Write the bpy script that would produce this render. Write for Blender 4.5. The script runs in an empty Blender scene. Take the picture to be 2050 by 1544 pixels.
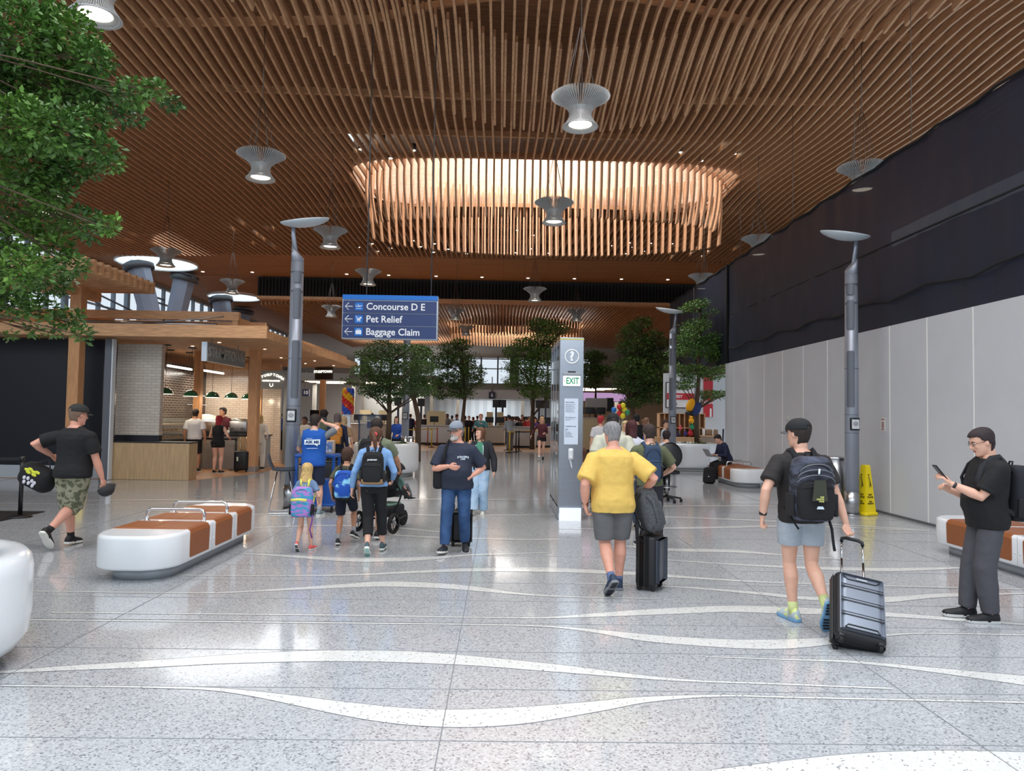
import bpy, math, random
import numpy as np
from mathutils import Vector, Matrix, noise
R = math.radians
random.seed(7)
SC = bpy.context.scene
COL = SC.collection
V = Vector

# ------------------------------------------------------------------ camera
FPX, CX, CY, EYE = 1450.0, 1025.0, 772.0, 1.75
_yc = V((-22 / FPX, -60 / FPX, -1)).normalized()          # world +Y as the camera sees it
_up = V((.016, 1, 0))
_zc = (_up - _yc * _up.dot(_yc)).normalized()
_xc = _yc.cross(_zc)
ROT = Matrix((_xc, _yc, _zc))                              # camera -> world
cam_d = bpy.data.cameras.new('camera')
cam_d.sensor_width = 36
cam_d.lens = FPX / 2050 * 36
cam_d.clip_start, cam_d.clip_end = .05, 400
cam = bpy.data.objects.new('camera', cam_d)
COL.objects.link(cam)
cam.matrix_world = Matrix.Translation((0, 0, EYE)) @ ROT.to_4x4()
SC.camera = cam


def ray(u, v):
    return ROT @ V(((u - CX) / FPX, -(v - CY) / FPX, -1))


def at(u, v, y):
    """the point seen at photograph pixel u, v that lies y metres down the hall"""
    r = ray(u, v)
    return V((0, 0, EYE)) + r * (y / r.y)


def ground(u, v, z=0.0):
    r = ray(u, v)
    return V((0, 0, EYE)) + r * ((z - EYE) / r.z)


# ------------------------------------------------------------------ light
SC.view_settings.view_transform = 'Standard'
SC.view_settings.look = 'None'
SC.view_settings.gamma = 1
SC.view_settings.use_curve_mapping = False
SC.view_settings.exposure = 0.0
W = bpy.data.worlds.new('daylight')
SC.world = W
W.use_nodes = True
_n = W.node_tree.nodes
_bg = _n['Background']
_bg.inputs[0].default_value = (.80, .90, 1.0, 1)
_bg.inputs[1].default_value = 1.15


def area(name, loc, size, sizey, power, col, rot=(0, 0, 0)):
    l = bpy.data.lights.new(name, 'AREA')
    l.shape = 'ELLIPSE'
    l.size, l.size_y, l.energy, l.color = size, sizey, power, col
    o = bpy.data.objects.new(name, l)
    COL.objects.link(o)
    o.location, o.rotation_euler = loc, rot
    return o


# overhead area lights; the first two shine down through the oval roof openings
area('skylight_and_fill', (1.4, 25.8, 13.2), 11, 5, 1050, (.99, .97, .98))
area('skylight_and_fill', (1.4, 8.0, 13.2), 11, 7, 1500, (.95, .97, 1))
area('skylight_and_fill', (-9.0, 3.0, 9.2), 9, 8, 700, (.95, .97, 1))  # wide overhead light, no oval opening at this spot
area('skylight_and_fill', (1.0, -1.0, 9.2), 12, 6, 700, (.92, .96, 1))  # over the camera, no opening modelled above
area('skylight_and_fill', (1, 56.5, 9.85), 9, 5, 900, (1, .96, .9))  # added below the closed deck at the far oval, brightens the hall
area('skylight_and_fill', (-8, 66, 9.85), 9, 6, 900, (1, .98, .95))  # fill added under the deck to lift the dark far hall
area('skylight_and_fill', (-12.5, 35, 9.6), 8, 8, 500, (.95, .97, 1))  # area light beneath the closed deck at left

# ------------------------------------------------------------------ materials


def srgb(c):
    c = [x / 255 for x in c[:3]]
    return tuple(x / 12.92 if x <= .04045 else ((x + .055) / 1.055) ** 2.4 for x in c) + (1,)


_mats = {}


def M(name, rgb, rough=.6, metal=0, var=0, scale=8, stretch=(1, 1, 1), bump=0, bscale=40, emit=0, alpha=1, coat=0,
      rgb2=None, kind='noise', detail=4, ramp=(.35, .65), spec=.5, isl=0):
    """procedural material: colour with noise / waves / bricks / camouflage variation and bump"""
    if name in _mats:
        return _mats[name]
    m = bpy.data.materials.new(name)
    _mats[name] = m
    m.use_nodes = True
    nt = m.node_tree
    N, L = nt.nodes, nt.links
    b = N['Principled BSDF']
    c1 = srgb(rgb)
    b.inputs['Base Color'].default_value = c1
    b.inputs['Roughness'].default_value = rough
    b.inputs['Metallic'].default_value = metal
    b.inputs['Specular IOR Level'].default_value = spec
    b.inputs['Coat Weight'].default_value = coat
    b.inputs['Alpha'].default_value = alpha
    m.diffuse_color = c1
    if emit:
        b.inputs['Emission Color'].default_value = c1
        b.inputs['Emission Strength'].default_value = emit
    tc = None
    if var or rgb2 or bump:
        tc = N.new('ShaderNodeTexCoord')
        mp = N.new('ShaderNodeMapping')
        mp.inputs['Scale'].default_value = stretch
        L.new(tc.outputs['Object'], mp.inputs['Vector'])
    if var or rgb2:
        if kind == 'noise':
            t = N.new('ShaderNodeTexNoise')
            t.inputs['Scale'].default_value = scale
            t.inputs['Detail'].default_value = detail
            fac = t.outputs['Fac']
        elif kind == 'voronoi':
            t = N.new('ShaderNodeTexVoronoi')
            t.inputs['Scale'].default_value = scale
            fac = t.outputs['Distance']
        elif kind == 'wave':
            t = N.new('ShaderNodeTexWave')
            t.inputs['Scale'].default_value = scale
            t.inputs['Distortion'].default_value = detail
            fac = t.outputs['Fac']
        L.new(mp.outputs[0], t.inputs['Vector'])
        cr = N.new('ShaderNodeValToRGB')
        cr.color_ramp.elements[0].position, cr.color_ramp.elements[1].position = ramp
        if rgb2:
            c2 = srgb(rgb2)
        else:
            c2 = tuple(min(1, x * (1 + var)) for x in c1[:3]) + (1,)
            c1 = tuple(x * (1 - var) for x in c1[:3]) + (1,)
        cr.color_ramp.elements[0].color, cr.color_ramp.elements[1].color = c1, c2
        L.new(fac, cr.inputs[0])
        out = cr.outputs[0]
        if isl:
            g = N.new('ShaderNodeNewGeometry')
            h = N.new('ShaderNodeHueSaturation')
            mr = N.new('ShaderNodeMapRange')
            mr.inputs['To Min'].default_value, mr.inputs['To Max'].default_value = 1 - isl, 1 + isl
            L.new(g.outputs['Random Per Island'], mr.inputs['Value'])
            L.new(mr.outputs[0], h.inputs['Value'])
            L.new(out, h.inputs['Color'])
            out = h.outputs[0]
        L.new(out, b.inputs['Base Color'])
    if bump:
        t2 = N.new('ShaderNodeTexNoise')
        t2.inputs['Scale'].default_value = bscale
        t2.inputs['Detail'].default_value = 3
        L.new(mp.outputs[0], t2.inputs['Vector'])
        bp = N.new('ShaderNodeBump')
        bp.inputs['Strength'].default_value = bump
        bp.inputs['Distance'].default_value = .02
        L.new(t2.outputs['Fac'], bp.inputs['Height'])
        L.new(bp.outputs[0], b.inputs['Normal'])
    return m


def brick_mat(name, c1, c2, mortar, w, h, axis='XZ', rough=.3, gap=.012, bump=.4):
    m = bpy.data.materials.new(name)
    m.use_nodes = True
    N, L = m.node_tree.nodes, m.node_tree.links
    b = N['Principled BSDF']
    b.inputs['Roughness'].default_value = rough
    tc = N.new('ShaderNodeTexCoord')
    mp = N.new('ShaderNodeMapping')
    mp.inputs['Rotation'].default_value = {'XZ': (R(-90), 0, 0), 'YZ': (R(-90), 0, R(-90)), 'XY': (0, 0, 0)}[axis]
    if axis == 'YZ':
        mp.vector_type = 'TEXTURE'
        mp.inputs['Rotation'].default_value = (R(90), 0, R(90))
    br = N.new('ShaderNodeTexBrick')
    br.inputs['Color1'].default_value, br.inputs['Color2'].default_value = srgb(c1), srgb(c2)
    br.inputs['Mortar'].default_value = srgb(mortar)
    br.inputs['Scale'].default_value = 1
    br.inputs['Mortar Size'].default_value = gap
    br.inputs['Brick Width'].default_value = w
    br.inputs['Row Height'].default_value = h
    L.new(tc.outputs['Object'], mp.inputs[0])
    L.new(mp.outputs[0], br.inputs['Vector'])
    L.new(br.outputs['Color'], b.inputs['Base Color'])
    bp = N.new('ShaderNodeBump')
    bp.inputs['Strength'].default_value = bump
    bp.invert = True
    bp.inputs['Distance'].default_value = .01
    L.new(br.outputs['Fac'], bp.inputs['Height'])
    L.new(bp.outputs[0], b.inputs['Normal'])
    return m


def terrazzo(name, base, lo, chip, sparse):
    """polished terrazzo: fine chips in a pale matrix"""
    m = bpy.data.materials.new(name)
    m.use_nodes = True
    N, L = m.node_tree.nodes, m.node_tree.links
    b = N['Principled BSDF']
    b.inputs['Roughness'].default_value = .13
    b.inputs['Specular IOR Level'].default_value = .6
    b.inputs['Coat Weight'].default_value = .25
    b.inputs['Coat Roughness'].default_value = .06
    tc = N.new('ShaderNodeTexCoord')
    v = N.new('ShaderNodeTexVoronoi')
    v.inputs['Scale'].default_value = 95
    L.new(tc.outputs['Object'], v.inputs['Vector'])
    sep = N.new('ShaderNodeSeparateColor')
    L.new(v.outputs['Color'], sep.inputs[0])
    cr = N.new('ShaderNodeValToRGB')
    e = cr.color_ramp
    e.interpolation = 'CONSTANT'
    e.elements[0].position, e.elements[0].color = 0, srgb(chip)
    e.elements[1].position, e.elements[1].color = sparse, srgb(lo)
    x = e.elements.new(sparse + (.18 if sparse > .05 else .08))
    x.color = srgb(base)
    x = e.elements.new(.8)
    x.color = srgb([min(255, k + 14) for k in base])
    L.new(sep.outputs[0], cr.inputs[0])
    n = N.new('ShaderNodeTexNoise')
    n.inputs['Scale'].default_value = .7
    L.new(tc.outputs['Object'], n.inputs['Vector'])
    mx = N.new('ShaderNodeMix')
    mx.data_type = 'RGBA'
    mx.blend_type = 'MULTIPLY'
    mx.inputs[0].default_value = .12
    L.new(cr.outputs[0], mx.inputs[6])
    L.new(n.outputs['Fac'], mx.inputs[7])
    L.new(mx.outputs[2], b.inputs['Base Color'])
    return m


# ------------------------------------------------------------------ mesh helpers
def frame(d, up=V((0, 0, 1))):
    d = d.normalized()
    if abs(d.dot(up)) > .97:
        up = V((0, 1, 0))
    x = d.cross(up).normalized()
    return x, x.cross(d).normalized() * -1 if False else x.cross(d), d


class MB:
    def __init__(s):
        s.v, s.f, s.sm = [], [], []

    def add(s, vs, fs, smooth=False, mat=None):
        n = len(s.v)
        s.v += [tuple(mat @ V(p)) if mat is not None else tuple(p) for p in vs]
        s.f += [tuple(i + n for i in f) for f in fs]
        s.sm += [smooth] * len(fs)
        return s

    def box(s, c, size, mat=None):
        x, y, z = [k / 2 for k in size]
        vs = [(c[0] + i * x, c[1] + j * y, c[2] + k * z) for i in (-1, 1) for j in (-1, 1) for k in (-1, 1)]
        return s.add(vs, [(0, 1, 3, 2), (4, 6, 7, 5), (0, 4, 5, 1), (2, 3, 7, 6), (0, 2, 6, 4), (1, 5, 7, 3)], False, mat)

    def rings(s, rings, closed=True, caps=True, smooth=True, mat=None):
        """loft through rings, each a list of n points"""
        n = len(rings[0])
        vs = [p for r in rings for p in r]
        fs = []
        for i in range(len(rings) - 1):
            for j in range(n if closed else n - 1):
                a, b = i * n + j, i * n + (j + 1) % n
                fs.append((a, b, b + n, a + n))
        s.add(vs, fs, smooth, mat)
        if caps:
            k = len(s.v) - len(vs)
            s.f += [tuple(k + j for j in reversed(range(n))), tuple(k + (len(rings) - 1) * n + j for j in range(n))]
            s.sm += [False, False]
        return s

    def tube(s, pts, rad, n=12, flat=1.0, up=V((0, 0, 1)), round_ends=False, mat=None, smooth=True):
        """swept tube; flat squashes it along the 'up' direction"""
        pts = [V(p) for p in pts]
        if not isinstance(rad, (list, tuple)):
            rad = [rad] * len(pts)
        rad = list(rad)
        if round_ends:
            d0, d1 = (pts[0] - pts[1]).normalized(), (pts[-1] - pts[-2]).normalized()
            r0, r1 = rad[0], rad[-1]
            pts = [pts[0] + d0 * r0 * .95, pts[0] + d0 * r0 * .7] + pts + [pts[-1] + d1 * r1 * .7, pts[-1] + d1 * r1 * .95]
            rad = [r0 * .3, r0 * .72] + rad + [r1 * .72, r1 * .3]
        rs = []
        x = None
        for i, p in enumerate(pts):
            d = (pts[min(i + 1, len(pts) - 1)] - pts[max(i - 1, 0)]).normalized()
            if x is None:
                u = up if abs(d.dot(up)) < .95 else V((0, 1, 0))
                x = d.cross(u).normalized()
            else:
                x = (x - d * x.dot(d)).normalized()
            y = d.cross(x)
            rs.append([p + (x * math.cos(a) + y * math.sin(a) * flat) * rad[i] for a in [2 * math.pi * k / n for k in range(n)]])
        return s.rings(rs, True, True, smooth, mat)

    def cyl(s, c, r, h, n=24, r2=None, mat=None, smooth=True):
        r2 = r if r2 is None else r2
        rs = [[(c[0] + q * math.cos(2 * math.pi * k / n), c[1] + q * math.sin(2 * math.pi * k / n), c[2] + z) for k in range(n)]
              for q, z in ((r, 0), (r2, h))]
        return s.rings(rs, True, True, smooth, mat)

    def lathe(s, prof, c=(0, 0, 0), n=32, mat=None, caps=True, sx=1, sy=1):
        rs = [[(c[0] + sx * r * math.cos(2 * math.pi * k / n), c[1] + sy * r * math.sin(2 * math.pi * k / n), c[2] + z) for k in range(n)]
              for r, z in prof]
        return s.rings(rs, True, caps, True, mat)

    def ell(s, c, r, mat=None, n=16, m=10):
        prof = [(math.sin(math.pi * i / m), -math.cos(math.pi * i / m)) for i in range(1, m)]
        prof = [(.02, -1)] + prof + [(.02, 1)]
        rs = [[(c[0] + r[0] * q * math.cos(2 * math.pi * k / n), c[1] + r[1] * q * math.sin(2 * math.pi * k / n), c[2] + r[2] * z)
               for k in range(n)] for q, z in prof]
        return s.rings(rs, True, True, True, mat)

    def rbox(s, c, size, r=.03, rz=None, n=6, mat=None, taper=1.0):
        """box with rounded plan corners (r) and rounded top / bottom edges (rz)"""
        rz = r if rz is None else rz
        hx, hy, hz = [k / 2 for k in size]
        levels = []
        for i in range(4):
            a = math.pi / 2 * i / 3
            levels.append((-hz + rz * (1 - math.sin(a)), rz * (1 - math.cos(a))))
        levels = levels[::-1][::-1]
        prof = [(-hz + rz * (1 - math.cos(a)), rz * (1 - math.sin(a))) for a in [math.pi / 2 * i / 3 for i in range(4)]]
        prof += [(-z, ins) for z, ins in reversed(prof)]
        rs = []
        for z, ins in prof:
            t = 1 + (taper - 1) * (z + hz) / (2 * hz)
            ring = []
            x, y, q = hx * t - ins, hy * t - ins, max(r - ins, .001)
            for cx_, cy_, a0 in ((x - q, y - q, 0), (-x + q, y - q, 90), (-x + q, -y + q, 180), (x - q, -y + q, 270)):
                for k in range(n + 1):
                    a = R(a0 + 90 * k / n)
                    ring.append((c[0] + cx_ + q * math.cos(a), c[1] + cy_ + q * math.sin(a), c[2] + z))
            rs.append(ring)
        return s.rings(rs, True, True, True, mat)

    def prism(s, poly, z0, z1, mat=None):
        n = len(poly)
        vs = [(x, y, z0) for x, y in poly] + [(x, y, z1) for x, y in poly]
        fs = [tuple(reversed(range(n))), tuple(range(n, 2 * n))] + [(i, (i + 1) % n, (i + 1) % n + n, i + n) for i in range(n)]
        return s.add(vs, fs, False, mat)

    def quad(s, a, b, c, d):
        return s.add([a, b, c, d], [(0, 1, 2, 3)])

    def build(s, name, mat, parent=None, world=False, mods=()):
        me = bpy.data.meshes.new(name)
        vs = s.v
        if world and parent is not None:
            inv = wm(parent).inverted()
            vs = [tuple(inv @ V(p)) for p in vs]
        me.from_pydata(vs, [], s.f)
        me.polygons.foreach_set('use_smooth', s.sm)
        me.update()
        o = bpy.data.objects.new(name, me)
        COL.objects.link(o)
        for mm in (mat if isinstance(mat, (list, tuple)) else [mat]):
            me.materials.append(mm)
        if parent is not None:
            o.parent = parent
        for k in mods:
            add_mod(o, *k)
        return o


def add_mod(o, typ, **kw):
    m = o.modifiers.new(typ.lower(), typ)
    for k, v_ in kw.items():
        setattr(m, k, v_)
    return m


def bevel(o, w=.01, seg=2):
    m = add_mod(o, 'BEVEL', width=w, segments=seg, limit_method='ANGLE')
    m.angle_limit = R(50)
    return o


def tag(o, label=None, cat=None, group=None, kind=None):
    for k, v_ in (('label', label), ('category', cat), ('group', group), ('kind', kind)):
        if v_:
            o[k] = v_
    return o


def thing(name, label, cat, loc=(0, 0, 0), rz=0, group=None):
    e = bpy.data.objects.new(name, None)
    e.empty_display_size = .2
    COL.objects.link(e)
    e.matrix_basis = Matrix.Translation(loc) @ Matrix.Rotation(rz, 4, 'Z')
    return tag(e, label, cat, group)


def struct(name, mb, mat, parent=None):
    o = mb.build(name, mat, parent)
    if parent is None:
        o['kind'] = 'structure'
    return o


def dup(root, mat4, label=None, group=None):
    c = root.copy()
    COL.objects.link(c)
    c.matrix_basis = mat4
    if label:
        c['label'] = label
    if group:
        c['group'] = group

    def rec(a, b):
        for ch in kids(a):
            d = ch.copy()
            COL.objects.link(d)
            d.parent = b
            rec(ch, d)
    rec(root, c)
    return c


_kids = {}


def kids(o):
    return [x for x in COL.objects if x.parent == o]


def wm(o):
    m = o.matrix_basis.copy()
    while o.parent is not None:
        o = o.parent
        m = o.matrix_basis @ m
    return m


def text(name, body, size, mat, mtx, parent=None, depth=.002, align='LEFT', bold=0.0, spacing=1.0, xs=1.0):
    """lettering as a thin mesh; mtx places its local XY plane"""
    cu = bpy.data.curves.new(name, 'FONT')
    cu.body, cu.size, cu.extrude, cu.align_x = body, size, depth, align
    cu.align_y = 'CENTER'
    cu.offset = bold
    cu.space_character = spacing
    cu.resolution_u = 3
    t = bpy.data.objects.new(name, cu)
    COL.objects.link(t)
    dg = bpy.context.evaluated_depsgraph_get()
    me = bpy.data.meshes.new_from_object(t.evaluated_get(dg))
    bpy.data.objects.remove(t)
    o = bpy.data.objects.new(name, me)
    me.materials.clear()
    me.materials.append(mat)
    me.transform(mtx @ Matrix.Diagonal((xs, 1, 1, 1)))
    COL.objects.link(o)
    if parent is not None:
        me.transform(wm(parent).inverted())
        o.parent = parent
    return o


FACE = Matrix(((1, 0, 0, 0), (0, 0, -1, 0), (0, 1, 0, 0), (0, 0, 0, 1)))     # XY plane upright, facing -Y


def facing(p, rz=0):
    return Matrix.Translation(p) @ Matrix.Rotation(rz, 4, 'Z') @ FACE


# ------------------------------------------------------------------ shared materials
WOOD = M('fir_batten', (194, 150, 112), .55, var=.22, scale=5, stretch=(9, .7, 9), bump=.05)
WOODX = M('fir_beam', (200, 154, 112), .55, var=.18, scale=5, stretch=(.7, 9, 9))
WOODZ = M('fir_post', (198, 146, 100), .5, var=.16, scale=5, stretch=(9, 9, .6))
WHITE = M('white_solid_surface', (232, 236, 240), .22, coat=.3)
WALLW = M('hoarding_white', (198, 202, 207), .55, var=.02, scale=1.5)
BLACK = M('black_paint', (17, 18, 24), .4)
STEEL = M('brushed_steel', (170, 172, 175), .28, 1, var=.05, scale=3, stretch=(1, 1, 30))
CHROME = M('polished_metal', (205, 207, 210), .15, 1)
GREYM = M('grey_coated_metal', (150, 156, 166), .35, .6)
RUBBER = M('black_rubber', (20, 20, 22), .7)
DARK = M('dark_plastic', (26, 27, 31), .4)
WIRE = M('steel_wire', (110, 108, 105), .4, .8)
LAMPGLOW = M('lamp_glow', (255, 244, 224), .5, emit=9)
# ------------------------------------------------------------------ floor
TERR = terrazzo('terrazzo_grey', (184, 187, 190), (160, 163, 167), (128, 130, 135), .06)
TERRW = terrazzo('terrazzo_white', (226, 227, 224), (216, 217, 214), (150, 151, 153), .03)
SEAM = M('floor_seam', (128, 130, 134), .5)
PLANK = M('oak_plank_floor', (170, 124, 84), .4, var=.25, scale=3, stretch=(.6, 9, 1))
fl = MB().prism([(-46, -9), (16, -9), (16, 34.8), (-46, 34.8)], -.1, 0)
floor = struct('floor', fl, TERR)
b = MB().prism([(-46, 34.8), (16, 34.8), (16, 80), (-46, 80)], -.1, 0)
struct('floor_timber', b, PLANK)
b = MB().prism([(-20, 18.35), (-7.75, 18.35), (-6.95, 20.3), (-6.6, 34.79), (-20, 34.79)], .001, .006)
struct('timber_floor', b, PLANK, floor)


def cat(pts, n):
    """smooth curve through points, sampled evenly in x"""
    xs = [p[0] for p in pts]
    ys = [p[1] for p in pts]
    m = []
    for i in range(len(pts)):
        a, c = max(i - 1, 0), min(i + 1, len(pts) - 1)
        m.append((ys[c] - ys[a]) / (xs[c] - xs[a]))
    out = []
    for k in range(n):
        x = xs[0] + (xs[-1] - xs[0]) * k / (n - 1)
        i = max(j for j in range(len(xs) - 1) if xs[j] <= x + 1e-6)
        h = xs[i + 1] - xs[i]
        t = (x - xs[i]) / h
        y = (2 * t ** 3 - 3 * t ** 2 + 1) * ys[i] + (t ** 3 - 2 * t ** 2 + t) * h * m[i] + (-2 * t ** 3 + 3 * t ** 2) * ys[i + 1] + (t ** 3 - t ** 2) * h * m[i + 1]
        out.append((x, y))
    return out


BANDS = [
    ([(-20, 1345), (141, 1333), (352, 1319), (493, 1309), (599, 1304), (700, 1302), (819, 1304), (925, 1312), (1110, 1330), (1350, 1358.6), (1561, 1368), (1787, 1377)],
     [(-20, 1350), (141, 1343), (300, 1337), (458, 1329), (700, 1325), (922, 1332), (1110, 1346), (1350, 1364), (1561, 1372), (1787, 1381)]),
    ([(-20, 1370.5), (247, 1374), (423, 1377), (528, 1386), (700, 1406.5), (802, 1417), (905, 1421), (1041, 1416), (1178, 1405.6), (1280, 1396), (1438, 1391.5), (1597, 1395), (2060, 1405)],
     [(-20, 1374.5), (388, 1381), (493, 1393), (700, 1436), (802, 1451), (905, 1457), (990, 1455), (1075, 1446.5), (1212, 1423), (1297, 1407), (1438, 1396), (1597, 1399), (2060, 1409)]),
    ([(102, 1225), (700, 1231), (1075, 1236), (1178, 1229), (1280, 1221), (1400, 1215), (1456, 1213), (1561, 1215), (1766, 1225.5), (2060, 1249.6)],
     [(102, 1227.5), (700, 1234), (1075, 1239), (1178, 1236.5), (1246, 1234), (1400, 1228), (1456, 1225.5), (1561, 1229), (1766, 1235), (2060, 1253)]),
    ([(-20, 1239), (700, 1246.5), (1075, 1252), (1178, 1259), (1280, 1269), (1350, 1275), (1491, 1281), (1632, 1278), (1773, 1269.5), (1843, 1267), (2060, 1270.5)],
     [(-20, 1242), (700, 1249.5), (1075, 1255), (1178, 1265.6), (1280, 1283), (1350, 1290), (1491, 1299.4), (1579, 1299.4), (1667, 1290.6), (1773, 1275), (1843, 1270), (2060, 1273.5)]),
    ([(-20, 1182), (423, 1186), (528, 1181), (700, 1168.5), (768, 1164), (837, 1165.5), (939, 1173), (1041, 1187), (1144, 1194), (1321, 1198)],
     [(-20, 1184), (423, 1188.5), (528, 1184.5), (700, 1177), (768, 1175), (871, 1178), (939, 1182.6), (1041, 1191.5), (1144, 1196.5), (1321, 1200)]),
    ([(200, 1149), (500, 1152), (700, 1150), (837, 1143), (939, 1138), (1075, 1136.5), (1178, 1140), (1280, 1146), (1400, 1156), (1526, 1164), (1808, 1172.6), (2060, 1179)],
     [(200, 1151), (500, 1154), (700, 1153), (837, 1147.5), (939, 1145), (1075, 1145.4), (1212, 1149.5), (1332, 1156), (1400, 1160), (1526, 1167), (1808, 1175), (2060, 1182)]),
    ([(458, 1106), (564, 1111), (700, 1117), (785, 1117), (871, 1114), (939, 1110), (1100, 1106)],
     [(458, 1107), (564, 1115), (700, 1125), (802, 1124.6), (871, 1120), (939, 1113.5), (1100, 1107.5)]),
    ([(1250, 1092), (1350, 1098), (1473, 1101.5), (1575, 1111), (1700, 1119)], [(1250, 1095), (1350, 1104), (1473, 1107), (1575, 1113.5), (1700, 1121)]),
    ([(1200, 1110), (1350, 1121.5), (1491, 1130), (1667, 1135.6), (1808, 1137), (1963, 1134), (2060, 1131)],
     [(1200, 1112), (1350, 1123.5), (1491, 1133), (1667, 1142), (1808, 1144), (1963, 1137), (2060, 1133)]),
    ([(1150, 1167), (1350, 1174), (1526, 1186), (1614, 1194.5), (1766, 1195.5), (1878, 1188.5), (2060, 1187)],
     [(1150, 1169), (1350, 1176.5), (1526, 1192), (1614, 1201.5), (1766, 1207), (1878, 1197), (2060, 1189.5)]),
    ([(1413, 1314), (1561, 1319), (1702, 1323), (1843, 1334.7), (2060, 1354.5)], [(1413, 1316.5), (1561, 1322), (1702, 1328), (1843, 1343.5), (2060, 1374)]),
    ([(1420, 1542.5), (1561, 1525), (1702, 1510), (1878, 1503), (2070, 1507)], [(1420, 1545), (1561, 1560), (1702, 1580), (1878, 1600), (2070, 1605)]),
    ([(763, 1068.5), (883, 1075.5), (1038, 1079), (1120, 1079)], [(763, 1071), (883, 1078), (1038, 1081.5), (1120, 1081)]),
    ([(480, 1057), (642, 1051.5), (769, 1054), (900, 1066)], [(480, 1058.5), (642, 1054), (769, 1057), (900, 1067.5)]),
    ([(500, 1030), (700, 1026), (900, 1031), (1150, 1030), (1500, 1040), (1850, 1060)], [(500, 1031.5), (700, 1029), (900, 1033.5), (1150, 1031.5), (1500, 1043), (1850, 1062)]),
    ([(140, 1002), (360, 1000), (600, 1004), (860, 998), (1100, 1001)], [(140, 1003), (360, 1002.5), (600, 1005), (860, 1001), (1100, 1002)]),
    ([(1150, 1058), (1400, 1055), (1600, 1052), (1860, 1062)], [(1150, 1060), (1400, 1059), (1600, 1055), (1860, 1064)]),
    ([(1150, 1016), (1400, 1012), (1600, 1014), (1800, 1020)], [(1150, 1017.5), (1400, 1014.5), (1600, 1015.5), (1800, 1021)]),
]
for up, lo in BANDS:
    N_ = 90
    a = [ground(u, v) for u, v in cat(up, N_)]
    c = [ground(u, v) for u, v in cat([(min(max(p[0], up[0][0]), up[-1][0]), p[1]) for p in lo], N_)]
    mb = MB()
    for i in range(N_ - 1):
        z = V((0, 0, .0015))
        mb.quad(c[i] + z, c[i + 1] + z, a[i + 1] + z, a[i] + z)
    struct('floor_inlay', mb, TERRW, floor)
    mb = MB()
    for ed, sg in ((a, 1), (c, -1)):
        for i in range(N_ - 1):
            p, q = ed[i], ed[i + 1]
            w = .0018 + .0002 * p.y
            z = V((0, 0, .0022))
            o1, o2 = V((0, w, 0)), V((0, -w, 0))
            mb.quad(p + z + o2, q + z + o2, q + z + o1, p + z + o1)
    struct('inlay_edge', mb, SEAM, floor)
mb = MB()
for k in range(-3, 18):
    y = 3.965 + .735 * k * (1 if k < 8 else 1)
    if k % 3 == 2 and k > 5:
        continue
    w = .0018
    mb.box((-1, y + .0, .0012), (62, 2 * w, .0024))
for X in (-12.0, -9.07, -6.13, -3.2, -.3, 2.63, 5.56):
    mb.box((X, 13, .0014), (.006, 42, .0026))
struct('floor_seam', mb, SEAM, floor)

# ------------------------------------------------------------------ ceiling
ZC = 8.0
RAILS = [4.75 + 2.65 * k for k in range(13)]          # ... 15.35, 18.0, 20.65, 23.3 ... 36.55
OX, OY, OA, OB = 1.4, 26.0, 6.35, 2.75               # far oval opening
PAINT_DECK = M('shaded_roof_deck', (140, 100, 70), .7, var=.3, scale=3, stretch=(.5, 9, 1))  # darker than the battens: the shade above them is put into the colour


def zs(x, y):
    """underside of the batten ceiling"""
    g = math.exp(-((x - 1.4) / 9.0) ** 2)
    w = -.25 * math.exp(-((y - 19.0) / 2.2) ** 2) + .45 * math.exp(-((y - 25.5) / 3.0) ** 2) + .45 * math.exp(-((y - 14.5) / 1.8) ** 2)
    return EYE + ZC + g * w - .0006 * (x - 1.4) ** 2


def in_oval(x, y, pad=0.0):
    return ((x - OX) / (OA + pad)) ** 2 + ((y - OY) / (OB + pad)) ** 2 < 1


deck = MB()
ys = [-4, 6, 10, 15.4, 23.3, 28.6, 36.6]
# deck boards with the oval openings left out
def deck_panel(x0, x1, y0, y1, z):
    deck.box(((x0 + x1) / 2, (y0 + y1) / 2, z + .1), (x1 - x0, y1 - y0, .2))
ZD = EYE + ZC + 1.15
deck.box((-3, 36.72, 10.4), (38, .1, 1.3))
deck_panel(-22, -5.3, 4, 36.6, ZD)
deck_panel(8.1, 16, 4, 36.6, ZD)
deck_panel(-5.3, 8.1, 15.3, 23.25, ZD)
deck_panel(-5.3, 8.1, 12.0, 15.3, ZD + .5)
deck_panel(-5.3, 8.1, 28.75, 36.6, ZD)
ceiling = struct('ceiling', deck, PAINT_DECK)
# oval opening walls (wells)
wellm = M('well_boarding', (206, 176, 150), .6, var=.18, scale=4, stretch=(.5, 1, 12))
for cx_, cy_, a_, b_, z0, z1 in ((OX, OY, 6.7, 2.72, EYE + ZC + .35, 13.4), (OX, 8.0, 6.7, 4.0, ZD - .3, 13.4)):
    mb = MB()
    n = 64
    ang = [2 * math.pi * k / n for k in range(n)]
    def se(a, e=.45):
        c_, s_ = math.cos(a), math.sin(a)
        return math.copysign(abs(c_) ** e, c_), math.copysign(abs(s_) ** e, s_)
    r0 = [(cx_ + a_ * se(a)[0], cy_ + b_ * se(a)[1], z0) for a in ang]
    r1 = [(x, y, z1) for x, y, _ in r0]
    mb.rings([r0, r1], True, False, False)
    struct('skylight_well', mb, wellm, ceiling)
    mb = MB().rings([[(x * 1.0, y, z0 - .1) for x, y, z in r0], [(x, y, z0) for x, y, z in r0]], True, False, False)
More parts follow.
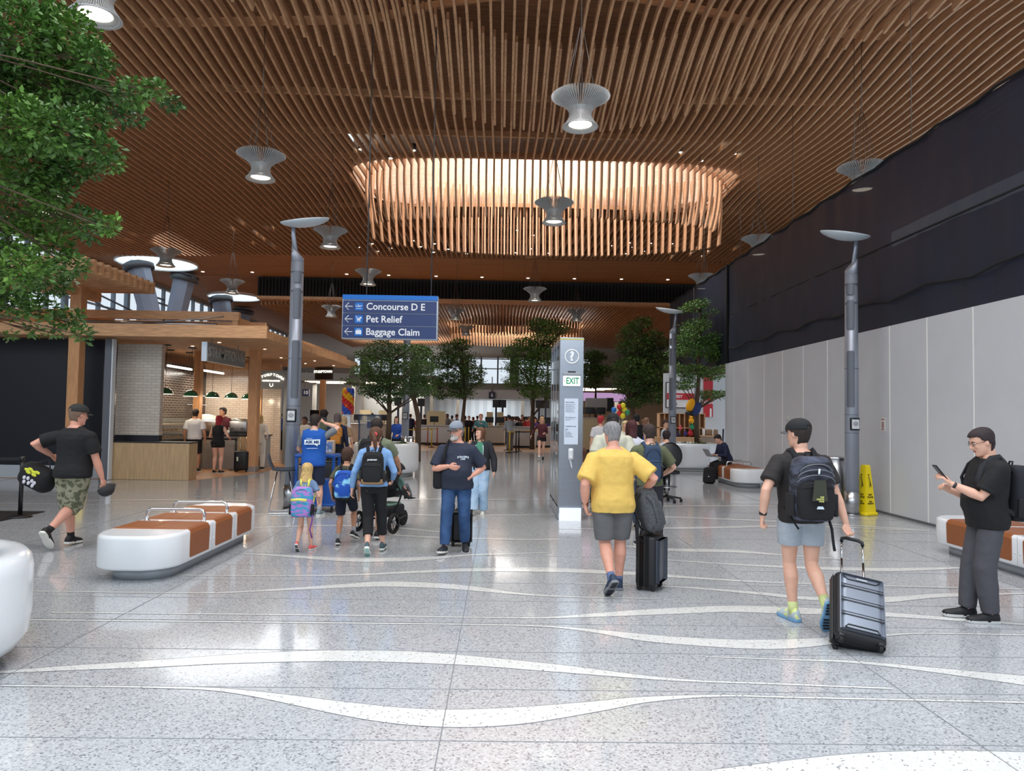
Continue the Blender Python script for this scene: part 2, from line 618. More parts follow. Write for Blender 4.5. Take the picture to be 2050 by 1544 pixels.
# lining boards just above battens: planks running across
# rails (cross beams)
for y in RAILS:
    mb = MB()
    n = 60
    for i in range(n):
        xa, xb = -22 + 38 * i / n, -22 + 38 * (i + 1) / n
        if abs(y - 25.95) < .1 and in_oval((xa + xb) / 2, y, .3):
            continue
        def lift(x):
            if abs(y - 15.35) < .1 and abs(x - 1.4) < 4.3:
                return .62 * math.cos((x - 1.4) / 4.3 * math.pi / 2) ** .9
            return 0
        za, zb = zs(xa, y) + .16 + lift(xa), zs(xb, y) + .16 + lift(xb)
        t, h = .09, .16
        vs = [(xa, y - t / 2, za), (xb, y - t / 2, zb), (xb, y + t / 2, zb), (xa, y + t / 2, za),
              (xa, y - t / 2, za + h), (xb, y - t / 2, zb + h), (xb, y + t / 2, zb + h), (xa, y + t / 2, za + h)]
        mb.add(vs, [(0, 3, 2, 1), (4, 5, 6, 7), (0, 1, 5, 4), (2, 3, 7, 6)])
    struct('cross_beam', mb, WOODX, ceiling)


def board(mb, pts, w=.055, h=.17, tilt=0):
    """board following pts = [(x,y,z)], underside at z"""
    rs = []
    for i, p in enumerate(pts):
        a, c = V(pts[max(i - 1, 0)]), V(pts[min(i + 1, len(pts) - 1)])
        d = (c - a).normalized()
        side = V((1, 0, 0))
        upv = side.cross(d).normalized()
        p = V(p)
        rs.append([p - side * w / 2, p + side * w / 2, p + side * w / 2 + upv * h, p - side * w / 2 + upv * h])
    mb.rings(rs, True, True, False)


SP = .25
rest = MB()
for k in range(int(38 / SP)):
    X = -21.6 + SP * k
    mb = MB() if -12.2 < X < 12.6 else rest
    t = (X - OX) / OA
    yy = [6 + .53 * j for j in range(58)]
    yy = [y for y in yy if y < 36.6] + [36.6]
    if abs(t) < 1:
        q = math.sqrt(1 - t * t)
        yn, yf = OY - OB * q, OY + OB * q
        near = [y for y in yy if y < yn - .4] + [yn - .3]
        far = [yf + .3] + [y for y in yy if y > yf + .4]
        board(mb, [(X, y, zs(X, y)) for y in near])
        board(mb, [(X, y, zs(X, y)) for y in far])
        # battens that turn down around the rim of the opening
        zt = EYE + ZC + .9
        lean = .35 * t * abs(t)
        def hang(y0, zend, dy, x=X, w=.06, d=.30):
            pts = []
            for j in range(8):
                s_ = j / 7
                pts.append((x - lean * .4 * s_ * 1.2 + lean * math.sin(s_ * 3) * .35, y0 + dy * (s_ ** 2), zt + (zend - zt) * s_))
            rs = []
            for px, py, pz in pts:
                rs.append([(px - w / 2, py, pz), (px + w / 2, py, pz), (px + w / 2, py + d, pz), (px - w / 2, py + d, pz)])
            mb.rings(rs, True, True, False)
        hang(yn - .25, EYE + 6.75 - .25 * q, .15)
        hang(yf - .05, EYE + 6.45 - .1 * q, -.35, d=.26)
        if k % 1 == 0:
            hang(yf - .75, EYE + 6.15, -.5, x=X + .12, w=.055, d=.26)
    else:
        board(mb, [(X, y, zs(X, y)) for y in yy])
    # overlapping second layer near the front oval
    dx = X - 1.4
    if abs(dx) < 8.2:
        yb = 18.7 - .11 * dx * dx
        board(mb, [(X + .07, yb - 2.7 + 2.7 * s_ / 5, zs(X, yb - 2.7 + 2.7 * s_ / 5) - .02 - .42 * (s_ / 5) ** 1.6 + .12) for s_ in range(6)], .055, .2)
    if mb is not rest:
        struct('ceiling_batten', mb, WOOD, ceiling)
o = struct('ceiling_battens_beyond', rest, WOOD, ceiling)
o.name = 'ceiling_batten_field'
o['kind'] = 'stuff'

# flat boarded soffit beyond the battens
SOFF = brick_mat('boarded_soffit', (190, 140, 98), (176, 126, 84), (96, 62, 38), 2.4, .17, 'XY', .6, .012, .3)
SKYGLOW = M('sky_glow', (226, 244, 250), .5, emit=1.15)
mb = MB().box((-3.0, 39.7, 9.85), (38, 6.2, .16))
struct('ceiling_soffit', mb, SOFF, ceiling)
mb = MB().box((-18.2, 60.6, 9.87), (7.4, 35.2, .16))
struct('ceiling_soffit', mb, SOFF, ceiling)
RIB = M('black_ribbed', (20, 17, 16), .8, rgb2=(6, 5, 5), kind='wave', scale=3.2, detail=0)
mb = MB()
for i in range(150):
    x = -14.5 + .2 * i
    mb.box((x, 43.0, 9.2), (.12, .1, 1.12))
mb.box((.4, 43.15, 9.2), (30, .1, 1.15))
struct('ceiling_bulkhead', mb, M('bulkhead_black', (18, 15, 14), .8), ceiling)
mb = MB().box((.4, 43.3, 8.55), (30, .7, .18))
struct('bulkhead_beam', mb, WOODX, ceiling)
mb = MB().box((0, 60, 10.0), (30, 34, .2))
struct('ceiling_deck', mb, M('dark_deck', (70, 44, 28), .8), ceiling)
mb = MB()
Z2 = EYE + 6.95
FO = (1.0, 56.5, 5.2, 3.0)
for k in range(124):
    X = -14.6 + .24 * k
    t = (X - FO[0]) / FO[2]
    def z2(y):
        return Z2 + .25 * math.sin((y - 44) / 5.0) * math.exp(-((X - 1) / 9) ** 2) - .002 * (X - 1) ** 2
    yy = [43.8 + 1.3 * j for j in range(22)]
    if abs(t) < 1:
        q = math.sqrt(1 - t * t)
        for seg in ([y for y in yy if y < FO[1] - FO[3] * q], [y for y in yy if y > FO[1] + FO[3] * q]):
            if len(seg) > 1:
                board(mb, [(X, y, z2(y)) for y in seg], .06, .2)
        for y0, ze in ((FO[1] + FO[3] * q, 5.9), (FO[1] - FO[3] * q, 6.2)):
            mb.box((X, y0, (Z2 + .4 + EYE + ze) / 2), (.09, .3, Z2 + .4 - EYE - ze))
            mb.box((X + .1, y0 - .5, (Z2 + EYE + ze) / 2 - .3), (.07, .3, Z2 - EYE - ze))
    else:
        board(mb, [(X, y, z2(y)) for y in yy], .06, .2)
o = struct('ceiling_batten_field', mb, WOOD, ceiling)
o['kind'] = 'stuff'
# round skylights
for i, (u, v, zz, r) in enumerate(((315, 526, 9.72, 2.0), (470, 594, 9.72, 1.7))):
    g = ground(u, v, zz)
    mb = MB().cyl((g.x, g.y, zz - .02), r, .05, 48)
    struct('round_skylight', mb, SKYGLOW, ceiling)
    mb = MB().lathe([(r, -.08), (r + .08, -.08), (r + .08, .05), (r, .05)], (g.x, g.y, zz), 48, caps=False)
    struct('skylight_rim', mb, WHITE, ceiling)

# ceiling downlights: little cans above the battens and lamps in the soffit
CAN = M('can_grey', (70, 70, 72), .5)
cans = [(766, 281), (722, 299), (828, 301), (782, 317), (1433, 287), (1363, 305), (1470, 308), (1404, 322)]
cans += [(472, 452), (496, 441), (520, 462), (548, 453), (533, 472), (512, 479), (558, 488), (278, 458), (260, 467), (313, 477), (332, 468)]
cans += [(746, 488), (718, 495), (786, 497), (759, 503), (830, 482), (842, 494), (870, 488), (868, 505), (898, 499), (934, 508), (903, 512), (1033, 506), (1098, 507), (1063, 512), (1063, 498),
         (1226, 492), (1267, 495), (1305, 487), (1313, 500), (1254, 508), (1292, 503), (1338, 512), (1348, 488), (1378, 505), (1036, 461), (1067, 471), (1390, 494), (1437, 486), (1462, 494), (1404, 512),
         (1416, 502), (1262, 486), (690, 517), (640, 508)]
can = None
for u, v in cans:
    g = ground(u, v, EYE + ZC + .12)
    if can is None:
        can = thing('ceiling_downlight', 'small round grey downlight set between the timber ceiling battens', 'light', g, 0, 'downlights among the ceiling battens')
        MB().cyl((0, 0, 0), .075, .2, 14).build('housing', CAN, can)
        MB().cyl((0, 0, -.008), .06, .01, 14).build('lens', LAMPGLOW, can)
    else:
        dup(can, Matrix.Translation(g))
sof = [(694, 549), (778, 551), (873, 553), (965, 555), (1057, 557), (1150, 558), (1244, 559), (1337, 560), (406, 544), (505, 545), (604, 541), (1100, 533)]
s0 = None
for u, v in sof[:-1]:
    g = ground(u, v, 9.76)
    if s0 is None:
        s0 = thing('soffit_downlight', 'round recessed downlight glowing in the flat timber soffit beyond the battens', 'light', g, 0, 'downlights in the flat soffit')
        MB().lathe([(.09, -.01), (.13, -.01), (.13, 0), (.09, 0)], n=16, caps=False).build('trim_ring', CAN, s0)
        MB().cyl((0, 0, -.008), .095, .008, 16).build('lens', LAMPGLOW, s0)
    else:
        dup(s0, Matrix.Translation(g))

# ------------------------------------------------------------------ side walls
XW = 7.3
mb = MB()
mb.box((XW + .1, 10.5, 1.775), (.2, 26, 3.55))
wall_right = struct('wall_right', mb, WALLW)
SEAMW = M('panel_joint', (238, 238, 234), .5)
mb = MB()
for y in (6.2, 7.42, 8.64, 9.86, 11.08, 12.3, 13.5, 14.8, 16.1, 17.4, 18.7, 20.0, 21.3, 22.6):
    mb.box((XW - .002, y, 1.775), (.006, .022, 3.55))
struct('panel_joint', mb, SEAMW, wall_right)
mb = MB().box((XW - .01, 10.5, .02), (.02, 26, .04))
struct('baseboard_right', mb, M('floor_track', (90, 92, 96), .5))


def netmat(name, a, col):
    m = bpy.data.materials.new(name)
    m.use_nodes = True
    N, L = m.node_tree.nodes, m.node_tree.links
    b = N['Principled BSDF']
    b.inputs['Base Color'].default_value = srgb(col)
    b.inputs['Roughness'].default_value = .55
    tr = N.new('ShaderNodeBsdfTransparent')
    mx = N.new('ShaderNodeMixShader')
    mx.inputs[0].default_value = a
    L.new(tr.outputs[0], mx.inputs[1])
    L.new(b.outputs[0], mx.inputs[2])
    L.new(mx.outputs[0], N['Material Output'].inputs[0])
    return m


def net(name, y0, y1, z0, z1, mat, x, amp, parent, seed, ny=150, nz=26):
    mb = MB()
    vs = []
    for j in range(nz + 1):
        for i in range(ny + 1):
            y = y0 + (y1 - y0) * i / ny
            f = j / nz
            z = z0 + (z1 - z0) * f
            sag = .03 * abs(math.sin(y * 1.3 + seed)) * (1 if j == nz else 0)
            n_ = noise.noise(V((y * 2.2, z * .5 + seed, seed))) + .5 * noise.noise(V((y * 6, z * .8, seed + 4)))
            vs.append((x - amp * n_ - .02, y, z - sag))
    fs = []
    for j in range(nz):
        for i in range(ny):
            a = j * (ny + 1) + i
            fs.append((a, a + 1, a + ny + 2, a + ny + 1))
    mb.add(vs, fs, True)
    return mb.build(name, mat, parent)


netting = thing('debris_netting', 'black debris netting hung above the white hoarding wall on the right', 'netting', (XW, 15, 3.55))
n1 = net('lower_net', -10, 8.2, 0, 1.54, netmat('net_dense', .992, (56, 68, 96)), .08, .05, netting, 1.0)
n2 = net('upper_net', -10, 16.4, 0, 3.22, netmat('net_sheer', .978, (24, 32, 50)), .04, .03, netting, 5.0, 190)
mb = MB()
mb.tube([(0, -10, 1.56), (.04, 8.2, 1.56)], .02, 8)
pts = [(-.05, -10 + .6 * i, .55 + .06 * math.sin(i * 1.7) - .10 * i / 30 * 1) for i in range(31)]
mb.tube(pts, .022, 8)
mb.tube([(-.03, 8.25, -.0), (-.03, 8.25, 3.2)], .05, 8)
mb.tube([(0, -10, 3.22)] + [(0, -9.5 + .5 * i, 3.2 + .03 * math.sin(i * 2.1)) for i in range(52)] + [(0, 16.4, 3.22)], .025, 6)
mb.build('net_rope', M('net_rope', (16, 16, 18), .8), netting)
for i, (y, u) in enumerate(((9.6, 0), (12.7, 0), (14.8, 0), (18.0, 0), (22.0, 0), (26.0, 0))):
    MB().tube([(-.01, y - 15, 3.2), (-.01, y - 15, 6.2)], .006, 6).build('hanging_wire', WIRE, netting)

# ---- left: glazed clerestory wall
GLASS = netmat('clear_glass', .12, (210, 235, 240))
MULL = M('mullion_grey', (120, 132, 145), .4, .3)
LEFTW = M('far_wall_grey', (150, 152, 152), .7, var=.03, scale=1)
mb = MB().box((-22.1, 34, 2.9), (.3, 90, 5.8))
mb.box((-22.1, 62, 6.7), (.3, 34, 1.9))
mb.box((-22.1, 34, 9.75), (.3, 90, .3))
wall_left = struct('wall_left', mb, LEFTW)
mb = MB()
y = 14.0
while y < 78:
    mb.box((-22.0, y, 7.7), (.22, .12 if int(y) % 2 else .3, 3.9))
    y += 1.5
for z in (5.85, 7.4, 8.9):
    mb.box((-22.0, 30, z), (.14, 34, .09))
for z in (7.7, 8.6):
    mb.box((-22.0, 62, z), (.14, 34, .09))
window_1 = struct('window_1', mb, MULL)
mb = MB().box((-22.05, 46, 7.7), (.02, 64, 3.8))
struct('window_pane', mb, GLASS, window_1)
mb = MB()
mb.tube([(-21.7, 30, 8.8), (-21.7, 48, 7.0)], .05, 6).tube([(-21.5, 26, 9.2), (-21.5, 46, 6.3)], .04, 6)
struct('brace_rod', mb, MULL, window_1)

# columns leaning up to the roof
COLM = M('column_steel', (150, 160, 182), .45, .2)
for i, (u0, v0, u1, v1, yy, tw, cap) in enumerate(((270, 506, 318, 700, 39, 2.2, 1), (372, 545, 338, 700, 42, 2.0, 1), (436, 560, 458, 700, 50, 2.0, 0), (490, 596, 478, 700, 56, 2.2, 1))):
    top, bot = at(u0, v0, yy), at(u1, v1, yy)
    d = (top - bot) / (top.z - bot.z)
    base = bot - d * bot.z
    top = base + d * 9.7
    lab = ['leaning steel column left of the round skylight', 'pale steel column leaning left beneath the round skylight edge',
           'grey steel column with a dark flank beyond the two leading columns', 'farthest leaning steel column, beside the street lamp pole'][i]
    c = thing('roof_column', lab, 'column', (base.x, base.y, 0))
    MB().tube([(0, 0, 0), tuple(top - V((base.x, base.y, 0)))], [.42, .62], 8, smooth=False).build('shaft', COLM, c)
    e = top - V((base.x, base.y, 0))
    MB().tube([tuple(e - d * .45), tuple(e - d * .1)], [.78, .78], 20).build('collar', M('column_cap', (92, 96, 104), .5, .4), c)

# ---- far end wall
FARW = M('far_wall_pale', (196, 198, 196), .7)
mb = MB()
mb.box((-3, 74, 2.4), (38, .3, 4.8))
mb.box((-3, 74, 8.75), (38, .3, 2.3))
mb.box((-18.5, 74, 6.2), (7.0, .3, 2.8)).box((12.5, 74, 6.2), (7.0, .3, 2.8))
wall_back = struct('wall_back', mb, FARW)
mb = MB()
for i in range(14):
    mb.box((-14 + 1.7 * i, 73.9, 6.3), (.16 if i % 3 else .9, .2, 3.0))
for z in (4.9, 6.5, 7.5):
    mb.box((-3, 73.9, z), (24, .14, .1))
window_2 = struct('window_2', mb, MULL)
mb = MB().box((-3, 74, 6.2), (24, .02, 2.9))
struct('window_pane', mb, GLASS, window_2)
# ------------------------------------------------------------------ pendant lights
FIN = M('fin_aluminium', (190, 192, 192), .4, .3)


def make_pendant():
    r = thing('pendant_lamp', 'x', 'pendant light')
    mb = MB()
    prof = [(.52, .52), (.42, .46), (.31, .385), (.225, .30), (.195, .22), (.205, .14), (.25, .06), (.315, -.02)]
    n = 60
    for k in range(n):
        a = 2 * math.pi * k / n
        c, s_ = math.cos(a), math.sin(a)
        t = .005
        vs = []
        for i, (ro, z) in enumerate(prof):
            ri = ro - (.05 if i < 5 else .045) - (.10 if i == 1 else 0) - (.02 if i == 0 else 0)
            z_in = z + (.045 if i < 3 else 0)
            for rr, zz in ((ri, z_in), (ro, z)):
                for sg in (-1, 1):
                    vs.append((rr * c - sg * t * s_, rr * s_ + sg * t * c, zz))
        fs = []
        for i in range(len(prof) - 1):
            o_ = 4 * i
            fs += [(o_, o_ + 2, o_ + 6, o_ + 4), (o_ + 1, o_ + 5, o_ + 7, o_ + 3), (o_, o_ + 4, o_ + 5, o_ + 1), (o_ + 2, o_ + 3, o_ + 7, o_ + 6)]
        mb.add(vs, fs)
    mb.build('radial_fin', FIN, r)
    MB().lathe([(.215, .30), (.18, .26), (.165, .18), (.185, .08), (.215, .03)], n=40, caps=False).build('inner_shade', M('lamp_inner', (175, 178, 180), .35, .3), r)
    MB().lathe([(.16, .2), (.16, .24), (.02, .24)], n=24).build('housing', GREYM, r)
    MB().cyl((0, 0, .035), .205, .02, 32).build('lens', LAMPGLOW, r)
    MB().lathe([(.20, .02), (.30, -.03), (.315, -.02), (.215, .05)], n=40, caps=False).build('rim_ring', FIN, r)
    for k in range(6):
        a = 2 * math.pi * (k + .3) / 6
        MB().tube([(.32 * math.cos(a), .32 * math.sin(a), .43), (.03 * math.cos(a), .03 * math.sin(a), 1.75)], .005, 6).build('suspension_wire', WIRE, r)
    MB().tube([(0, 0, 1.75), (0, 0, 3.5)], .008, 6).build('cable', WIRE, r)
    return r


PEND = [(9.2, -5.3, 'top left pendant lamp half hidden by the tree leaves'), (15.6, -5.3, 'finned pendant lamp hanging left of the oval skylight, above the left street lamp'),
        (12.4, 1.3, 'largest and nearest finned pendant lamp in the upper middle'), (18.7, 1.3, 'finned pendant lamp hanging in front of the oval skylight battens'),
        (22.0, -5.3, 'finned pendant lamp just right of the left street lamp dish'), (28.3, -5.3, 'finned pendant lamp directly above the blue directional sign'),
        (31.6, 1.4, 'finned pendant lamp against the black bulkhead in the middle'), (25.3, -11.8, 'finned pendant lamp in front of the round skylight'),
        (18.8, -11.9, 'finned pendant lamp showing through the lower tree leaves at left'), (31.0, -11.6, 'finned pendant lamp beside the farther round skylight'),
        (15.6, 7.85, 'finned pendant lamp nearest on the right, its lower half behind the netting'), (22.0, 7.85, 'second finned pendant lamp along the top edge of the netting'),
        (28.0, 7.75, 'third and farthest finned pendant lamp along the netting edge'), (38.0, -9.0, 'small pendant lamp just right of the left street lamp pole, under the bulkhead'),
        (38.3, -2.5, 'small pendant lamp just right of the blue directional sign'), (38.0, 3.9, 'small pendant lamp above the help point pillar'),
        (45.7, -2.3, 'dark farthest pendant lamp beyond the bulkhead in front of the far battens')]
pend = make_pendant()
first = True
for y, x, lab in PEND:
    m = Matrix.Translation((x, y, EYE + 5.06))
    if first:
        pend.matrix_basis = m
        pend['label'] = lab
        first = False
    else:
        dup(pend, m, lab)
    l = bpy.data.lights.new('pendant_light', 'SPOT')
    l.energy, l.spot_size, l.spot_blend, l.shadow_soft_size, l.color = 260, R(110), .6, .2, (1, .9, .76)
    if y < 30:
        o = bpy.data.objects.new('pendant_light', l)
        COL.objects.link(o)
        o.location = (x, y, EYE + 5.0)

# ------------------------------------------------------------------ tall lamp posts
POLE = M('post_aluminium', (150, 156, 168), .38, .45)
POLED = M('post_panel_grey', (98, 102, 110), .45, .4)


def lamp_post(loc, side, lab, hgt=4.72):
    """side +1: dish leans to the right"""
    r = thing('lamp_post', lab, 'lamp post', loc)
    MB().cyl((0, 0, .02), .128, hgt - .25, 40, .112).build('pole', POLE, r)
    MB().cyl((0, 0, 0), .14, .03, 40).cyl((0, 0, .02), .133, .42, 40, .133).build('base_sleeve', STEEL, r)
    mb = MB()
    n = 32
    z0 = hgt - .24
    top = []
    bot = []
    for k in range(n):
        a = 2 * math.pi * k / n
        x, y = .112 * math.cos(a), .112 * math.sin(a)
        bot.append((x, y, z0))
        top.append((x, y, z0 + .2 - side * x * 1.1))
    mb.rings([bot, top], True, True)
    mb.build('pole_top', POLE, r)
    for z in (1.52, 1.86, 2.72, 3.95, 4.3):
        MB().cyl((0, 0, z), .1245, .008, 32).build('joint_ring', POLED, r)
    mb = MB()
    for z0_, z1_, a0 in ((2.0, 3.05, 250), (3.45, 4.0, 250), (4.1, 4.32, 262)):
        rs = []
        for z in (z0_, z0_ + .04, z1_ - .04, z1_):
            w = 26 if z in (z0_, z1_) else 34
            if side < 0 or True:
                mid = 290 if side > 0 else 235
            rs.append([(.1235 * math.cos(R(mid + q * w / 6)), .1235 * math.sin(R(mid + q * w / 6)), z) for q in range(-6, 7)])
        mb.rings(rs, False, False)
    mb.build('access_panel', POLED, r)
    s = MB().rbox((0, -.115, 1.69), (.17, .05, .23), .04, .012).build('speaker_surround', DARK, r)
    MB().rbox((0, -.14, 1.69), (.13, .02, .18), .025, .006).build('speaker_plate', M('plate_pale', (205, 208, 212), .4), s)
    MB().ell((0, -.148, 1.70), (.05, .008, .05)).build('speaker_grille', M('grille_grey', (150, 152, 156), .6), s)
    MB().tube([(-side * .02, 0, hgt - .22), (-side * .09, 0, hgt + .28), (-side * .10, -.01, hgt + .5)], [.05, .04, .035], 10, .6).build('arm', POLE, r)
    tilt = Matrix.Translation((side * .12, 0, hgt + .52)) @ Matrix.Rotation(-side * R(7), 4, 'Y') @ Matrix.Rotation(R(12), 4, 'X')
    mb = MB()
    prof = [(.01, -.10), (.15, -.09), (.3, -.055), (.40, -.015), (.44, .02), (.44, .035), (.30, .05), (.01, .055)]
    mb.lathe(prof, n=48, mat=tilt)
    mb.build('dish_reflector', M('dish_white', (196, 208, 216), .35), r)
    return r


b1 = ground(582, 1020)
lamp_post(b1, 1, 'grey lamp post with white dish standing left of the ask me cart')
b2 = ground(1706, 1032)
lamp_post(b2, -1, 'grey lamp post with white dish in front of the right hoarding wall')
b3 = at(1346, 832, 23.3)
lamp_post((b3.x, b3.y, 0), -1, 'far lamp post whose dish shows left of the tree by the netting')
b4 = at(812, 832, 24)
lamp_post((b4.x, b4.y, 0), -1, 'far lamp post standing behind the stroller, its top inside the tree crowns', 4.3)

# ------------------------------------------------------------------ hanging direction sign
SY = 15.3
pl, pr = at(686, 636, SY), at(876, 640, SY)
sw = pr.x - pl.x
zt, zb = at(780, 592, SY).z, at(780, 680, SY).z
sg = thing('direction_sign', 'blue hanging sign with white arrows to Concourse, Pet Relief and Baggage Claim', 'sign', ((pl.x + pr.x) / 2, SY, zb))
SIGNB = M('sign_navy', (38, 58, 110), .35)
SIGNC = M('sign_bright_blue', (0, 112, 205), .35)
WTXT = M('sign_white', (240, 244, 248), .4)
H = zt - zb
MB().rbox((0, .06, H / 2), (sw + .02, .16, H), .01).build('frame', M('sign_frame', (190, 196, 205), .35, .4), sg)
MB().box((0, -.03, H - .05), (sw, .04, .10)).build('top_band', SIGNC, sg)
rowh = (H - .13) / 3
for i, (body, icon) in enumerate((('Concourse D E', 0), ('Pet Relief', 1), ('Baggage Claim', 2))):
    zc = H - .115 - rowh * (i + .5)
    p = MB().box((-.005, -.03, zc), (sw - .03, .03, rowh - .014)).build('panel', SIGNB, sg)
    t = text('lettering', body, .205, WTXT, Matrix.Translation(sg.matrix_basis.translation + V((-sw / 2 + .50, -.047, zc))) @ FACE, sg, .001, 'LEFT', .003, 1.0, .96)
    t.parent = p
    mb = MB()
    x0 = -sw / 2 + .06
    mb.tube([(x0, -.05, zc), (x0 + .16, -.05, zc)], .009, 6)
    mb.tube([(x0 + .075, -.05, zc + .075), (x0, -.05, zc), (x0 + .075, -.05, zc - .075)], .009, 6)
    mb.build('arrow', WTXT, p)
    ic = MB().box((-sw / 2 + .35, -.047, zc), (.165, .01, .165)).build('pictogram', SIGNC, p)
    mb = MB()
    c0 = -sw / 2 + .35
    y_ = -.054
    if icon == 0:
        mb.tube([(c0 - .06, y_, zc - .01), (c0 + .02, y_, zc + .002), (c0 + .07, y_, zc + .02)], [.008, .011, .006], 8)
        mb.tube([(c0 + .01, y_, zc), (c0 - .03, y_, zc + .045)], .007, 6).tube([(c0 - .055, y_, zc), (c0 - .07, y_, zc + .03)], .006, 6)
        mb.box((c0, y_, zc - .045), (.11, .004, .008))
    elif icon == 1:
        mb.box((c0, y_, zc), (.07, .006, .035)).box((c0 + .04, y_, zc + .03), (.04, .006, .03))
        for dx in (-.03, -.012, .012, .03):
            mb.box((c0 + dx, y_, zc - .032), (.01, .006, .04))
        mb.tube([(c0 - .035, y_, zc + .01), (c0 - .06, y_, zc + .05)], .006, 6).tube([(c0, y_, zc + .03), (c0 - .06, y_, zc + .07)], .004, 6)
    else:
        mb.rbox((c0, y_, zc - .01), (.12, .006, .085), .002).tube([(c0 - .03, y_, zc + .03), (c0 - .03, y_, zc + .055), (c0 + .03, y_, zc + .055), (c0 + .03, y_, zc + .03)], .006, 6)
    mb.build('symbol', WTXT, ic)
for dx in (-.52, .85):
    MB().tube([(dx, .06, H), (dx, .06, H + 6.4)], .014, 8).build('hanger_rod', M('rod_grey', (88, 90, 92), .5, .5), sg)

# ------------------------------------------------------------------ help point pillar
KY = 12.3
kl, kr = at(1117, 1010, KY), at(1165, 1010, KY)
kw = kr.x - kl.x
kx = (kl.x + kr.x) / 2
kh = at(1140, 676, KY).z
KS = M('kiosk_steel', (146, 154, 165), .3, .5, var=.03, scale=2, stretch=(1, 1, 20))
k = thing('help_point_pillar', 'tall brushed steel help point pillar with question mark and exit sign', 'information pillar', (kx, KY, 0))
MB().rbox((0, .05, kh / 2 + .06), (kw, .16, kh - .12), .008).build('front_panel', KS, k)
MB().box((0, -.0, .10), (kw * .9, .14, .22)).build('lit_plinth', M('plinth_glow', (225, 232, 240), .3, emit=.5), k)
MB().box((0, .05, kh - .03), (kw + .004, .165, .025)).build('top_trim', M('brass_trim', (196, 190, 110), .3, .6), k)
GLB = M('dark_glass', (30, 36, 44), .08, coat=.6)
for i, (y0, y1) in enumerate(((.13, .72), (.76, 1.35), (1.39, 1.98))):
    MB().box((-kw / 2 + .05, (y0 + y1) / 2, kh / 2 - .05), (.1, y1 - y0, kh - .5)).build('display_panel', GLB, k)
    MB().box((-kw / 2 + .045, y1 + .02, kh / 2), (.1, .03, kh)).build('side_post', KS, k)
MB().box((0, 1.05, .12), (kw, 1.9, .22)).build('base_beam', KS, k)
MB().box((0, 1.05, kh - .06), (kw, 1.9, .1)).build('top_beam', KS, k)
mb = MB()
for i in range(9):
    mb.box((-kw / 2 - .003, .3 + .03 * i, 2.0 - .18 * i), (.004, .16, .05))
mb.build('side_graphic', M('etched_white', (180, 186, 190), .5), k)
yf = -.032
def kz(v):
    return at(1140, v, KY - .03).z
mb = MB()
zq = kz(714)
ring = []
rs = []
for q in range(41):
    a = 2 * math.pi * q / 40
    rs.append((.115 * math.cos(a), yf - .003, zq + .115 * math.sin(a)))
mb.tube(rs, .011, 6)
mb.build('emblem_ring', WTXT, k)
text('question_mark', '?', .22, WTXT, Matrix.Translation(V((kx, KY + yf - .004, zq - .0))) @ FACE, k, .003, 'CENTER', .010)
ez = kz(763)
e = MB().rbox((-.0, yf - .02, ez), (.29, .05, .17), .006).build('exit_sign', M('exit_face', (244, 250, 250), .4, emit=.6), k)
text('lettering', 'EXIT', .15, M('exit_green', (40, 150, 100), .4), Matrix.Translation(V((kx + .010, KY + yf - .047, ez - .003))) @ FACE, e, .001, 'CENTER', .004, 1.0, .72)
e.children
text('arrow_mark', '<', .07, M('exit_orange', (205, 130, 60), .4), Matrix.Translation(V((kx - .122, KY + yf - .047, ez))) @ FACE, e, .001, 'CENTER')
MB().rbox((0, yf - .02, ez + .115), (.29, .05, .05), .006).build('exit_sign_cap', M('cap_grey', (150, 155, 160), .4), e)
MB().box((0, yf - .01, ez + .155), (.13, .03, .022)).build('sensor_slot', DARK, e)
for o in list(COL.objects):
    if o.name.startswith(('lettering', 'arrow_mark')) and o.parent == e:
        pass
pz0, pz1 = kz(890), kz(798)
nb = MB().box((0, yf - .003, (pz0 + pz1) / 2), (.235, .008, pz1 - pz0)).build('notice_panel', M('notice_white', (212, 224, 240), .4), k)
INK = M('ink_grey', (70, 78, 90), .6)
TX = lambda s_, sz, z, dx=-.10, bold=0.0: text('notice_text', s_, sz, INK, Matrix.Translation(V((kx + dx, KY + yf - .0085, z))) @ FACE, nb, .0006, 'LEFT', bold)
hh = pz1 - pz0
TX('VISUAL PAGING', .021, pz1 - hh * .085, bold=.0006)
for i in range(9):
    TX('Directions information to view pages'[: 36 - (i * 7) % 9], .0115, pz1 - hh * (.125 + .021 * i))
TX('TEXT TELEPHONE (TTY)', .017, pz1 - hh * .415, bold=.0005)
TX('at courtesy phones nearby', .0135, pz1 - hh * .445)
TX('Dial help desk', .0135, pz1 - hh * .47)
TX('COURTESY PHONE', .021, pz1 - hh * .61, bold=.0006)
for i, s_ in enumerate(('PAGING', 'Dial 0', 'Lost and found', 'Airport information', 'Ground transport', 'Customer service desk')):
    TX(s_, .0145, pz1 - hh * (.67 + .032 * i), bold=.0004)
hz = kz(909)
ph = MB().rbox((0, yf - .02, hz), (.085, .04, .19), .02).build('handset_cradle', M('phone_white', (232, 236, 240), .3), k)
MB().rbox((0, yf - .055, hz + .055), (.045, .035, .05), .014).rbox((0, yf - .055, hz - .055), (.045, .035, .05), .014).rbox((0, yf - .06, hz), (.03, .022, .14), .01).build('handset', M('phone_white', 0), ph)
mb = MB()
mb.tube([(.02 * math.cos(t / 3) * 0 + .022 * math.sin(math.pi * t / 20), yf - .03, hz - .09 - .145 * math.sin(math.pi * t / 20)) if t < 10 else (.022 - .044 * (t - 10) / 10 + 0, yf - .03, hz - .235 + .145 * ((t - 10) / 10) ** 1.5) for t in range(21)], .006, 8)
mb.build('cord', M('phone_white', 0), ph)

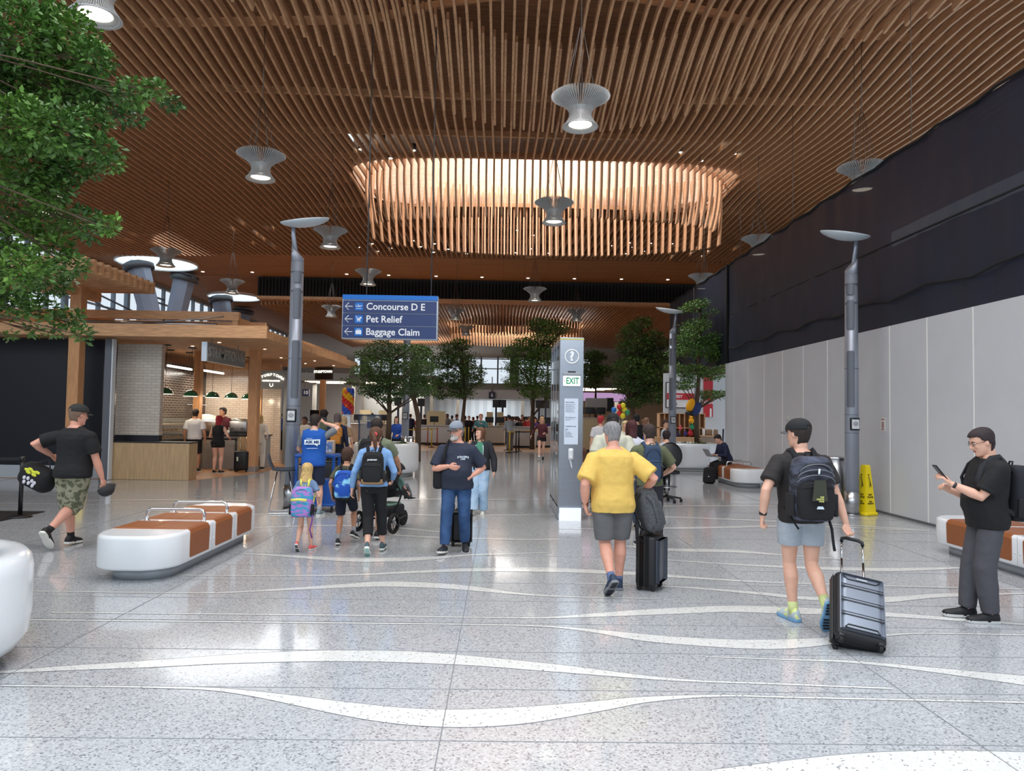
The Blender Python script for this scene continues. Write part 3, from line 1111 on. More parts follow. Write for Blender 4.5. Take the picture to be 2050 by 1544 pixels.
# ------------------------------------------------------------------ benches
LEATH = M('tan_leather', (144, 84, 44), .45, bump=.15, bscale=160)
BOLT = M('bolt_white', (215, 220, 226), .3)


def plan(L, w, rr, n=8):
    """rounded-rectangle outline, x across, y along 0..L"""
    o_ = []
    for cx_, cy_, a0 in ((w / 2 - rr, L - rr, 0), (-w / 2 + rr, L - rr, 90), (-w / 2 + rr, rr, 180), (w / 2 - rr, rr, 270)):
        for q in range(n + 1):
            a = R(a0 + 90 * q / n)
            o_.append((cx_ + rr * math.cos(a), cy_ + rr * math.sin(a)))
    return o_


def loft_plan(mb, L, w, rr, levels):
    rs = []
    for z, ins in levels:
        rs.append([(x * (w / 2 - ins) / (w / 2), ins + y * (L - 2 * ins) / L, z) for x, y in plan(L, w, rr)])
    mb.rings(rs)
    return mb


def bench(loc, L, lab, group=None, segs=((.50, 1.02), (1.20, 1.72), (1.90, 2.42))):
    w = .86
    r = thing('bench', lab, 'bench', loc, 0, group)
    loft_plan(MB(), L, w, .34, [(.12, .03), (.13, .01), (.15, 0), (.43, 0), (.455, .008), (.47, .03)]).build('body', WHITE, r)
    mb = MB()
    loft_plan(mb, L - .3, w - .22, .28, [(0, 0), (.12, 0)])
    mb.v = [(x, y + .15, z) for x, y, z in mb.v]
    mb.build('plinth', M('plinth_grey', (168, 174, 180), .35, .3), r)
    for y0, y1 in segs:
        rs = []
        prof = [(-w / 2 - .006, .17), (-w / 2 - .012, .43), (-w / 2 + .012, .468), (-w / 2 + .05, .482), (-.01, .484), (0, .479), (.01, .484), (w / 2 - .05, .482), (w / 2 - .012, .468), (w / 2 + .012, .43), (w / 2 + .006, .17)]
        for y, sh in ((y0, .012), (y0 + .015, 0), (y1 - .015, 0), (y1, .012)):
            rs.append([(x * (1 - sh), y, z - sh + (.03 if sh and z < .2 else 0)) for x, z in prof] + [(w / 2 - .03, y, .17), (w / 2 - .04, y, .44), (-w / 2 + .04, y, .44), (-w / 2 + .03, y, .17)])
        MB().rings(rs, True, True, False).build('seat_pad', LEATH, r)
    for (a0, a1), (c0, c1) in zip(segs[:-1], segs[1:]):
        y = (a1 + c0) / 2
        h = w / 2 - .10
        pts = [(-h, y, .46), (-h, y, .55), (-h + .02, y, .59), (-h + .06, y, .605), (h - .06, y, .605), (h - .02, y, .59), (h, y, .55), (h, y, .46)]
        g = MB().tube(pts, .019, 10).build('armrest_rail', CHROME, r)
        MB().cyl((-h, y, .468), .035, .008, 16).cyl((h, y, .468), .035, .008, 16).build('flange', CHROME, g)
        for sx in (-1, 1):
            mb = MB()
            for dy in (-.045, .045):
                mb.ell((sx * w / 2, y + dy, .27), (.006, .018, .018), n=12, m=6)
            mb.build('bolt', BOLT, r)
            MB().box((sx * (w / 2 + .0005), y, .30), (.002, .003, .33)).build('panel_joint', M('joint_grey', (150, 155, 160), .5), r)
    return r


bench((-3.76, 7.42, 0), 2.85, 'white bench with tan leather pads at left, behind the man in camouflage shorts')
bench((6.32, 7.05, 0), 2.95, 'white bench with tan leather pads behind the man looking at his phone', segs=((.55, 1.07), (1.25, 1.77), (1.95, 2.47)))
bench((6.42, 18.35, 0), 2.85, 'far white bench with tan pads where the person with a laptop sits')

# ------------------------------------------------------------------ planters and trees
BARK = M('bark', (92, 74, 58), .8, var=.25, scale=10, stretch=(6, 6, 1), bump=.4)
LEAF = M('leaf_green', (58, 96, 40), .42, rgb2=(104, 142, 58), kind='noise', scale=1.2, isl=.35)
LEAFD = M('leaf_dark_green', (40, 70, 30), .45, rgb2=(82, 112, 42), kind='noise', scale=.9, isl=.4)
SOIL = M('planting_soil', (44, 42, 36), .9, bump=.6, bscale=30)


def planter(name, loc, rx, ry, h, lab):
    r = thing(name, lab, 'planter', loc)
    mb = MB().lathe([(.86, .10), (.93, .12), (.985, .2), (1.0, .34), (1.0, h - .12), (.985, h - .05), (.95, h - .012), (.90, h), (.80, h - .002), (.76, h - .03), (.75, h - .10)], n=72, caps=False, sx=rx, sy=ry)
    mb.build('tub', WHITE, r)
    MB().lathe([(.80, 0), (.80, .11), (.1, .11)], n=48, sx=rx, sy=ry).build('plinth', M('plinth_cream', (196, 200, 196), .4), r)
    MB().lathe([(.76, h - .10), (.4, h - .08), (.02, h - .075)], n=40, sx=rx, sy=ry, caps=False).build('soil', SOIL, r)
    for a in (R(-62), R(-118), R(60), R(120)):
        MB().box((rx * math.cos(a) * 1.0005, ry * math.sin(a) * 1.0005, h / 2 + .05), (.006, .006, h - .25)).build('tub_joint', M('joint_grey', 0), r)
    return r


def leaves(mb_name, blobs, n, size, mat, parent, seed=1, whorl=True):
    """leafy crown: leaves spread over the skins of flattened clumps"""
    rng = np.random.default_rng(seed)
    w = np.array([b_[3] * b_[3] for b_ in blobs])
    idx = rng.choice(len(blobs), n, p=w / w.sum())
    B = np.array([[b_[0], b_[1], b_[2], b_[3], b_[4]] for b_ in blobs])[idx]
    d = rng.normal(size=(n, 3))
    d /= np.linalg.norm(d, axis=1)[:, None]
    rad = rng.uniform(.25, 1.0, n) ** .45
    jit = 1 + .25 * np.sin(d[:, 0] * 7 + B[:, 0] * 9) * np.cos(d[:, 1] * 6 + B[:, 2] * 5)
    c = B[:, :3] + d * (rad * jit)[:, None] * np.stack([B[:, 3], B[:, 3], B[:, 4]], 1)
    sz = size * rng.uniform(.6, 1.25, n)
    ax = rng.normal(size=(n, 3)) * np.array([1, 1, .45]) + d * .6
    ax /= np.linalg.norm(ax, axis=1)[:, None]
    nr = rng.normal(size=(n, 3)) * .55 + np.array([0, 0, 1.0])
    sd = np.cross(ax, nr)
    sd /= np.linalg.norm(sd, axis=1)[:, None]
    up = np.cross(sd, ax)
    L_ = sz[:, None]
    v0 = c
    v1 = c + ax * L_ * .55 + sd * L_ * .24 + up * L_ * .06
    v2 = c + ax * L_
    v3 = c + ax * L_ * .55 - sd * L_ * .24 + up * L_ * .06
    vs = np.stack([v0, v1, v2, v3], 1).reshape(-1, 3)
    me = bpy.data.meshes.new(mb_name)
    me.vertices.add(4 * n)
    me.vertices.foreach_set('co', vs.ravel())
    me.loops.add(6 * n)
    q = np.arange(n)[:, None] * 4
    li = np.concatenate([q, q + 1, q + 2, q, q + 2, q + 3], 1)
    me.loops.foreach_set('vertex_index', li.ravel())
    me.polygons.add(2 * n)
    me.polygons.foreach_set('loop_start', np.arange(0, 6 * n, 3))
    me.polygons.foreach_set('loop_total', np.full(2 * n, 3))
    me.update()
    me.materials.append(mat)
    o = bpy.data.objects.new(mb_name, me)
    COL.objects.link(o)
    o.parent = parent
    return o


def tree(lab, base, trunk, blobs, n, size, mat, r0=.09, seed=1, nbranch=None):
    """base: foot of the trunk; trunk: points relative to the base; blobs relative to the base (x, y, z, r, rz)"""
    t = thing('tree', lab, 'tree', base)
    k = len(trunk)
    MB().tube(trunk, [r0 * (1.15 - .75 * i / (k - 1)) for i in range(k)], 10).build('trunk', BARK, t)
    mb = MB()
    rng = random.Random(seed)
    for bx, by, bz, br, brz in blobs:
        # nearest lower trunk point
        zz = [V(p) for p in trunk]
        cand = [p for p in zz if p.z < bz + .05] or [zz[0]]
        p = max(cand, key=lambda q: q.z) if r0 > .06 else min(zz[1:], key=lambda q: abs(q.z - bz - .5))
        e = V((bx, by, bz - brz * .3))
        m_ = p.lerp(e, .5) + V((0, 0, .08 * br))
        mb.tube([p, m_, e], [r0 * .35, r0 * .22, r0 * .1], 6)
        for j in range(5):
            a = rng.uniform(0, 6.28)
            q = e + V((math.cos(a) * br * .75, math.sin(a) * br * .75, rng.uniform(-.3, .5) * brz))
            mb.tube([m_.lerp(e, .6), q], [r0 * .10, r0 * .04], 5)
    mb.build('branches', BARK, t)
    leaves('foliage', blobs, n, size, mat, t, seed)
    return t


def crown(rng, zc, layers, y_spread=1.0):
    """tiers of clumps: layers = [(z, radius, count, blob r)]"""
    out = []
    for z, rad, cnt, br in layers:
        for i in range(cnt):
            a = 2 * math.pi * (i + rng.random() * .6) / cnt
            q = rad * rng.uniform(.55, 1.0)
            out.append((q * math.cos(a), q * math.sin(a) * y_spread, z + rng.uniform(-.12, .12), br * rng.uniform(.8, 1.2), br * rng.uniform(.35, .5)))
        out.append((0, 0, z, br, br * .5))
    return out


# foreground planter and its tree (trunk outside the frame, crown reaching in at top left)
planter('planter', (-4.14, 4.78, 0), .96, .96, .76, 'white rounded planter cut off by the left edge, nearest the camera')
blob_px = [(40, 60, 95), (130, 70, 75), (185, 115, 45), (60, 170, 90), (165, 175, 60), (30, 250, 80), (110, 260, 70), (205, 205, 48), (262, 188, 36), (312, 180, 26), (345, 208, 20), (180, 245, 45), (262, 235, 26),
           (60, 330, 80), (140, 320, 60), (205, 300, 36), (225, 330, 22), (30, 400, 70), (100, 380, 50), (90, 440, 40), (170, 450, 45), (215, 452, 26), (40, 480, 50), (110, 500, 40), (150, 530, 30),
           (40, 540, 55), (100, 560, 45), (30, 610, 36), (90, 620, 28), (140, 640, 26), (165, 668, 20), (70, 662, 16), (20, 672, 12), (110, 665, 16)]
tb = V((-4.6, 5.2, .66))
rng = random.Random(3)
blobs = []
for u, v, rp in blob_px:
    yy = 5.7 + rng.uniform(-.45, .6) + (.3 if v > 500 else 0)
    p = at(u, v, yy)
    rr = rp / FPX * yy * .92
    blobs.append((p.x - tb.x, p.y - tb.y, p.z - tb.z, rr, rr * .8))
for i in range(26):        # the part of the crown beyond the frame
    a = rng.uniform(0, 6.28)
    blobs.append((-.5 + 1.1 * math.cos(a), 1.2 * math.sin(a), rng.uniform(1.6, 4.2), .4, .25))
tree('large leafy tree filling the top left corner, nearest the camera', tb, [(0, 0, 0), (.05, 0, 1.0), (-.05, .05, 2.0), (.1, 0, 3.0), (.2, 0, 3.8)], blobs, 90000, .060, LEAF, .030, 3)

rng = random.Random(11)
# right planter tree by the laptop bench
pz = .88
planter('planter', (6.4, 24.6, 0), .98, .95, .92, 'white rounded planter behind the person with the laptop')
T = [(0, 0, 0), (-.03, 0, 1.2), (.05, 0, 2.4), (0, 0, 3.6), (.1, 0, 4.6)]
def px_blobs(base, items, yspread):
    out = []
    for u, v, rp in items:
        for s_ in (-1, 0, 1):
            yy = base[1] + s_ * yspread * .7 + rng.uniform(-.1, .1)
            p = at(u + rng.uniform(-4, 4), v, base[1])
            rr = rp / FPX * base[1]
            f = 1 if s_ == 0 else .75
            out.append((p.x - base[0], yy - base[1], p.z - base[2], rr * f, rr * .5 * f))
    return out
bs = (at(1396, 832, 24.6).x, 24.6, .84)
tree('slender tree with airy tiers standing in the planter by the laptop bench', bs, T,
     px_blobs(bs, [(1395, 612, 24), (1372, 618, 14), (1415, 630, 14), (1395, 655, 30), (1375, 680, 28), (1420, 680, 26), (1400, 700, 40), (1360, 705, 22), (1435, 715, 20), (1350, 735, 16), (1385, 745, 34), (1430, 750, 24), (1370, 770, 22), (1415, 790, 20), (1440, 790, 16), (1445, 735, 14)], .8),
     13000, .085, LEAF, .085, 4)
# left planter (behind the stroller)
planter('planter', (at(775, 832, 20.8).x, 20.8, 0), .92, 1.0, .93, 'white rounded planter behind the stroller, left of the litter bin')
bs = (at(778, 832, 20.8).x, 20.8, .85)
tree('tree with a dark spreading crown in the planter behind the stroller', bs, [(0, 0, 0), (.02, 0, .9), (0, 0, 1.6), (.05, 0, 2.4)],
     px_blobs(bs, [(770, 700, 40), (735, 712, 26), (815, 705, 30), (765, 735, 52), (725, 745, 24), (830, 740, 40), (755, 770, 40), (705, 765, 14), (800, 775, 42), (840, 785, 22), (740, 785, 24), (775, 795, 26)], .9), 15000, .075, LEAFD, .075, 5)
bs = (at(838, 832, 27).x, 27.0, 0)
tree('tree with a crooked trunk behind the lamp post in the middle left', bs, [(.0, 0, 0), (0, 0, 1.6), (-.2, 0, 2.4), (-.35, 0, 3.2), (-.2, 0, 4)],
     px_blobs(bs, [(838, 705, 28), (845, 735, 30), (830, 765, 30), (850, 780, 24), (815, 788, 22)], 1.0), 9000, .09, LEAFD, .10, 6)
bs = (at(926, 832, 33).x, 33.0, 0)
tree('dark tree behind the bearded man, crown beneath the direction sign', bs, [(0, 0, 0), (0, 0, 1.4), (.1, 0, 2.6), (0, 0, 3.6)],
     px_blobs(bs, [(900, 700, 26), (925, 690, 22), (885, 725, 34), (925, 720, 34), (945, 745, 32), (900, 760, 40), (870, 770, 22), (955, 765, 22), (920, 785, 30), (885, 790, 20)], 1.2), 12000, .11, LEAFD, .10, 7)
bs = (at(1066, 832, 35.5).x, 35.5, .12)
tree('tall bushy tree left of the help point pillar with a bright green top', bs, [(0, 0, 0), (0, 0, 1.6), (.05, 0, 3.0), (.2, 0, 4.4)],
     px_blobs(bs, [(1075, 650, 24), (1100, 655, 26), (1125, 660, 20), (1090, 680, 36), (1050, 690, 28), (1025, 705, 24), (1085, 715, 46), (1040, 735, 40), (1080, 760, 44), (1030, 765, 26), (1065, 785, 30), (1100, 790, 20)], 1.4), 18000, .11, LEAF, .11, 8)
bs = (at(1192, 832, 38).x, 38.0, 0)
tree('dark tree showing just right of the help point pillar', bs, [(0, 0, 0), (0, 0, 1.6), (0, 0, 3.2)],
     px_blobs(bs, [(1190, 715, 24), (1180, 740, 30), (1205, 745, 24), (1185, 765, 26)], 1.2), 8000, .12, LEAFD, .11, 9)
bs = (at(1272, 832, 31).x, 31.0, 0)
tree('large dark tree between the balloons and the poster wall', bs, [(0, 0, 0), (0, 0, 1.3), (-.2, 0, 2.4), (0, 0, 3.8)],
     px_blobs(bs, [(1280, 650, 26), (1262, 665, 24), (1300, 675, 24), (1320, 690, 20), (1275, 695, 44), (1310, 720, 34), (1265, 735, 46), (1300, 755, 46), (1260, 775, 34), (1300, 790, 40), (1325, 770, 22), (1270, 805, 26), (1245, 760, 16)], 1.4), 19000, .11, LEAFD, .12, 10)

# low green plants in the two planters
for nm, c0, lab in (('ground_plant', (at(775, 832, 20.8).x, 20.8, .84), 'low leafy plants around the trunk in the planter behind the stroller'), ('ground_plant', (6.4, 24.6, .83), 'low leafy plants around the trunk in the planter by the laptop bench')):
    t = thing(nm, lab, 'plant', c0)
    rng2 = random.Random(5)
    leaves('foliage', [(.5 * math.cos(a), .5 * math.sin(a), .03, .16, .07) for a in [rng2.uniform(0, 6.28) for _ in range(14)]], 1500, .06, LEAFD, t, 12)
# ------------------------------------------------------------------ people
SK = {'fair': (222, 172, 148), 'tan': (196, 142, 112), 'pink': (218, 158, 136), 'brown': (128, 84, 62), 'deep': (84, 56, 44)}


def skin(n):
    return M('skin_' + n, SK[n], .5, var=.05, scale=14)


def cloth(name, rgb, rough=.85, **k):
    k.setdefault('bump', .35)
    k.setdefault('bscale', 9)
    return M('cloth_' + name, rgb, rough, **k)


HEAD = [(-.118, .020, .026, .052), (-.112, .036, .042, .040), (-.098, .048, .058, .027), (-.07, .060, .074, .013), (-.035, .068, .087, .005), (0, .0735, .0945, 0),
        (.035, .0765, .099, -.003), (.065, .072, .094, -.006), (.09, .058, .076, -.008), (.107, .038, .05, -.01), (.116, .016, .02, -.01)]


def hprof(z):
    for a, b in zip(HEAD[:-1], HEAD[1:]):
        if a[0] <= z <= b[0]:
            t = (z - a[0]) / (b[0] - a[0])
            return [a[i] + (b[i] - a[i]) * t for i in (1, 2, 3)]
    return HEAD[0][1:] if z < 0 else HEAD[-1][1:]


def head_shell(mb, mat4, infl, cond, add=.0, z0=-.10, z1=.1155, nz=16, na=36, wob=0.0, seed=0, zadd=0.0):
    vs, keep = [], []
    for j in range(nz + 1):
        z = z0 + (z1 - z0) * (1 - (1 - j / nz) ** 1.3)
        rx, ry, yo = hprof(z)
        for k in range(na):
            a = 2 * math.pi * k / na          # 0 = front
            w = 1 + wob * noise.noise(V((math.sin(a) * 4, math.cos(a) * 4, z * 35 + seed))) if wob else 1
            r_x, r_y = (rx * infl + add) * w, (ry * infl + add) * w
            vs.append((r_x * math.sin(a), yo + r_y * math.cos(a), z * (1 + (infl - 1) * .9) + zadd + (add if z > .1 else add * max(0, z) / .1)))
    fs = []
    for j in range(nz):
        zm = z0 + (z1 - z0) * (1 - (1 - (j + .5) / nz) ** 1.3)
        for k in range(na):
            am = 2 * math.pi * (k + .5) / na
            th = abs((am + math.pi) % (2 * math.pi) - math.pi)
            if cond(th, zm):
                a, b = j * na + k, j * na + (k + 1) % na
                fs.append((a, a + na, b + na, b))
    fs.append(tuple(nz * na + k for k in reversed(range(na))))
    mb.add(vs, fs, True, mat4)


def ik(a, t, l1, l2, pole):
    d = t - a
    L_ = min(d.length, (l1 + l2) * .999)
    u = d.normalized()
    t = a + u * L_
    c = (l1 * l1 + L_ * L_ - l2 * l2) / (2 * L_)
    h = math.sqrt(max(l1 * l1 - c * c, 0))
    p = V(pole)
    p = (p - u * p.dot(u))
    p = p.normalized() if p.length > 1e-4 else V((0, -1, 0))
    return a + u * c + p * h, t


def hand_mesh(mb, w, d, th, left, curl=.35, s=1.0, spread=.0):
    d = d.normalized()
    th = (th - d * th.dot(d)).normalized()
    n = d.cross(th) * (1 if left else -1)
    pr = []
    for f, hw, ht in ((-.03, .024, .020), (0, .025, .019), (.03, .036, .018), (.06, .042, .0165), (.088, .041, .014), (.098, .034, .010)):
        c = w + d * f * s
        pr.append([c + (th * math.cos(a) * hw + n * math.sin(a) * ht) * s for a in [2 * math.pi * q / 12 for q in range(12)]])
    mb.rings(pr)
    for i, (o_, ln) in enumerate(((.031, .074), (.0105, .082), (-.0105, .077), (-.030, .060))):
        p = w + (d * .088 + th * o_) * s
        ang = 0
        pts = [p]
        c = curl * (1 + .12 * i)
        for fr, da in ((.46, 62), (.30, 78), (.24, 52)):
            ang += R(da) * c
            dd = d * math.cos(ang) + n * math.sin(ang) + th * spread * (o_ / .03)
            p = p + dd * ln * fr * s
            pts.append(p)
        mb.tube(pts, [.0098 * s, .0092 * s, .0084 * s, .0072 * s], 8, round_ends=True)
    a = w + (d * .022 + th * .024) * s
    b_ = a + (d * .028 + th * .030 + n * .008) * s
    c = b_ + (d * .030 + th * (.012 - .022 * curl) + n * .022 * curl) * s
    e = c + (d * .022 - th * .010 * curl + n * .014 * curl) * s
    mb.tube([a, b_, c, e], [.014 * s, .0125 * s, .0105 * s, .0085 * s], 8, round_ends=True)


def shoe_meshes(mat4, s, up_mat, sole_mat, root, w=1.0, low=True, tread=None):
    mb = MB()
    secs = [(-.078, .018, .045), (-.070, .030, .075), (-.04, .036, .098), (0, .038, .100), (.03, .040, .088), (.07, .043, .066), (.12, .048, .054), (.16, .046, .046), (.19, .036, .038), (.207, .016, .028)]
    rs = []
    for y, hw, h in secs:
        r_ = []
        for q in range(13):
            a = math.pi * q / 12
            r_.append((hw * w * math.cos(a), y, -.075 + h * math.sin(a) ** .7))
        rs.append(r_)
    mb.rings([[V(p) * s for p in r_] for r_ in rs], True, True, True, mat4)
    o = mb.build('shoe', up_mat, root, True)
    mb = MB()
    pl_ = [(.016, -.082), (.034, -.07), (.040, -.03), (.038, .03), (.046, .08), (.051, .125), (.046, .165), (.030, .198), (.0, .212)]
    out = pl_ + [(-x, y) for x, y in reversed(pl_[:-1])]
    lv = [(-.092, .94), (-.09, 1.0), (-.076, 1.03), (-.066, 1.0)]
    mb.rings([[V((x * w * f, y * (1 + (f - 1) * .5), z)) * s for x, y in out] for z, f in lv], True, True, False, mat4)
    so = mb.build('sole', sole_mat, None)
    inv = root.matrix_basis.inverted()
    so.data.transform(inv)
    so.parent = o
    if tread is not None:
        mb = MB()
        for i in range(9):
            y = -.06 + i * .029
            if i != 4:
                mb.box((0, y, -.093), (.07 if 3 < i < 8 else .055, .017, .006), mat4 @ Matrix.Scale(s, 4))
        t_ = mb.build('tread', tread, None)
        t_.data.transform(inv)
        t_.parent = o
    return o


def laces(root, o_, mat4, s):
    mb = MB()
    for i in range(4):
        mb.tube([V((-.02, .025 + .02 * i, .012 - .010 * i)) * s, V((.02, .025 + .02 * i, .012 - .010 * i)) * s], .003 * s, 5, mat=mat4)
    t_ = mb.build('laces', M('lace_white', (225, 225, 225), .8), None)
    t_.data.transform(root.matrix_basis.inverted())
    t_.parent = o_


class Person:
    pass


def person(label, loc, rz=0.0, h=1.75, skin_='fair', bulk=1.0, belly=0.0, lean=0.0, head=(0, 0), hair=('short', (50, 36, 30)),
           top=None, bottom=None, shoes=None, sock=None, feet=None, hands=None, poles=None, grip=(.35, .35), hdir=(None, None), thumb=(None, None),
           q='near', extras=(), hips=None, knee=None, beard=None, child=False, female=False, group=None, sit=False, tilt=0.0, sh=1.0, face=True):
    """feet: two (x, y, z_ankle, pitch, yaw); hands: two wrist targets; units of a 1.75 m person; facing +Y"""
    P = Person()
    rzr = R(rz)
    root = thing('person', label, 'person', (loc[0], loc[1], loc[2] if len(loc) > 2 else 0), rzr, group)
    s = h / 1.75
    P.root, P.s = root, s
    Mw = Matrix.Translation(root.matrix_basis.translation) @ Matrix.Rotation(rzr, 4, 'Z')
    P.M = Mw
    vox = {'near': .0075, 'mid': .011, 'far': .020}[q] * (1 if not child else .8)
    hip = V(hips) if hips else V((0, 0, .92))
    dz = hip.z - .92
    ln = R(lean)
    hs = 1.22 if child else 1.0

    def bend(p):
        p = V(p)
        f = min(max((p.z - .95) / .16, 0), 1)
        a = ln * f
        y, z = p.y, p.z - .95
        c, sn = math.cos(a), math.sin(a)
        x = p.x
        y2, z2 = y * c + z * sn, z * c - y * sn
        if tilt:
            t_ = R(tilt) * f
            x, z2 = x * math.cos(t_) + z2 * math.sin(t_), z2 * math.cos(t_) - x * math.sin(t_)
        return V((hip.x + x, hip.y + y2, z2 + .95 + dz))
    P.bend = bend
    P.w = lambda p: Mw @ (bend(p) * s)
    P.wl = lambda p: Mw @ (V(p) * s)
    S4 = Mw @ Matrix.Scale(s, 4)

    smod = [('REMESH', dict(mode='VOXEL', voxel_size=vox, use_smooth_shade=True)), ('SMOOTH', dict(factor=.5, iterations=3 if q != 'far' else 1))]

    def fin(mb, name, mat, v_=None, it=None, displace=0):
        o = mb.build(name, mat, root, True)
        add_mod(o, 'REMESH', mode='VOXEL', voxel_size=(v_ or vox), use_smooth_shade=True)
        add_mod(o, 'SMOOTH', factor=.5, iterations=it or (3 if q != 'far' else 1))
        if displace and q != 'far':
            tx = bpy.data.textures.get('fold') or bpy.data.textures.new('fold', 'CLOUDS')
            tx.noise_scale = .11
            m = add_mod(o, 'DISPLACE', strength=displace, mid_level=.5)
            m.texture = tx
            m.texture_coords = 'LOCAL'
        return o

    shw = (.165 if female else .185) * (1 + (bulk - 1) * .55) * sh
    W = 1 + (bulk - 1)
    tor = [(.84, .150, .110, .0), (.90, .172, .118, -.008), (.96, .168, .118, -.005), (1.03, .152, .112, .003), (1.10, .145, .108, .005), (1.18, .152, .112, .005), (1.26, .164, .118, .004), (1.33, .172, .115, 0),
           (1.39, .170, .102, -.004), (1.435, .150, .084, -.008), (1.465, .105, .068, -.012), (1.49, .062, .058, -.012)]
    if female:
        tor = [(z, rx * (1.04 if z < 1 else .88 if z < 1.2 else .90), ry, yo) for z, rx, ry, yo in tor]

    def torso_rings(infl, z0, z1, flare=0.0, n=28, straight=False):
        out = []
        for z, rx, ry, yo in tor:
            if z < z0 - .001 or z > z1 + .001:
                continue
            out.append((z, rx, ry, yo))
        for zz in (z0, z1):
            if all(abs(o_[0] - zz) > .012 for o_ in out):
                for a, b in zip(tor[:-1], tor[1:]):
                    if a[0] <= zz <= b[0]:
                        t = (zz - a[0]) / (b[0] - a[0])
                        out.append((zz,) + tuple(a[i] + (b[i] - a[i]) * t for i in (1, 2, 3)))
        if z0 < .84:
            out.append((z0, .155, .112, 0))
        out.sort()
        rs = []
        for z, rx, ry, yo in out:
            bl = belly * math.exp(-((z - 1.08) / .12) ** 2)
            w = W if z < 1.4 else 1 + (W - 1) * .4
            fl_ = flare * max(0, (1.15 - z) / .25)
            if straight and not female and z < 1.33:
                rx = max(rx, .163)
            a_, b_ = rx * w + infl + fl_, ry * w * 1.0 + infl + fl_ + bl / 2
            rs.append([bend((a_ * math.copysign(abs(math.cos(t)) ** .85, math.cos(t)), yo + bl / 2 + b_ * math.sin(t), z)) for t in [2 * math.pi * k / n for k in range(n)]])
        return rs

    # joints
    shz = 1.385 - max(0, bulk - 1) * .13
    shoulder = [bend((-shw, -.005, shz)), bend((shw, -.005, shz))]
    neckp = [bend((-.05, -.012, 1.455)), bend((.05, -.012, 1.455))]
    hands = hands or ((-.27, .05, .86), (.27, .05, .86))
    poles = poles or ((-.4, -1, 0), (.4, -1, 0))
    feet = feet or ((-.10, 0, .092, 0, 8), (.10, 0, .092, 0, -8))
    elb, wri = [], []
    for i in (0, 1):
        e, w_ = ik(shoulder[i], V(hands[i]), .285, .255, poles[i])
        elb.append(e)
        wri.append(w_)
    P.wrist = [Mw @ (w_ * s) for w_ in wri]
    P.wri, P.elb = wri, elb
    hipj = [hip + V((-.09 * (1 + (W - 1) * .5), 0, 0)), hip + V((.09 * (1 + (W - 1) * .5), 0, 0))]
    kn, an = [], []
    knee = knee or ((0, 1, 0), (0, 1, 0))
    for i in (0, 1):
        k_, a_ = ik(hipj[i], V(feet[i][:3]), .43, .405, knee[i])
        kn.append(k_)
        an.append(a_)

    # body
    mb = MB()
    mb.rings([[p for p in r_] for r_ in torso_rings(0, .84, 1.49)])
    nb_ = bend((0, -.012, 1.46))
    Hd = Matrix.Translation(bend((0, -.005, 1.50))) @ Matrix.Rotation(-ln * .5, 4, 'X') @ Matrix.Rotation(R(head[0]), 4, 'Z') @ Matrix.Rotation(-R(head[1]), 4, 'X') @ Matrix.Translation((0, .018, .125 * hs)) @ Matrix.Scale(hs, 4)
    P.H = S4 @ Hd
    hc = Hd @ V((0, -.022, -.05))
    mb.tube([nb_, bend((0, -.01, 1.50)), hc], [.062 * (1 + (W - 1) * .8), .054 * (1 + (W - 1) * .5), .056], 16)
    mb.rings([[Hd @ V((rx * math.cos(t), yo + ry * math.sin(t), z)) for t in [2 * math.pi * k / 24 for k in range(24)]] for z, rx, ry, yo in HEAD])
    if q != 'far':
        mb.tube([Hd @ V((0, .086, .022)), Hd @ V((0, .100, 0)), Hd @ V((0, .113, -.022)), Hd @ V((0, .098, -.033))], [.008, .0095, .013, .010], 8, round_ends=True)
        mb.ell((0, .074, -.097), (.024, .018, .016), Hd)
        mb.ell((0, .079, .034), (.048, .016, .010), Hd)
        mb.ell((-.030, .068, -.018), (.024, .020, .018), Hd)
        mb.ell((.030, .068, -.018), (.024, .020, .018), Hd)
    for sx in (-1, 1):
        mb.ell((sx * .077, -.008, -.002), (.010, .020, .032), Hd @ Matrix.Rotation(0, 4, 'Z'), 10, 8)
    aw = 1 + (W - 1) * .7
    if female or child:
        aw *= .86
    for i in (0, 1):
        a, e, w_ = shoulder[i], elb[i], wri[i]
        mb.tube([a, a.lerp(e, .35), a.lerp(e, .8), e, e.lerp(w_, .3), e.lerp(w_, .75), w_], [.056 * aw, .050 * aw, .041 * aw, .039 * aw, .042 * aw, .031 * aw, .026], 14, round_ends=True)
        fd = (w_ - e).normalized()
        d = V(hdir[i]) if hdir[i] is not None else (fd * .85 + V((0, 0, -.15)))
        th_ = V(thumb[i]) if thumb[i] is not None else (V((0, 1, 0)) if abs(d.normalized().y) < .8 else V((0, 0, 1)))
        hand_mesh(mb, w_, d, th_, i == 0, grip[i], .98 if not female else .9)
    lw = 1 + (W - 1) * .6
    for i in (0, 1):
        a, k_, n_ = hipj[i], kn[i], an[i]
        back = (k_ - (a + n_) / 2)
        calf = k_.lerp(n_, .30) - V((0, .014, 0))
        mb.tube([a, a.lerp(k_, .4), a.lerp(k_, .8), k_, calf, k_.lerp(n_, .65), n_ + (k_ - n_) * .05, n_ + V((0, 0, -.03))], [.088 * lw, .080 * lw, .060 * lw, .053 * lw, .059 * lw, .044 * lw, .034 * lw, .034], 16)
    fin_b = [r for r in mb.v]
    mb.v = [tuple(V(p) * s) for p in mb.v]
    mb.v = [tuple(Mw @ V(p)) for p in mb.v]
    fin(mb, 'body', skin(skin_))

    def out(mb):
        mb.v = [tuple(Mw @ (V(p) * s)) for p in mb.v]
        return mb

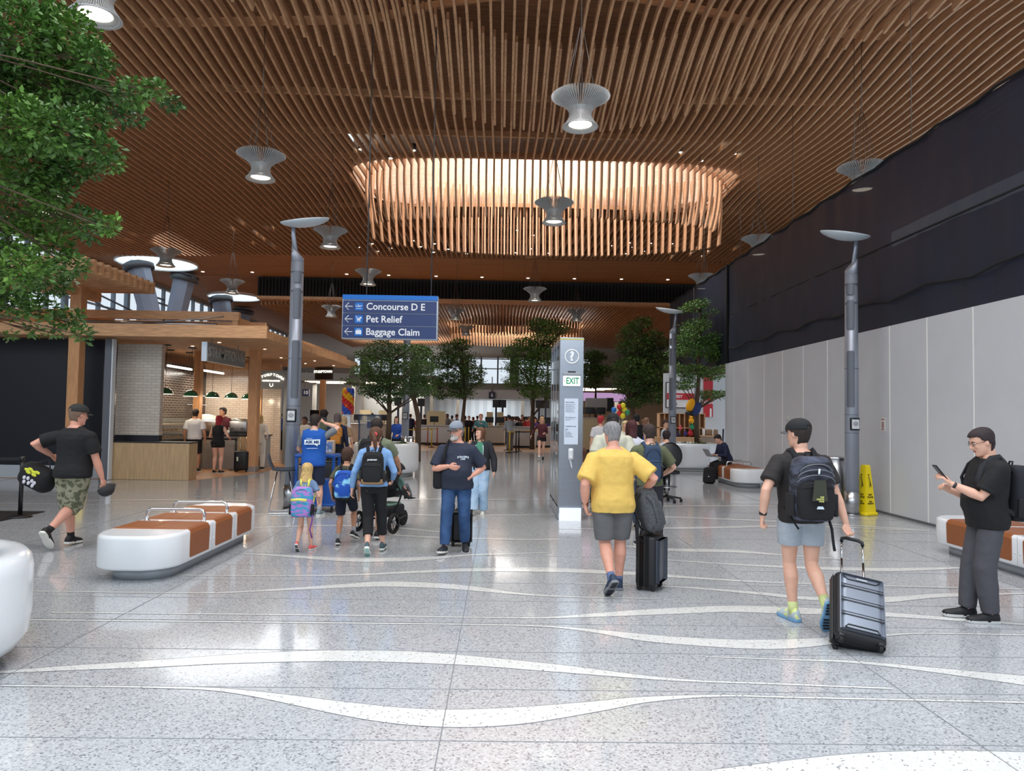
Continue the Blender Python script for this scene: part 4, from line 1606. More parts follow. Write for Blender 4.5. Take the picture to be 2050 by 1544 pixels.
    # face
    if face and q != 'far':
        for sx in (-1, 1):
            e = MB().ell((sx * .031, .0815, .011), (.0135, .010, .0085), P.H, 12, 8).build('eye', M('eye_white', (226, 222, 216), .25), root, True)
            i_ = MB().ell((sx * .031, .0895, .011), (.0058, .003, .0062), P.H, 10, 6).build('iris', M('iris_brown', (52, 36, 28), .25), None)
            i_.data.transform(root.matrix_basis.inverted())
            i_.parent = e
            MB().tube([(sx * .016, .093, .030), (sx * .032, .094, .035), (sx * .05, .080, .030)], [.0035, .0042, .002], 6, mat=P.H).build('eyebrow', M('hair_%d_%d_%d' % hair[1], hair[1], .8), root, True)
        MB().ell((0, .0905, -.054), (.022, .0075, .0045), P.H, 14, 8).ell((0, .089, -.062), (.018, .0075, .005), P.H, 14, 8).build('lips', M('lips', (176, 106, 98), .5), root, True)

    # hair
    st, hcx = hair
    if st:
        hm = M('hair_%d_%d_%d' % hcx, hcx, .75, var=.25, scale=60, stretch=(1, 1, .25), bump=.6, bscale=90)
        mb = MB()
        if st in ('short', 'curly', 'long', 'bun', 'pony', 'grey'):
            front = {'short': 1.15, 'curly': 1.1, 'long': 1.25, 'bun': 1.15, 'pony': 1.2, 'grey': 1.2}[st]

            def cd(th, z):
                if z > .072:
                    return True
                if th > front + (.35 if z < .045 else 0) * 0:
                    lim = -.075 if th > 2.1 else (-.02 if th > 1.75 else .02 if th > 1.45 else .03)
                    if st in ('long',):
                        lim = -.1
                    return z > lim
                return z > .055 + .012 * math.cos(th)
            for sc_ in ((1.13, .007), (1.07, .005), (1.0, .002)):
                head_shell(mb, P.H, sc_[0] if st != 'curly' else sc_[0] + .08, cd, sc_[1], wob=(.05 if st != 'curly' else .4) if sc_[0] > 1.1 else 0)
        if st == 'long':
            L_ = extras_len(extras)
            rs = []
            for i in range(9):
                t = i / 8
                z = .03 - L_ * t
                rs.append([(.080 * (1 - .35 * t) * math.cos(a) * 1.0, -.058 - .02 * t + .045 * (1 - .45 * t) * math.sin(a), z) for a in [2 * math.pi * k / 20 for k in range(20)]])
            mb.rings(rs, mat=P.H)
            for sx in (-1, 1):
                mb.tube([(sx * .074, .03, .04), (sx * .084, .02, -.03), (sx * .08, .02, -.09), (sx * .072, .0, -.03 - L_ * .7)], [.016, .02, .02, .010], 8, .8, mat=P.H)
        if st == 'pony':
            mb.tube([(0, -.095, .0), (0, -.15, .005), (.02, -.155, -.07), (.03, -.13, -.17), (.035, -.12, -.22)], [.022, .03, .034, .026, .010], 10, mat=P.H)
            mb.ell((0, -.115, .0), (.04, .035, .04), P.H)
        if st == 'bun':
            mb.ell((0, -.06, .13), (.045, .045, .04), P.H)
            mb.ell((0, -.115, .03), (.035, .03, .035), P.H)
        if st == 'bob':
            for sc_ in ((1.14, .009), (1.07, .006), (1.0, .002)):
                head_shell(mb, P.H, sc_[0], lambda th, z: z > .05 or th > .85, sc_[1], z0=-.10, wob=.04 if sc_[0] > 1.1 else 0)
            rs = []
            for i in range(8):
                t = i / 7
                z = .0 - .21 * t
                rx, ry = .084 + .016 * math.sin(t * 2.2), .076 + .01 * t
                rs.append([(rx * math.cos(a), -.028 + ry * math.sin(a) * (1.0 if math.sin(a) < 0 else .55), z) for a in [2 * math.pi * k / 24 for k in range(24)]])
            mb.rings(rs, mat=P.H)
        fin(mb, 'hair', hm, max(vox, .008) if st != 'curly' else .012, 1)
    if beard:
        mb = MB()
        head_shell(mb, P.H, 1.05, lambda th, z: (z < -.066 and th < 1.2) or (z < -.088 and th < 1.5) or (-.05 < z < -.038 and th < .35) or (-.07 < z < -.038 and .22 < th < .5), .003, z0=-.117, z1=.02, nz=14, wob=.03)
        mb.f.pop(); mb.sm.pop()
        mb.ell((0, .082, -.104), (.036, .024, .024), P.H)
        o = mb.build('beard', M('beard_grey', beard, .85, var=.2, scale=70, bump=.6, bscale=120), root, True)
        add_mod(o, 'SOLIDIFY', thickness=.010, offset=0)

    # clothes
    if top:
        mb = MB()
        infl = top.get('infl', .014)
        hem = top.get('hem', .90)
        neck = top.get('neck', 1.475)
        for r_ in [torso_rings(infl, hem, neck, top.get('flare', .0), straight=True)]:
            mb.rings(r_)
        sl = top.get('sleeve', 'short')
        sr = top.get('sr', .068)
        for i in (0, 1):
            a, e, w_ = shoulder[i], elb[i], wri[i]
            if sl == 'short':
                end = a.lerp(e, top.get('slen', .72))
                sv = sr * (1 + (aw - 1) * .6)
                mb.tube([a, a.lerp(end, .5), end], [sv * .9, sv + .001, sv + .003], 18, round_ends=False)
                mb.ell(tuple(a), (sv * .92,) * 3)
                mb.tube([neckp[i], neckp[i].lerp(a, .6) + V((0, 0, -.010)), a + V((0, 0, -.004))], [.052, .062, sv * .9], 16, 1.0)
            elif sl == 'long':
                mb.tube([a, a.lerp(e, .5), e, e.lerp(w_, .5), e.lerp(w_, .93)], [sr * aw, .062 * aw, .056 * aw, .048 * aw, .037 * aw], 16)
                mb.ell(tuple(a), (sr * aw * .95,) * 3)
                mb.tube([neckp[i], neckp[i].lerp(a, .6) + V((0, 0, -.010)), a + V((0, 0, -.004))], [.052, .060, sr * aw * .9], 16, 1.0)
        fin(out(mb), top.get('name', 'shirt'), top['mat'], vox * 1.35, top.get('it', 2), top.get('disp', .016))
        if top.get('over'):
            ov = top['over']
            mb = MB()
            mb.rings(torso_rings(ov['infl'], ov['hem'], 1.475, .0, straight=True))
            for i in (0, 1):
                a = shoulder[i]
                sv = sr_ = top.get('sr', .068) * (1 + (aw - 1) * .6) * 1.08
                e_ = neckp[i].lerp(a, .80)
                mb.tube([neckp[i], neckp[i].lerp(e_, .6), e_], [.062, .074, .082], 16, 1.0)
            fin(out(mb), ov['name'], ov['mat'], vox * 1.35, 2, .012)
        if top.get('collar'):
            mb = MB()
            c = bend((0, -.01, 1.478))
            rs = []
            for rr, zz in ((.066, -.012), (.074, .006), (.066, .016)):
                rs.append([(c.x + rr * math.cos(t), c.y + rr * math.sin(t), c.z + zz) for t in [2 * math.pi * k / 20 for k in range(20)]])
            mb.rings(rs, True, False)
            o = out(mb).build('collar', top['collar'], root, True)
            add_mod(o, 'SOLIDIFY', thickness=.006)
    if bottom:
        mb = MB()
        end = bottom.get('end', .09)
        tr = bottom.get('tr', .098)
        kr_ = bottom.get('kr', .078)
        hr = bottom.get('hr', .066)
        mb.rings(torso_rings(.004, .84, bottom.get('waist', .965)))
        for i in (0, 1):
            a, k_, n_ = hipj[i], kn[i], an[i]
            a2 = a + V((0, 0, .02))
            if end >= .36:      # shorts: length measured down the thigh / shin
                f = bottom['f']
                if f <= 1:
                    e = a.lerp(k_, f)
                    mb.tube([a2, a.lerp(e, .5), e], [tr * lw, (tr + kr_) / 2 * lw + .004, hr * lw], 20)
                else:
                    e = k_.lerp(n_, f - 1)
                    mb.tube([a2, a.lerp(k_, .5), k_, e], [tr * lw, (tr + kr_) / 2 * lw, kr_ * lw, hr * lw], 20)
            else:
                e = n_ + (k_ - n_).normalized() * bottom.get('lift', .0)
                mb.tube([a2, a.lerp(k_, .5), k_, k_.lerp(n_, .5), e], [tr * lw, (tr + kr_) / 2 * lw, kr_ * lw, (kr_ * .6 + hr * .4) * lw, hr], 18)
        fin(out(mb), bottom.get('name', 'trousers'), bottom['mat'], vox * 1.35, 2, bottom.get('disp', .014))
    # shoes and socks
    if shoes:
        for i in (0, 1):
            x, y, z, pitch, yaw = feet[i][0], feet[i][1], feet[i][2], feet[i][3], feet[i][4]
            mt = S4 @ Matrix.Translation(an[i]) @ Matrix.Rotation(R(yaw), 4, 'Z') @ Matrix.Rotation(-R(pitch), 4, 'X')
            o_ = shoe_meshes(mt, 1.0, shoes[0], shoes[1], root, 1.05 if not female else .92, tread=(shoes[2] if len(shoes) > 2 else None))
            if sock:
                d = (kn[i] - an[i]).normalized()
                mb = MB().tube([an[i] - d * .04, an[i] + d * (.05 if len(sock) < 2 else sock[1])], [.043, .041], 14)
                out(mb).build('sock', sock[0], root, True)
            if len(shoes) > 3:
                laces(root, o_, mt, 1.0)
    return P


def extras_len(e):
    for k in e:
        if isinstance(k, (int, float)):
            return k
    return .3


def cap(P, mat, brim_mat=None, yaw=0, back=False, name='cap', strap=False, pitch=0.0):
    """cap worn on the head of P (clothing: child of the person)"""
    Hm = P.H @ Matrix.Rotation(R(yaw), 4, 'Z') @ Matrix.Rotation(-R(pitch), 4, 'X')
    mb = MB()
    head_shell(mb, Hm, 1.16, (lambda th, z: z > .028) if not strap else (lambda th, z: z > .028 and not (th > 2.8 and z < .055)), .006, z0=.02, nz=12, zadd=.004)
    o = mb.build(name, mat, P.root, True)
    add_mod(o, 'SOLIDIFY', thickness=.004)
    mb = MB()
    n = 14
    rs = []
    for j, (ext, dz) in enumerate(((-.012, .034), (.02, .034), (.05, .028), (.072, .020))):
        r_ = []
        for i in range(n + 1):
            t = -1 + 2 * i / n
            x = .080 * t * (1 - .0 * j)
            e = ext * math.sqrt(max(0, 1 - (t * .98) ** 2)) if ext > 0 else ext
            y = .108 * math.sqrt(max(0, 1 - (t * .8) ** 2)) + e - .004
            r_.append((x, y, dz - .022 * t * t + .004))
        rs.append(r_)
    mb.rings(rs, False, False, mat=Hm)
    b = mb.build('brim', brim_mat or mat, None)
    b.data.transform(P.root.matrix_basis.inverted())
    b.parent = o
    add_mod(b, 'SOLIDIFY', thickness=.004)
    mb = MB().ell((0, -.01, .135), (.008, .008, .005), Hm)
    b = mb.build('top_button', brim_mat or mat, None)
    b.data.transform(P.root.matrix_basis.inverted())
    b.parent = o
    return o


def glasses(P, mat):
    mb = MB()
    for sx in (-1, 1):
        pts = [(sx * .032 + .020 * math.cos(t), .100 - .006 * abs(math.cos(t)), .010 + .014 * math.sin(t)) for t in [2 * math.pi * k / 16 for k in range(17)]]
        mb.tube(pts, .0018, 6, mat=P.H)
        mb.tube([(sx * .052, .094, .014), (sx * .074, .06, .014), (sx * .080, -.005, .012)], .0018, 6, mat=P.H)
    mb.tube([(-.012, .103, .014), (.012, .103, .014)], .0018, 6, mat=P.H)
    return mb.build('glasses', mat, P.root, True)


def watch(P, i, mat):
    w_, e = P.wri[i], P.elb[i]
    d = (w_ - e).normalized()
    c = w_ - d * .035
    mb = MB().tube([c - d * .012, c + d * .012], [.034, .034], 16, .85)
    mb.v = [tuple(P.wl(p)) for p in mb.v]
    return mb.build('watch', mat, P.root, True)


def strap_path(mb, P, pts, w, t=.006):
    ps = [P.w(p) for p in pts]
    rs = []
    c = P.w((0, 0, 1.2))
    for i, p in enumerate(ps):
        d = (ps[min(i + 1, len(ps) - 1)] - ps[max(i - 1, 0)]).normalized()
        o_ = (p - V((c.x, c.y, p.z - .08)))
        n = (o_ - d * o_.dot(d)).normalized()
        sd = d.cross(n)
        w_, t_ = w * P.s, t * P.s
        rs.append([p + sd * w_ + n * t_, p - sd * w_ + n * t_, p - sd * w_ - n * t_, p + sd * w_ - n * t_])
    mb.rings(rs, True, True, True)


def backpack(P, label, mat, size=(.30, .17, .46), zc=1.20, mat2=None, base=None, pocket=.55, back=-.13, strapmat=None, xo=0.0, logo=None, cat_='backpack', W=1.0, handle=True, shape=1.0, extra=None, roll=0, zstrap=1.33):
    w, d, hh = size
    yc = back - d / 2
    c = P.w((xo, yc, zc))
    e = thing('backpack', label, cat_, c)
    a0 = P.w((xo, yc, zc - .1))
    a1 = P.w((xo, yc, zc + .1))
    z = (a1 - a0).normalized()
    x = (P.M.to_3x3() @ V((1, 0, 0))).normalized()
    y = z.cross(x).normalized()
    x = y.cross(z)
    e.matrix_basis = Matrix.Translation(c) @ Matrix((x, y, z)).transposed().to_4x4() @ Matrix.Rotation(R(roll), 4, 'Y')
    s = P.s
    S = lambda *k: tuple(q * s for q in k)
    # main bag: lofted rounded sections, narrower at the top
    def bag(mb, w, d, h, c, top=.72, bot=.9):
        rs = []
        for f, sc in ((-.5, bot * .72), (-.485, bot * .93), (-.44, bot), (-.2, 1.0), (.1, 1.0), (.3, .96), (.42, .86), (.475, .72), (.5, .48)):
            r_ = []
            for k in range(28):
                t = 2 * math.pi * k / 28
                cx_, sy_ = math.cos(t), math.sin(t)
                yy = c[1] + d / 2 * math.copysign(abs(sy_) ** .7, sy_) * (sc if sy_ < 0 else .9)
                r_.append(((c[0] + w / 2 * sc * math.copysign(abs(cx_) ** .6, cx_)) * s, yy * s, (c[2] + h * f) * s))
            rs.append(r_)
        mb.rings(rs)
    mb = MB()
    bag(mb, w, d, hh, (0, 0, 0))
    o = mb.build('main_compartment', mat, e)
    if mat2 is None:
        mat2 = mat
    mb = MB()
    bag(mb, w * .86, d * .6, hh * pocket, (0, -d * .42, -hh * (1 - pocket) / 2 + .02))
    p = mb.build('front_pocket', mat2, e)
    ZIP = M('zip_dark', (14, 14, 16), .5)
    mb = MB()
    zp = []
    for k in range(21):
        t = math.pi * k / 20
        zp.append(S(w * .42 * math.cos(t), -d * .30 - .045 * math.sin(t), hh * .10 + hh * .30 * math.sin(t)))
    mb.tube(zp, .004 * s, 6)
    mb.tube([S(-w * .38, -d * .70, hh * .03), S(0, -d * .74, hh * .05), S(w * .38, -d * .70, hh * .03)], .0035 * s, 6)
    mb.build('zip', ZIP, e)
    if base:
        mb = MB()
        rs = []
        for f in (-.51, -.5, -.40, -.36):
            rs.append([(w * .51 * (.9 if f < -.5 else 1) * math.copysign(abs(math.cos(t)) ** .6, math.cos(t)) * s, (d * .53 * math.copysign(abs(math.sin(t)) ** .7, math.sin(t)) - d * .05) * s, hh * f * s) for t in [2 * math.pi * k / 28 for k in range(28)]])
        mb.rings(rs)
        mb.build('base_panel', base, e)
    if handle:
        MB().tube([S(-.03, d * .35, hh * .46), S(-.025, d * .3, hh * .56), S(.025, d * .3, hh * .56), S(.03, d * .35, hh * .46)], .008 * s, 8).build('grab_handle', strapmat or mat, e)
    mb = MB()
    sm = strapmat or mat
    for sx in (-1, 1):
        mb_ = MB()
        strap_path(mb_, P, [(sx * .07, back - .01, zc + hh * .40), (sx * .085, -.11, 1.44), (sx * .10, -.05, 1.492), (sx * .115, .03, 1.475), (sx * .13, .11, 1.40), (sx * .145, .14 * W, 1.28), (sx * .165, .11, 1.14), (sx * .175, .02, 1.06), (sx * .15, back, zc - hh * .36)], .024)
        mb_.build('shoulder_strap', sm, e, True)
    for sx in (-1, 1):
        MB().rbox(S(sx * w * .5, 0, -hh * .25), S(.035, d * .7, hh * .35), .012 * s).build('side_pocket', M('pocket_mesh', (22, 22, 26), .8), e)
    if logo:
        body, sz, zz, col = logo
        mt = e.matrix_basis @ Matrix.Translation(S(0, -d * .5 - d * .3 * (1 if zz < .05 else .02) - .006, zz)) @ FACE
        text('logo_lettering', body, sz * s, M('logo_white', (225, 228, 232), .6), mt, e, .001, 'CENTER', .001)
    return e


def suitcase(label, mtx, size, mat, trim, handle_len=.4, ridges=0, soft=False, wheels4=True, logo=None, hm=None):
    """upright case: width x, depth y, height z; origin at the foot"""
    w, d, h = size
    e = thing('suitcase', label, 'suitcase')
    e.matrix_basis = mtx
    z0 = .05
    o = MB().rbox((0, 0, z0 + h / 2), (w, d, h), .055, .03).build('shell', trim, e)
    mb = MB().rbox((0, -d * .5 + .0, z0 + h / 2), (w * .86, .03, h * .86), .05, .012)
    mb.build('front_shell', mat, e)
    if ridges:
        mb = MB()
        for i in range(ridges):
            z = z0 + h * (.30 + .115 * i * (6 / ridges) * .95)
            mb.box((0, -d * .5 - .016, z), (w * .84, .006, .009))
            mb.box((0, -d * .5 - .016, z + .022), (w * .84, .005, .004))
        mb.tube([(-w * .36, -d / 2 - .016, z0 + h * .90), (-w * .28, -d / 2 - .018, z0 + h * .86), (w * .28, -d / 2 - .018, z0 + h * .86), (w * .36, -d / 2 - .016, z0 + h * .90)], .004, 6)
        mb.tube([(-w * .34, -d / 2 - .016, z0 + h * .10), (-w * .28, -d / 2 - .018, z0 + h * .15), (w * .28, -d / 2 - .018, z0 + h * .15), (w * .34, -d / 2 - .016, z0 + h * .10), (-w * .34, -d / 2 - .016, z0 + h * .10)], .005, 6)
        mb.build('ridge', trim, e)
        MB().box((0, -d / 2 - .018, z0 + h * .89), (.08, .004, .014)).build('badge', CHROME, e)
    MB().rbox((0, .01, z0 + h / 2), (w + .006, .012, h + .006), .055, .004).build('zip_seam', M('zip_dark', (14, 14, 16), .5), e)
    for sx in (-1, 1):
        for sy in ((-1, 1) if wheels4 else (1,)):
            f = MB().rbox((sx * (w / 2 - .045), sy * (d / 2 - .04), z0 + .015), (.05, .06, .05), .015, .01).build('wheel_fork', DARK, e)
            m = Matrix.Translation((sx * (w / 2 - .045), sy * (d / 2 - .04), .026)) @ Matrix.Rotation(R(90), 4, 'Y')
            MB().cyl((0, 0, -.014), .026, .028, 18, mat=m).build('wheel', RUBBER, f)
    if handle_len:
        for sx in (-1, 1):
            MB().tube([(sx * .085, d * .36, z0 + h * .9), (sx * .085, d * .36, z0 + h + handle_len * .55)], .010, 10).tube([(sx * .085, d * .36, z0 + h + handle_len * .5), (sx * .085, d * .36, z0 + h + handle_len)], .0075, 10).build('handle_tube', CHROME, e)
        MB().tube([(-.085, d * .36, z0 + h + handle_len - .03), (-.08, d * .36, z0 + h + handle_len), (-.05, d * .36, z0 + h + handle_len + .012), (.05, d * .36, z0 + h + handle_len + .012), (.08, d * .36, z0 + h + handle_len), (.085, d * .36, z0 + h + handle_len - .03)], .015, 10).build('handle_grip', DARK, e)
    MB().tube([(-.07, -.0, z0 + h), (-.06, 0, z0 + h + .022), (.06, 0, z0 + h + .022), (.07, 0, z0 + h)], .009, 8).build('carry_handle', DARK, e)
    return e
def gp(u, v):
    g = ground(u, v)
    return (g.x, g.y, 0)


def hd(u, y, z=0):
    p = at(u, 832, y)
    return (p.x, y, z)


SH_BLK = M('shoe_black', (24, 24, 27), .6)
SOLE_W = M('sole_white', (222, 222, 216), .6)
SOLE_G = M('sole_grey', (120, 124, 128), .7)
TREAD = M('tread_dark', (28, 32, 40), .8)
BLKT = cloth('black_tee', (22, 22, 25))
# 1 --- man, camouflage shorts (left)
CAMO = cloth('camouflage', (92, 96, 76), rgb2=(150, 148, 124), kind='noise', scale=13, detail=2, ramp=(.46, .5), bump=.3)
p1 = gp(135, 1098)
P = person('man walking away in black t-shirt, camouflage shorts and dark cap at far left', (p1[0] + .03, p1[1], 0), -10, 1.80, 'pink', 1.20, .05, 2, (-22, 5), ('short', (120, 96, 80)),
           dict(mat=BLKT, hem=.86, flare=.012, sr=.078), dict(mat=CAMO, name='shorts', end=.5, f=1.18, tr=.115, kr=.10, hr=.088, disp=.03), (SH_BLK, SOLE_W, SOLE_W, 1), (cloth('sock_black', (26, 26, 28)), .10),
           feet=((-.16, .20, .10, 4, 6), (-.10, -.24, .24, 50, 8)), hands=((-.36, .06, 1.12), (.31, .12, .84)), poles=((-1, -.7, -.2), (.3, -1, 0)), grip=(.8, .85), q='near')
cap(P, cloth('cap_dark', (40, 42, 42)), strap=True)
PM = P
# duffel bag hanging from his left arm
c = P.wl((-.44, -.02, .90))
e = thing('duffel_bag', 'black duffel bag with yellow and white print, carried by the man in camouflage shorts', 'bag', c)
e.matrix_basis = Matrix.Translation(c) @ Matrix.Rotation(R(-4), 4, 'Z') @ Matrix.Rotation(R(24), 4, 'Y')
MB().rbox((0, 0, -.05), (.44, .26, .30), .11, .09).build('bag_body', cloth('bag_black', (20, 20, 23)), e)
mb = MB()
for i, (dx, dz) in enumerate(((-.09, .05), (-.05, .075), (0, .06), (.05, .075), (.02, .03), (-.06, .03))):
    mb.ell((dx, -.131, dz - .03), (.038, .006, .02), None, 10, 6)
mb.build('yellow_print', M('print_yellow', (208, 214, 60), .7), e)
mb = MB()
for dx, dz in ((-.08, -.05), (-.03, -.04), (.03, -.05), (.07, -.06), (0, -.09), (-.06, -.10), (.06, -.10)):
    mb.ell((dx, -.131, dz - .03), (.022, .006, .026), None, 10, 6)
mb.build('white_print', M('print_white', (205, 205, 215), .7), e)
mb = MB()
a = e.matrix_basis.inverted() @ P.wl((-.36, .05, 1.06))
mb.tube([(-.12, 0, .08), a + V((-.02, 0, .0)), (.12, 0, .08)], .012, 8, .5)
mb.build('carry_strap', cloth('strap_grey', (60, 60, 64)), e)
# cap and bottle held in his right hand
w = P.wl((.32, .15, .755))
e = thing('baseball_cap', 'dark grey cap dangling from the right hand of the man in camouflage shorts', 'cap', w)
mb = MB()
head_shell(mb, Matrix.Rotation(R(150), 4, 'Y'), 1.15, lambda th, z: z > .02, .006, z0=.01)
o = mb.build('crown', cloth('cap_charcoal', (52, 52, 54)), e)
add_mod(o, 'SOLIDIFY', thickness=.004)
MB().rbox((.02, .06, -.07), (.14, .10, .012), .04, .004, mat=Matrix.Rotation(R(40), 4, 'X')).build('brim', cloth('cap_charcoal', 0), e)
w = P.wl((.37, .15, .62))
e = thing('water_bottle', 'small clear water bottle hanging below the cap in his right hand', 'bottle', w)
CLEAR = netmat('clear_plastic', .25, (225, 232, 238))
MB().lathe([(.028, -.09), (.032, -.08), (.032, .05), (.012, .085), (.012, .10)], n=20).build('bottle_body', CLEAR, e)
MB().cyl((0, 0, .10), .014, .02, 16).build('bottle_cap', WHITE, e)

# 2 --- girl
p2 = gp(608, 1103)
HAIRB = (206, 172, 110)
P = person('little girl with blond hair walking away in denim top and pink shoes', p2, 0, 1.07, 'fair', 1.0, 0, 8, (0, 4), ('bob', HAIRB),
           dict(mat=cloth('denim_blue', (108, 134, 168)), hem=.80, flare=.02, slen=.6), dict(mat=cloth('girl_shorts', (96, 120, 158)), name='shorts', end=.5, f=.5, tr=.10, kr=.09, hr=.10),
           (M('shoe_coral', (232, 100, 98), .6), SOLE_W, TREAD), None, feet=((-.09, -.18, .19, 42, 5), (.12, .12, .092, 0, -14)), hands=((-.20, .25, 1.0), (.24, .22, 1.0)), child=True, female=True, q='near', face=False, sh=.95)
TIE = M('girl_pack', (60, 150, 190), .8, rgb2=(176, 120, 200), kind='noise', scale=11, stretch=(1, 1, 2.5), detail=3, ramp=(.45, .55), bump=.3)
e = backpack(P, 'turquoise and purple patterned backpack on the little blond girl', TIE, (.44, .26, .62), 1.02, base=None, back=-.10, strapmat=M('girl_strap', (232, 226, 110), .8), pocket=.5)
MB().tube([(-.12 * P.s * 1.3, -.155, .02), (0, -.17, .03), (.12 * P.s * 1.3, -.155, .02)], .010, 8, 1.6).build('yellow_trim', M('girl_strap', 0), e)
MB().tube([(.13, -.0, -.10), (.15, -.05, -.22), (.13, -.06, -.34), (.16, -.05, -.44)], .010, 8, .4).build('loose_strap', M('strap_purple', (110, 70, 140), .8), e)

# 3 --- boy
p3 = gp(690, 1090)
P = person('boy in dark shorts and camouflage tee walking away with a blue backpack', p3, 0, 1.25, 'tan', .98, 0, 3, (0, 6), ('short', (72, 46, 34)),
           dict(mat=cloth('boy_tee', (48, 52, 44), rgb2=(80, 78, 60), scale=14, ramp=(.45, .5)), hem=.84), dict(mat=cloth('boy_shorts', (22, 28, 48)), name='shorts', end=.5, f=.88, tr=.105, kr=.09, hr=.088),
           (SH_BLK, SOLE_W, SOLE_G), (cloth('sock_grey', (150, 152, 158)), .10), feet=((-.10, -.12, .11, 12, 6), (.12, .22, .20, 22, -20)), hands=((-.26, .0, .92), (.24, .04, .9)), child=True, q='near', face=False)
BLT = M('boy_pack', (20, 80, 180), .75, rgb2=(150, 220, 250), kind='noise', scale=9, detail=4, ramp=(.5, .62), bump=.2)
backpack(P, 'blue tie-dye backpack on the boy between the girl and the woman', BLT, (.36, .20, .52), 1.12, back=-.11, base=cloth('pack_black', (20, 20, 24)), strapmat=cloth('pack_black', 0), pocket=.5)

# 4 --- woman, light blue sweatshirt
p4 = gp(745, 1108)
P = person('woman in light blue sweatshirt and black trousers walking away, hair tied up', p4, 4, 1.58, 'fair', 1.0, 0, 7, (-6, 8), ('pony', (92, 62, 44)),
           dict(mat=cloth('sweatshirt_blue', (124, 164, 212)), hem=.93, sleeve='long', sr=.074, infl=.022), dict(mat=cloth('trousers_black', (22, 22, 26)), lift=.13, tr=.096, kr=.076, hr=.068),
           (M('shoe_teal', (60, 84, 92), .6), SOLE_W, M('tread_mint', (150, 200, 196), .7)), None, feet=((-.04, -.26, .17, 34, 2), (.12, .20, .094, 0, -4)), hands=((-.30, .03, .88), (.24, .22, 1.0)), female=True, q='near', face=False)
backpack(P, 'black school backpack with tan base worn by the woman in blue', cloth('pack_black', (20, 20, 24)), (.30, .17, .44), 1.17, base=cloth('suede_tan', (150, 118, 84)), pocket=.6, back=-.135, logo=('JANSPORT', .028, .10, 0))
MB().tube([(.018, -.15, .03), (.04, -.15, .012), (.03, -.155, -.02)], .012, 8, mat=P.H).build('hair_clip', M('clip_coral', (226, 70, 86), .4), P.root, True)

# 5 --- man behind her with black backpack, pushing the stroller
P = person('man in olive t-shirt pushing a stroller, behind the woman in blue', hd(752, 10.3), -2, 1.68, 'tan', 1.05, 0, 8, (0, 2), ('short', (40, 30, 26)),
           dict(mat=cloth('tee_olive_grey', (112, 120, 98)), hem=.90, sr=.074), dict(mat=cloth('shorts_dark', (38, 40, 46)), name='shorts', end=.5, f=.95, tr=.105, kr=.094, hr=.09), (SH_BLK, SOLE_W), None,
           feet=((-.10, .15, .092, 0, 6), (.10, -.15, .11, 12, -6)), hands=((-.16, .42, 1.02), (.30, .40, 1.0)), q='near', face=False)
backpack(P, 'large black backpack on the man pushing the stroller', cloth('pack_black', 0), (.34, .20, .50), 1.18, back=-.13, pocket=.55, xo=-.03)

# 6 --- man in the ask me vest
VEST = cloth('vest_blue', (20, 84, 172))
p6 = gp(640, 1022)
P = person('man in bright blue ASK ME vest holding up a camera, beside the blue cart', (hd(630, 12.4)[0], 12.4, 0), 4, 1.72, 'fair', 1.06, .02, 3, (-14, 3), ('short', (44, 34, 30)),
           dict(mat=cloth('tee_grey', (110, 116, 122)), hem=.96, sr=.064, infl=.006, over=dict(mat=VEST, name='vest', infl=.030, hem=.86)), dict(mat=cloth('shorts_navy', (28, 36, 60)), name='shorts', end=.5, f=.9, tr=.105, kr=.092, hr=.09), (M('shoe_runner', (120, 140, 150), .6), SOLE_W), (cloth('sock_grey', 0), .08),
           feet=((-.11, 0, .092, 0, 6), (.11, .06, .092, 0, -10)), hands=((-.16, .30, 1.30), (.15, .13, 1.60)), poles=((-.6, -.2, -1), (1, -.1, -.8)), grip=(.6, .7), hdir=(None, (-.5, .2, .7)), thumb=(None, (-.5, -.5, .2)), q='near', face=False)
mb = MB()
rs = []
for z, rx, ry, yo in [][:0] and [(.86, .205, .150, 0), (.95, .20, .148, 0), (1.05, .185, .140, 0), (1.15, .18, .138, 0), (1.25, .185, .14, 0), (1.33, .190, .135, 0), (1.40, .180, .118, -.004), (1.445, .14, .096, -.01), (1.48, .088, .076, -.012)]:
    rs.append([P.w((rx * math.cos(t), yo + ry * math.sin(t), z)) for t in [2 * math.pi * k / 32 for k in range(32)]])
vest = [x_ for x_ in P.root.children if x_.name.startswith('vest')][0]
m = Matrix.Translation(P.w((-.0, -.172, 1.27))) @ Matrix.Rotation(R(4), 4, 'Z') @ FACE
WHT = M('print_pale', (226, 240, 250), .6)
mb = MB()
pl_ = [(-.13, -.045), (.045, -.045), (.09, -.075), (.085, -.045), (.125, -.045), (.13, .045), (-.13, .035)]
mb.prism(pl_, 0, .004, m)
b = mb.build('speech_bubble', WHT, None)
b.data.transform(P.root.matrix_basis.inverted())
b.parent = vest
t = text('vest_lettering', 'ASK ME', .066, cloth('vest_navy', (14, 50, 110)), m @ Matrix.Translation((0, -.004, .006)), P.root, .001, 'CENTER', .003)
t.parent = vest
mb = MB()
mb.prism([(-.09, -.112), (.09, -.108), (.09, -.102), (-.09, -.106)], 0, .003, m).prism([(-.10, .052), (.0, .056), (.0, .062), (-.10, .058)], 0, .003, m)
b = mb.build('printed_line', WHT, None)
b.data.transform(P.root.matrix_basis.inverted())
b.parent = vest
MB().tube([P.w((.075 * math.cos(t_), -.012 + .07 * math.sin(t_), 1.482 + .004 * math.sin(t_))) for t_ in [2 * math.pi * k / 16 for k in range(17)]], .007, 6).build('lanyard', M('lanyard_cyan', (90, 190, 220), .7), P.root, True)
c = P.wl((.12, .16, 1.66))
e = thing('camera', 'small black camera held up to the eye of the man in the blue vest', 'camera', c)
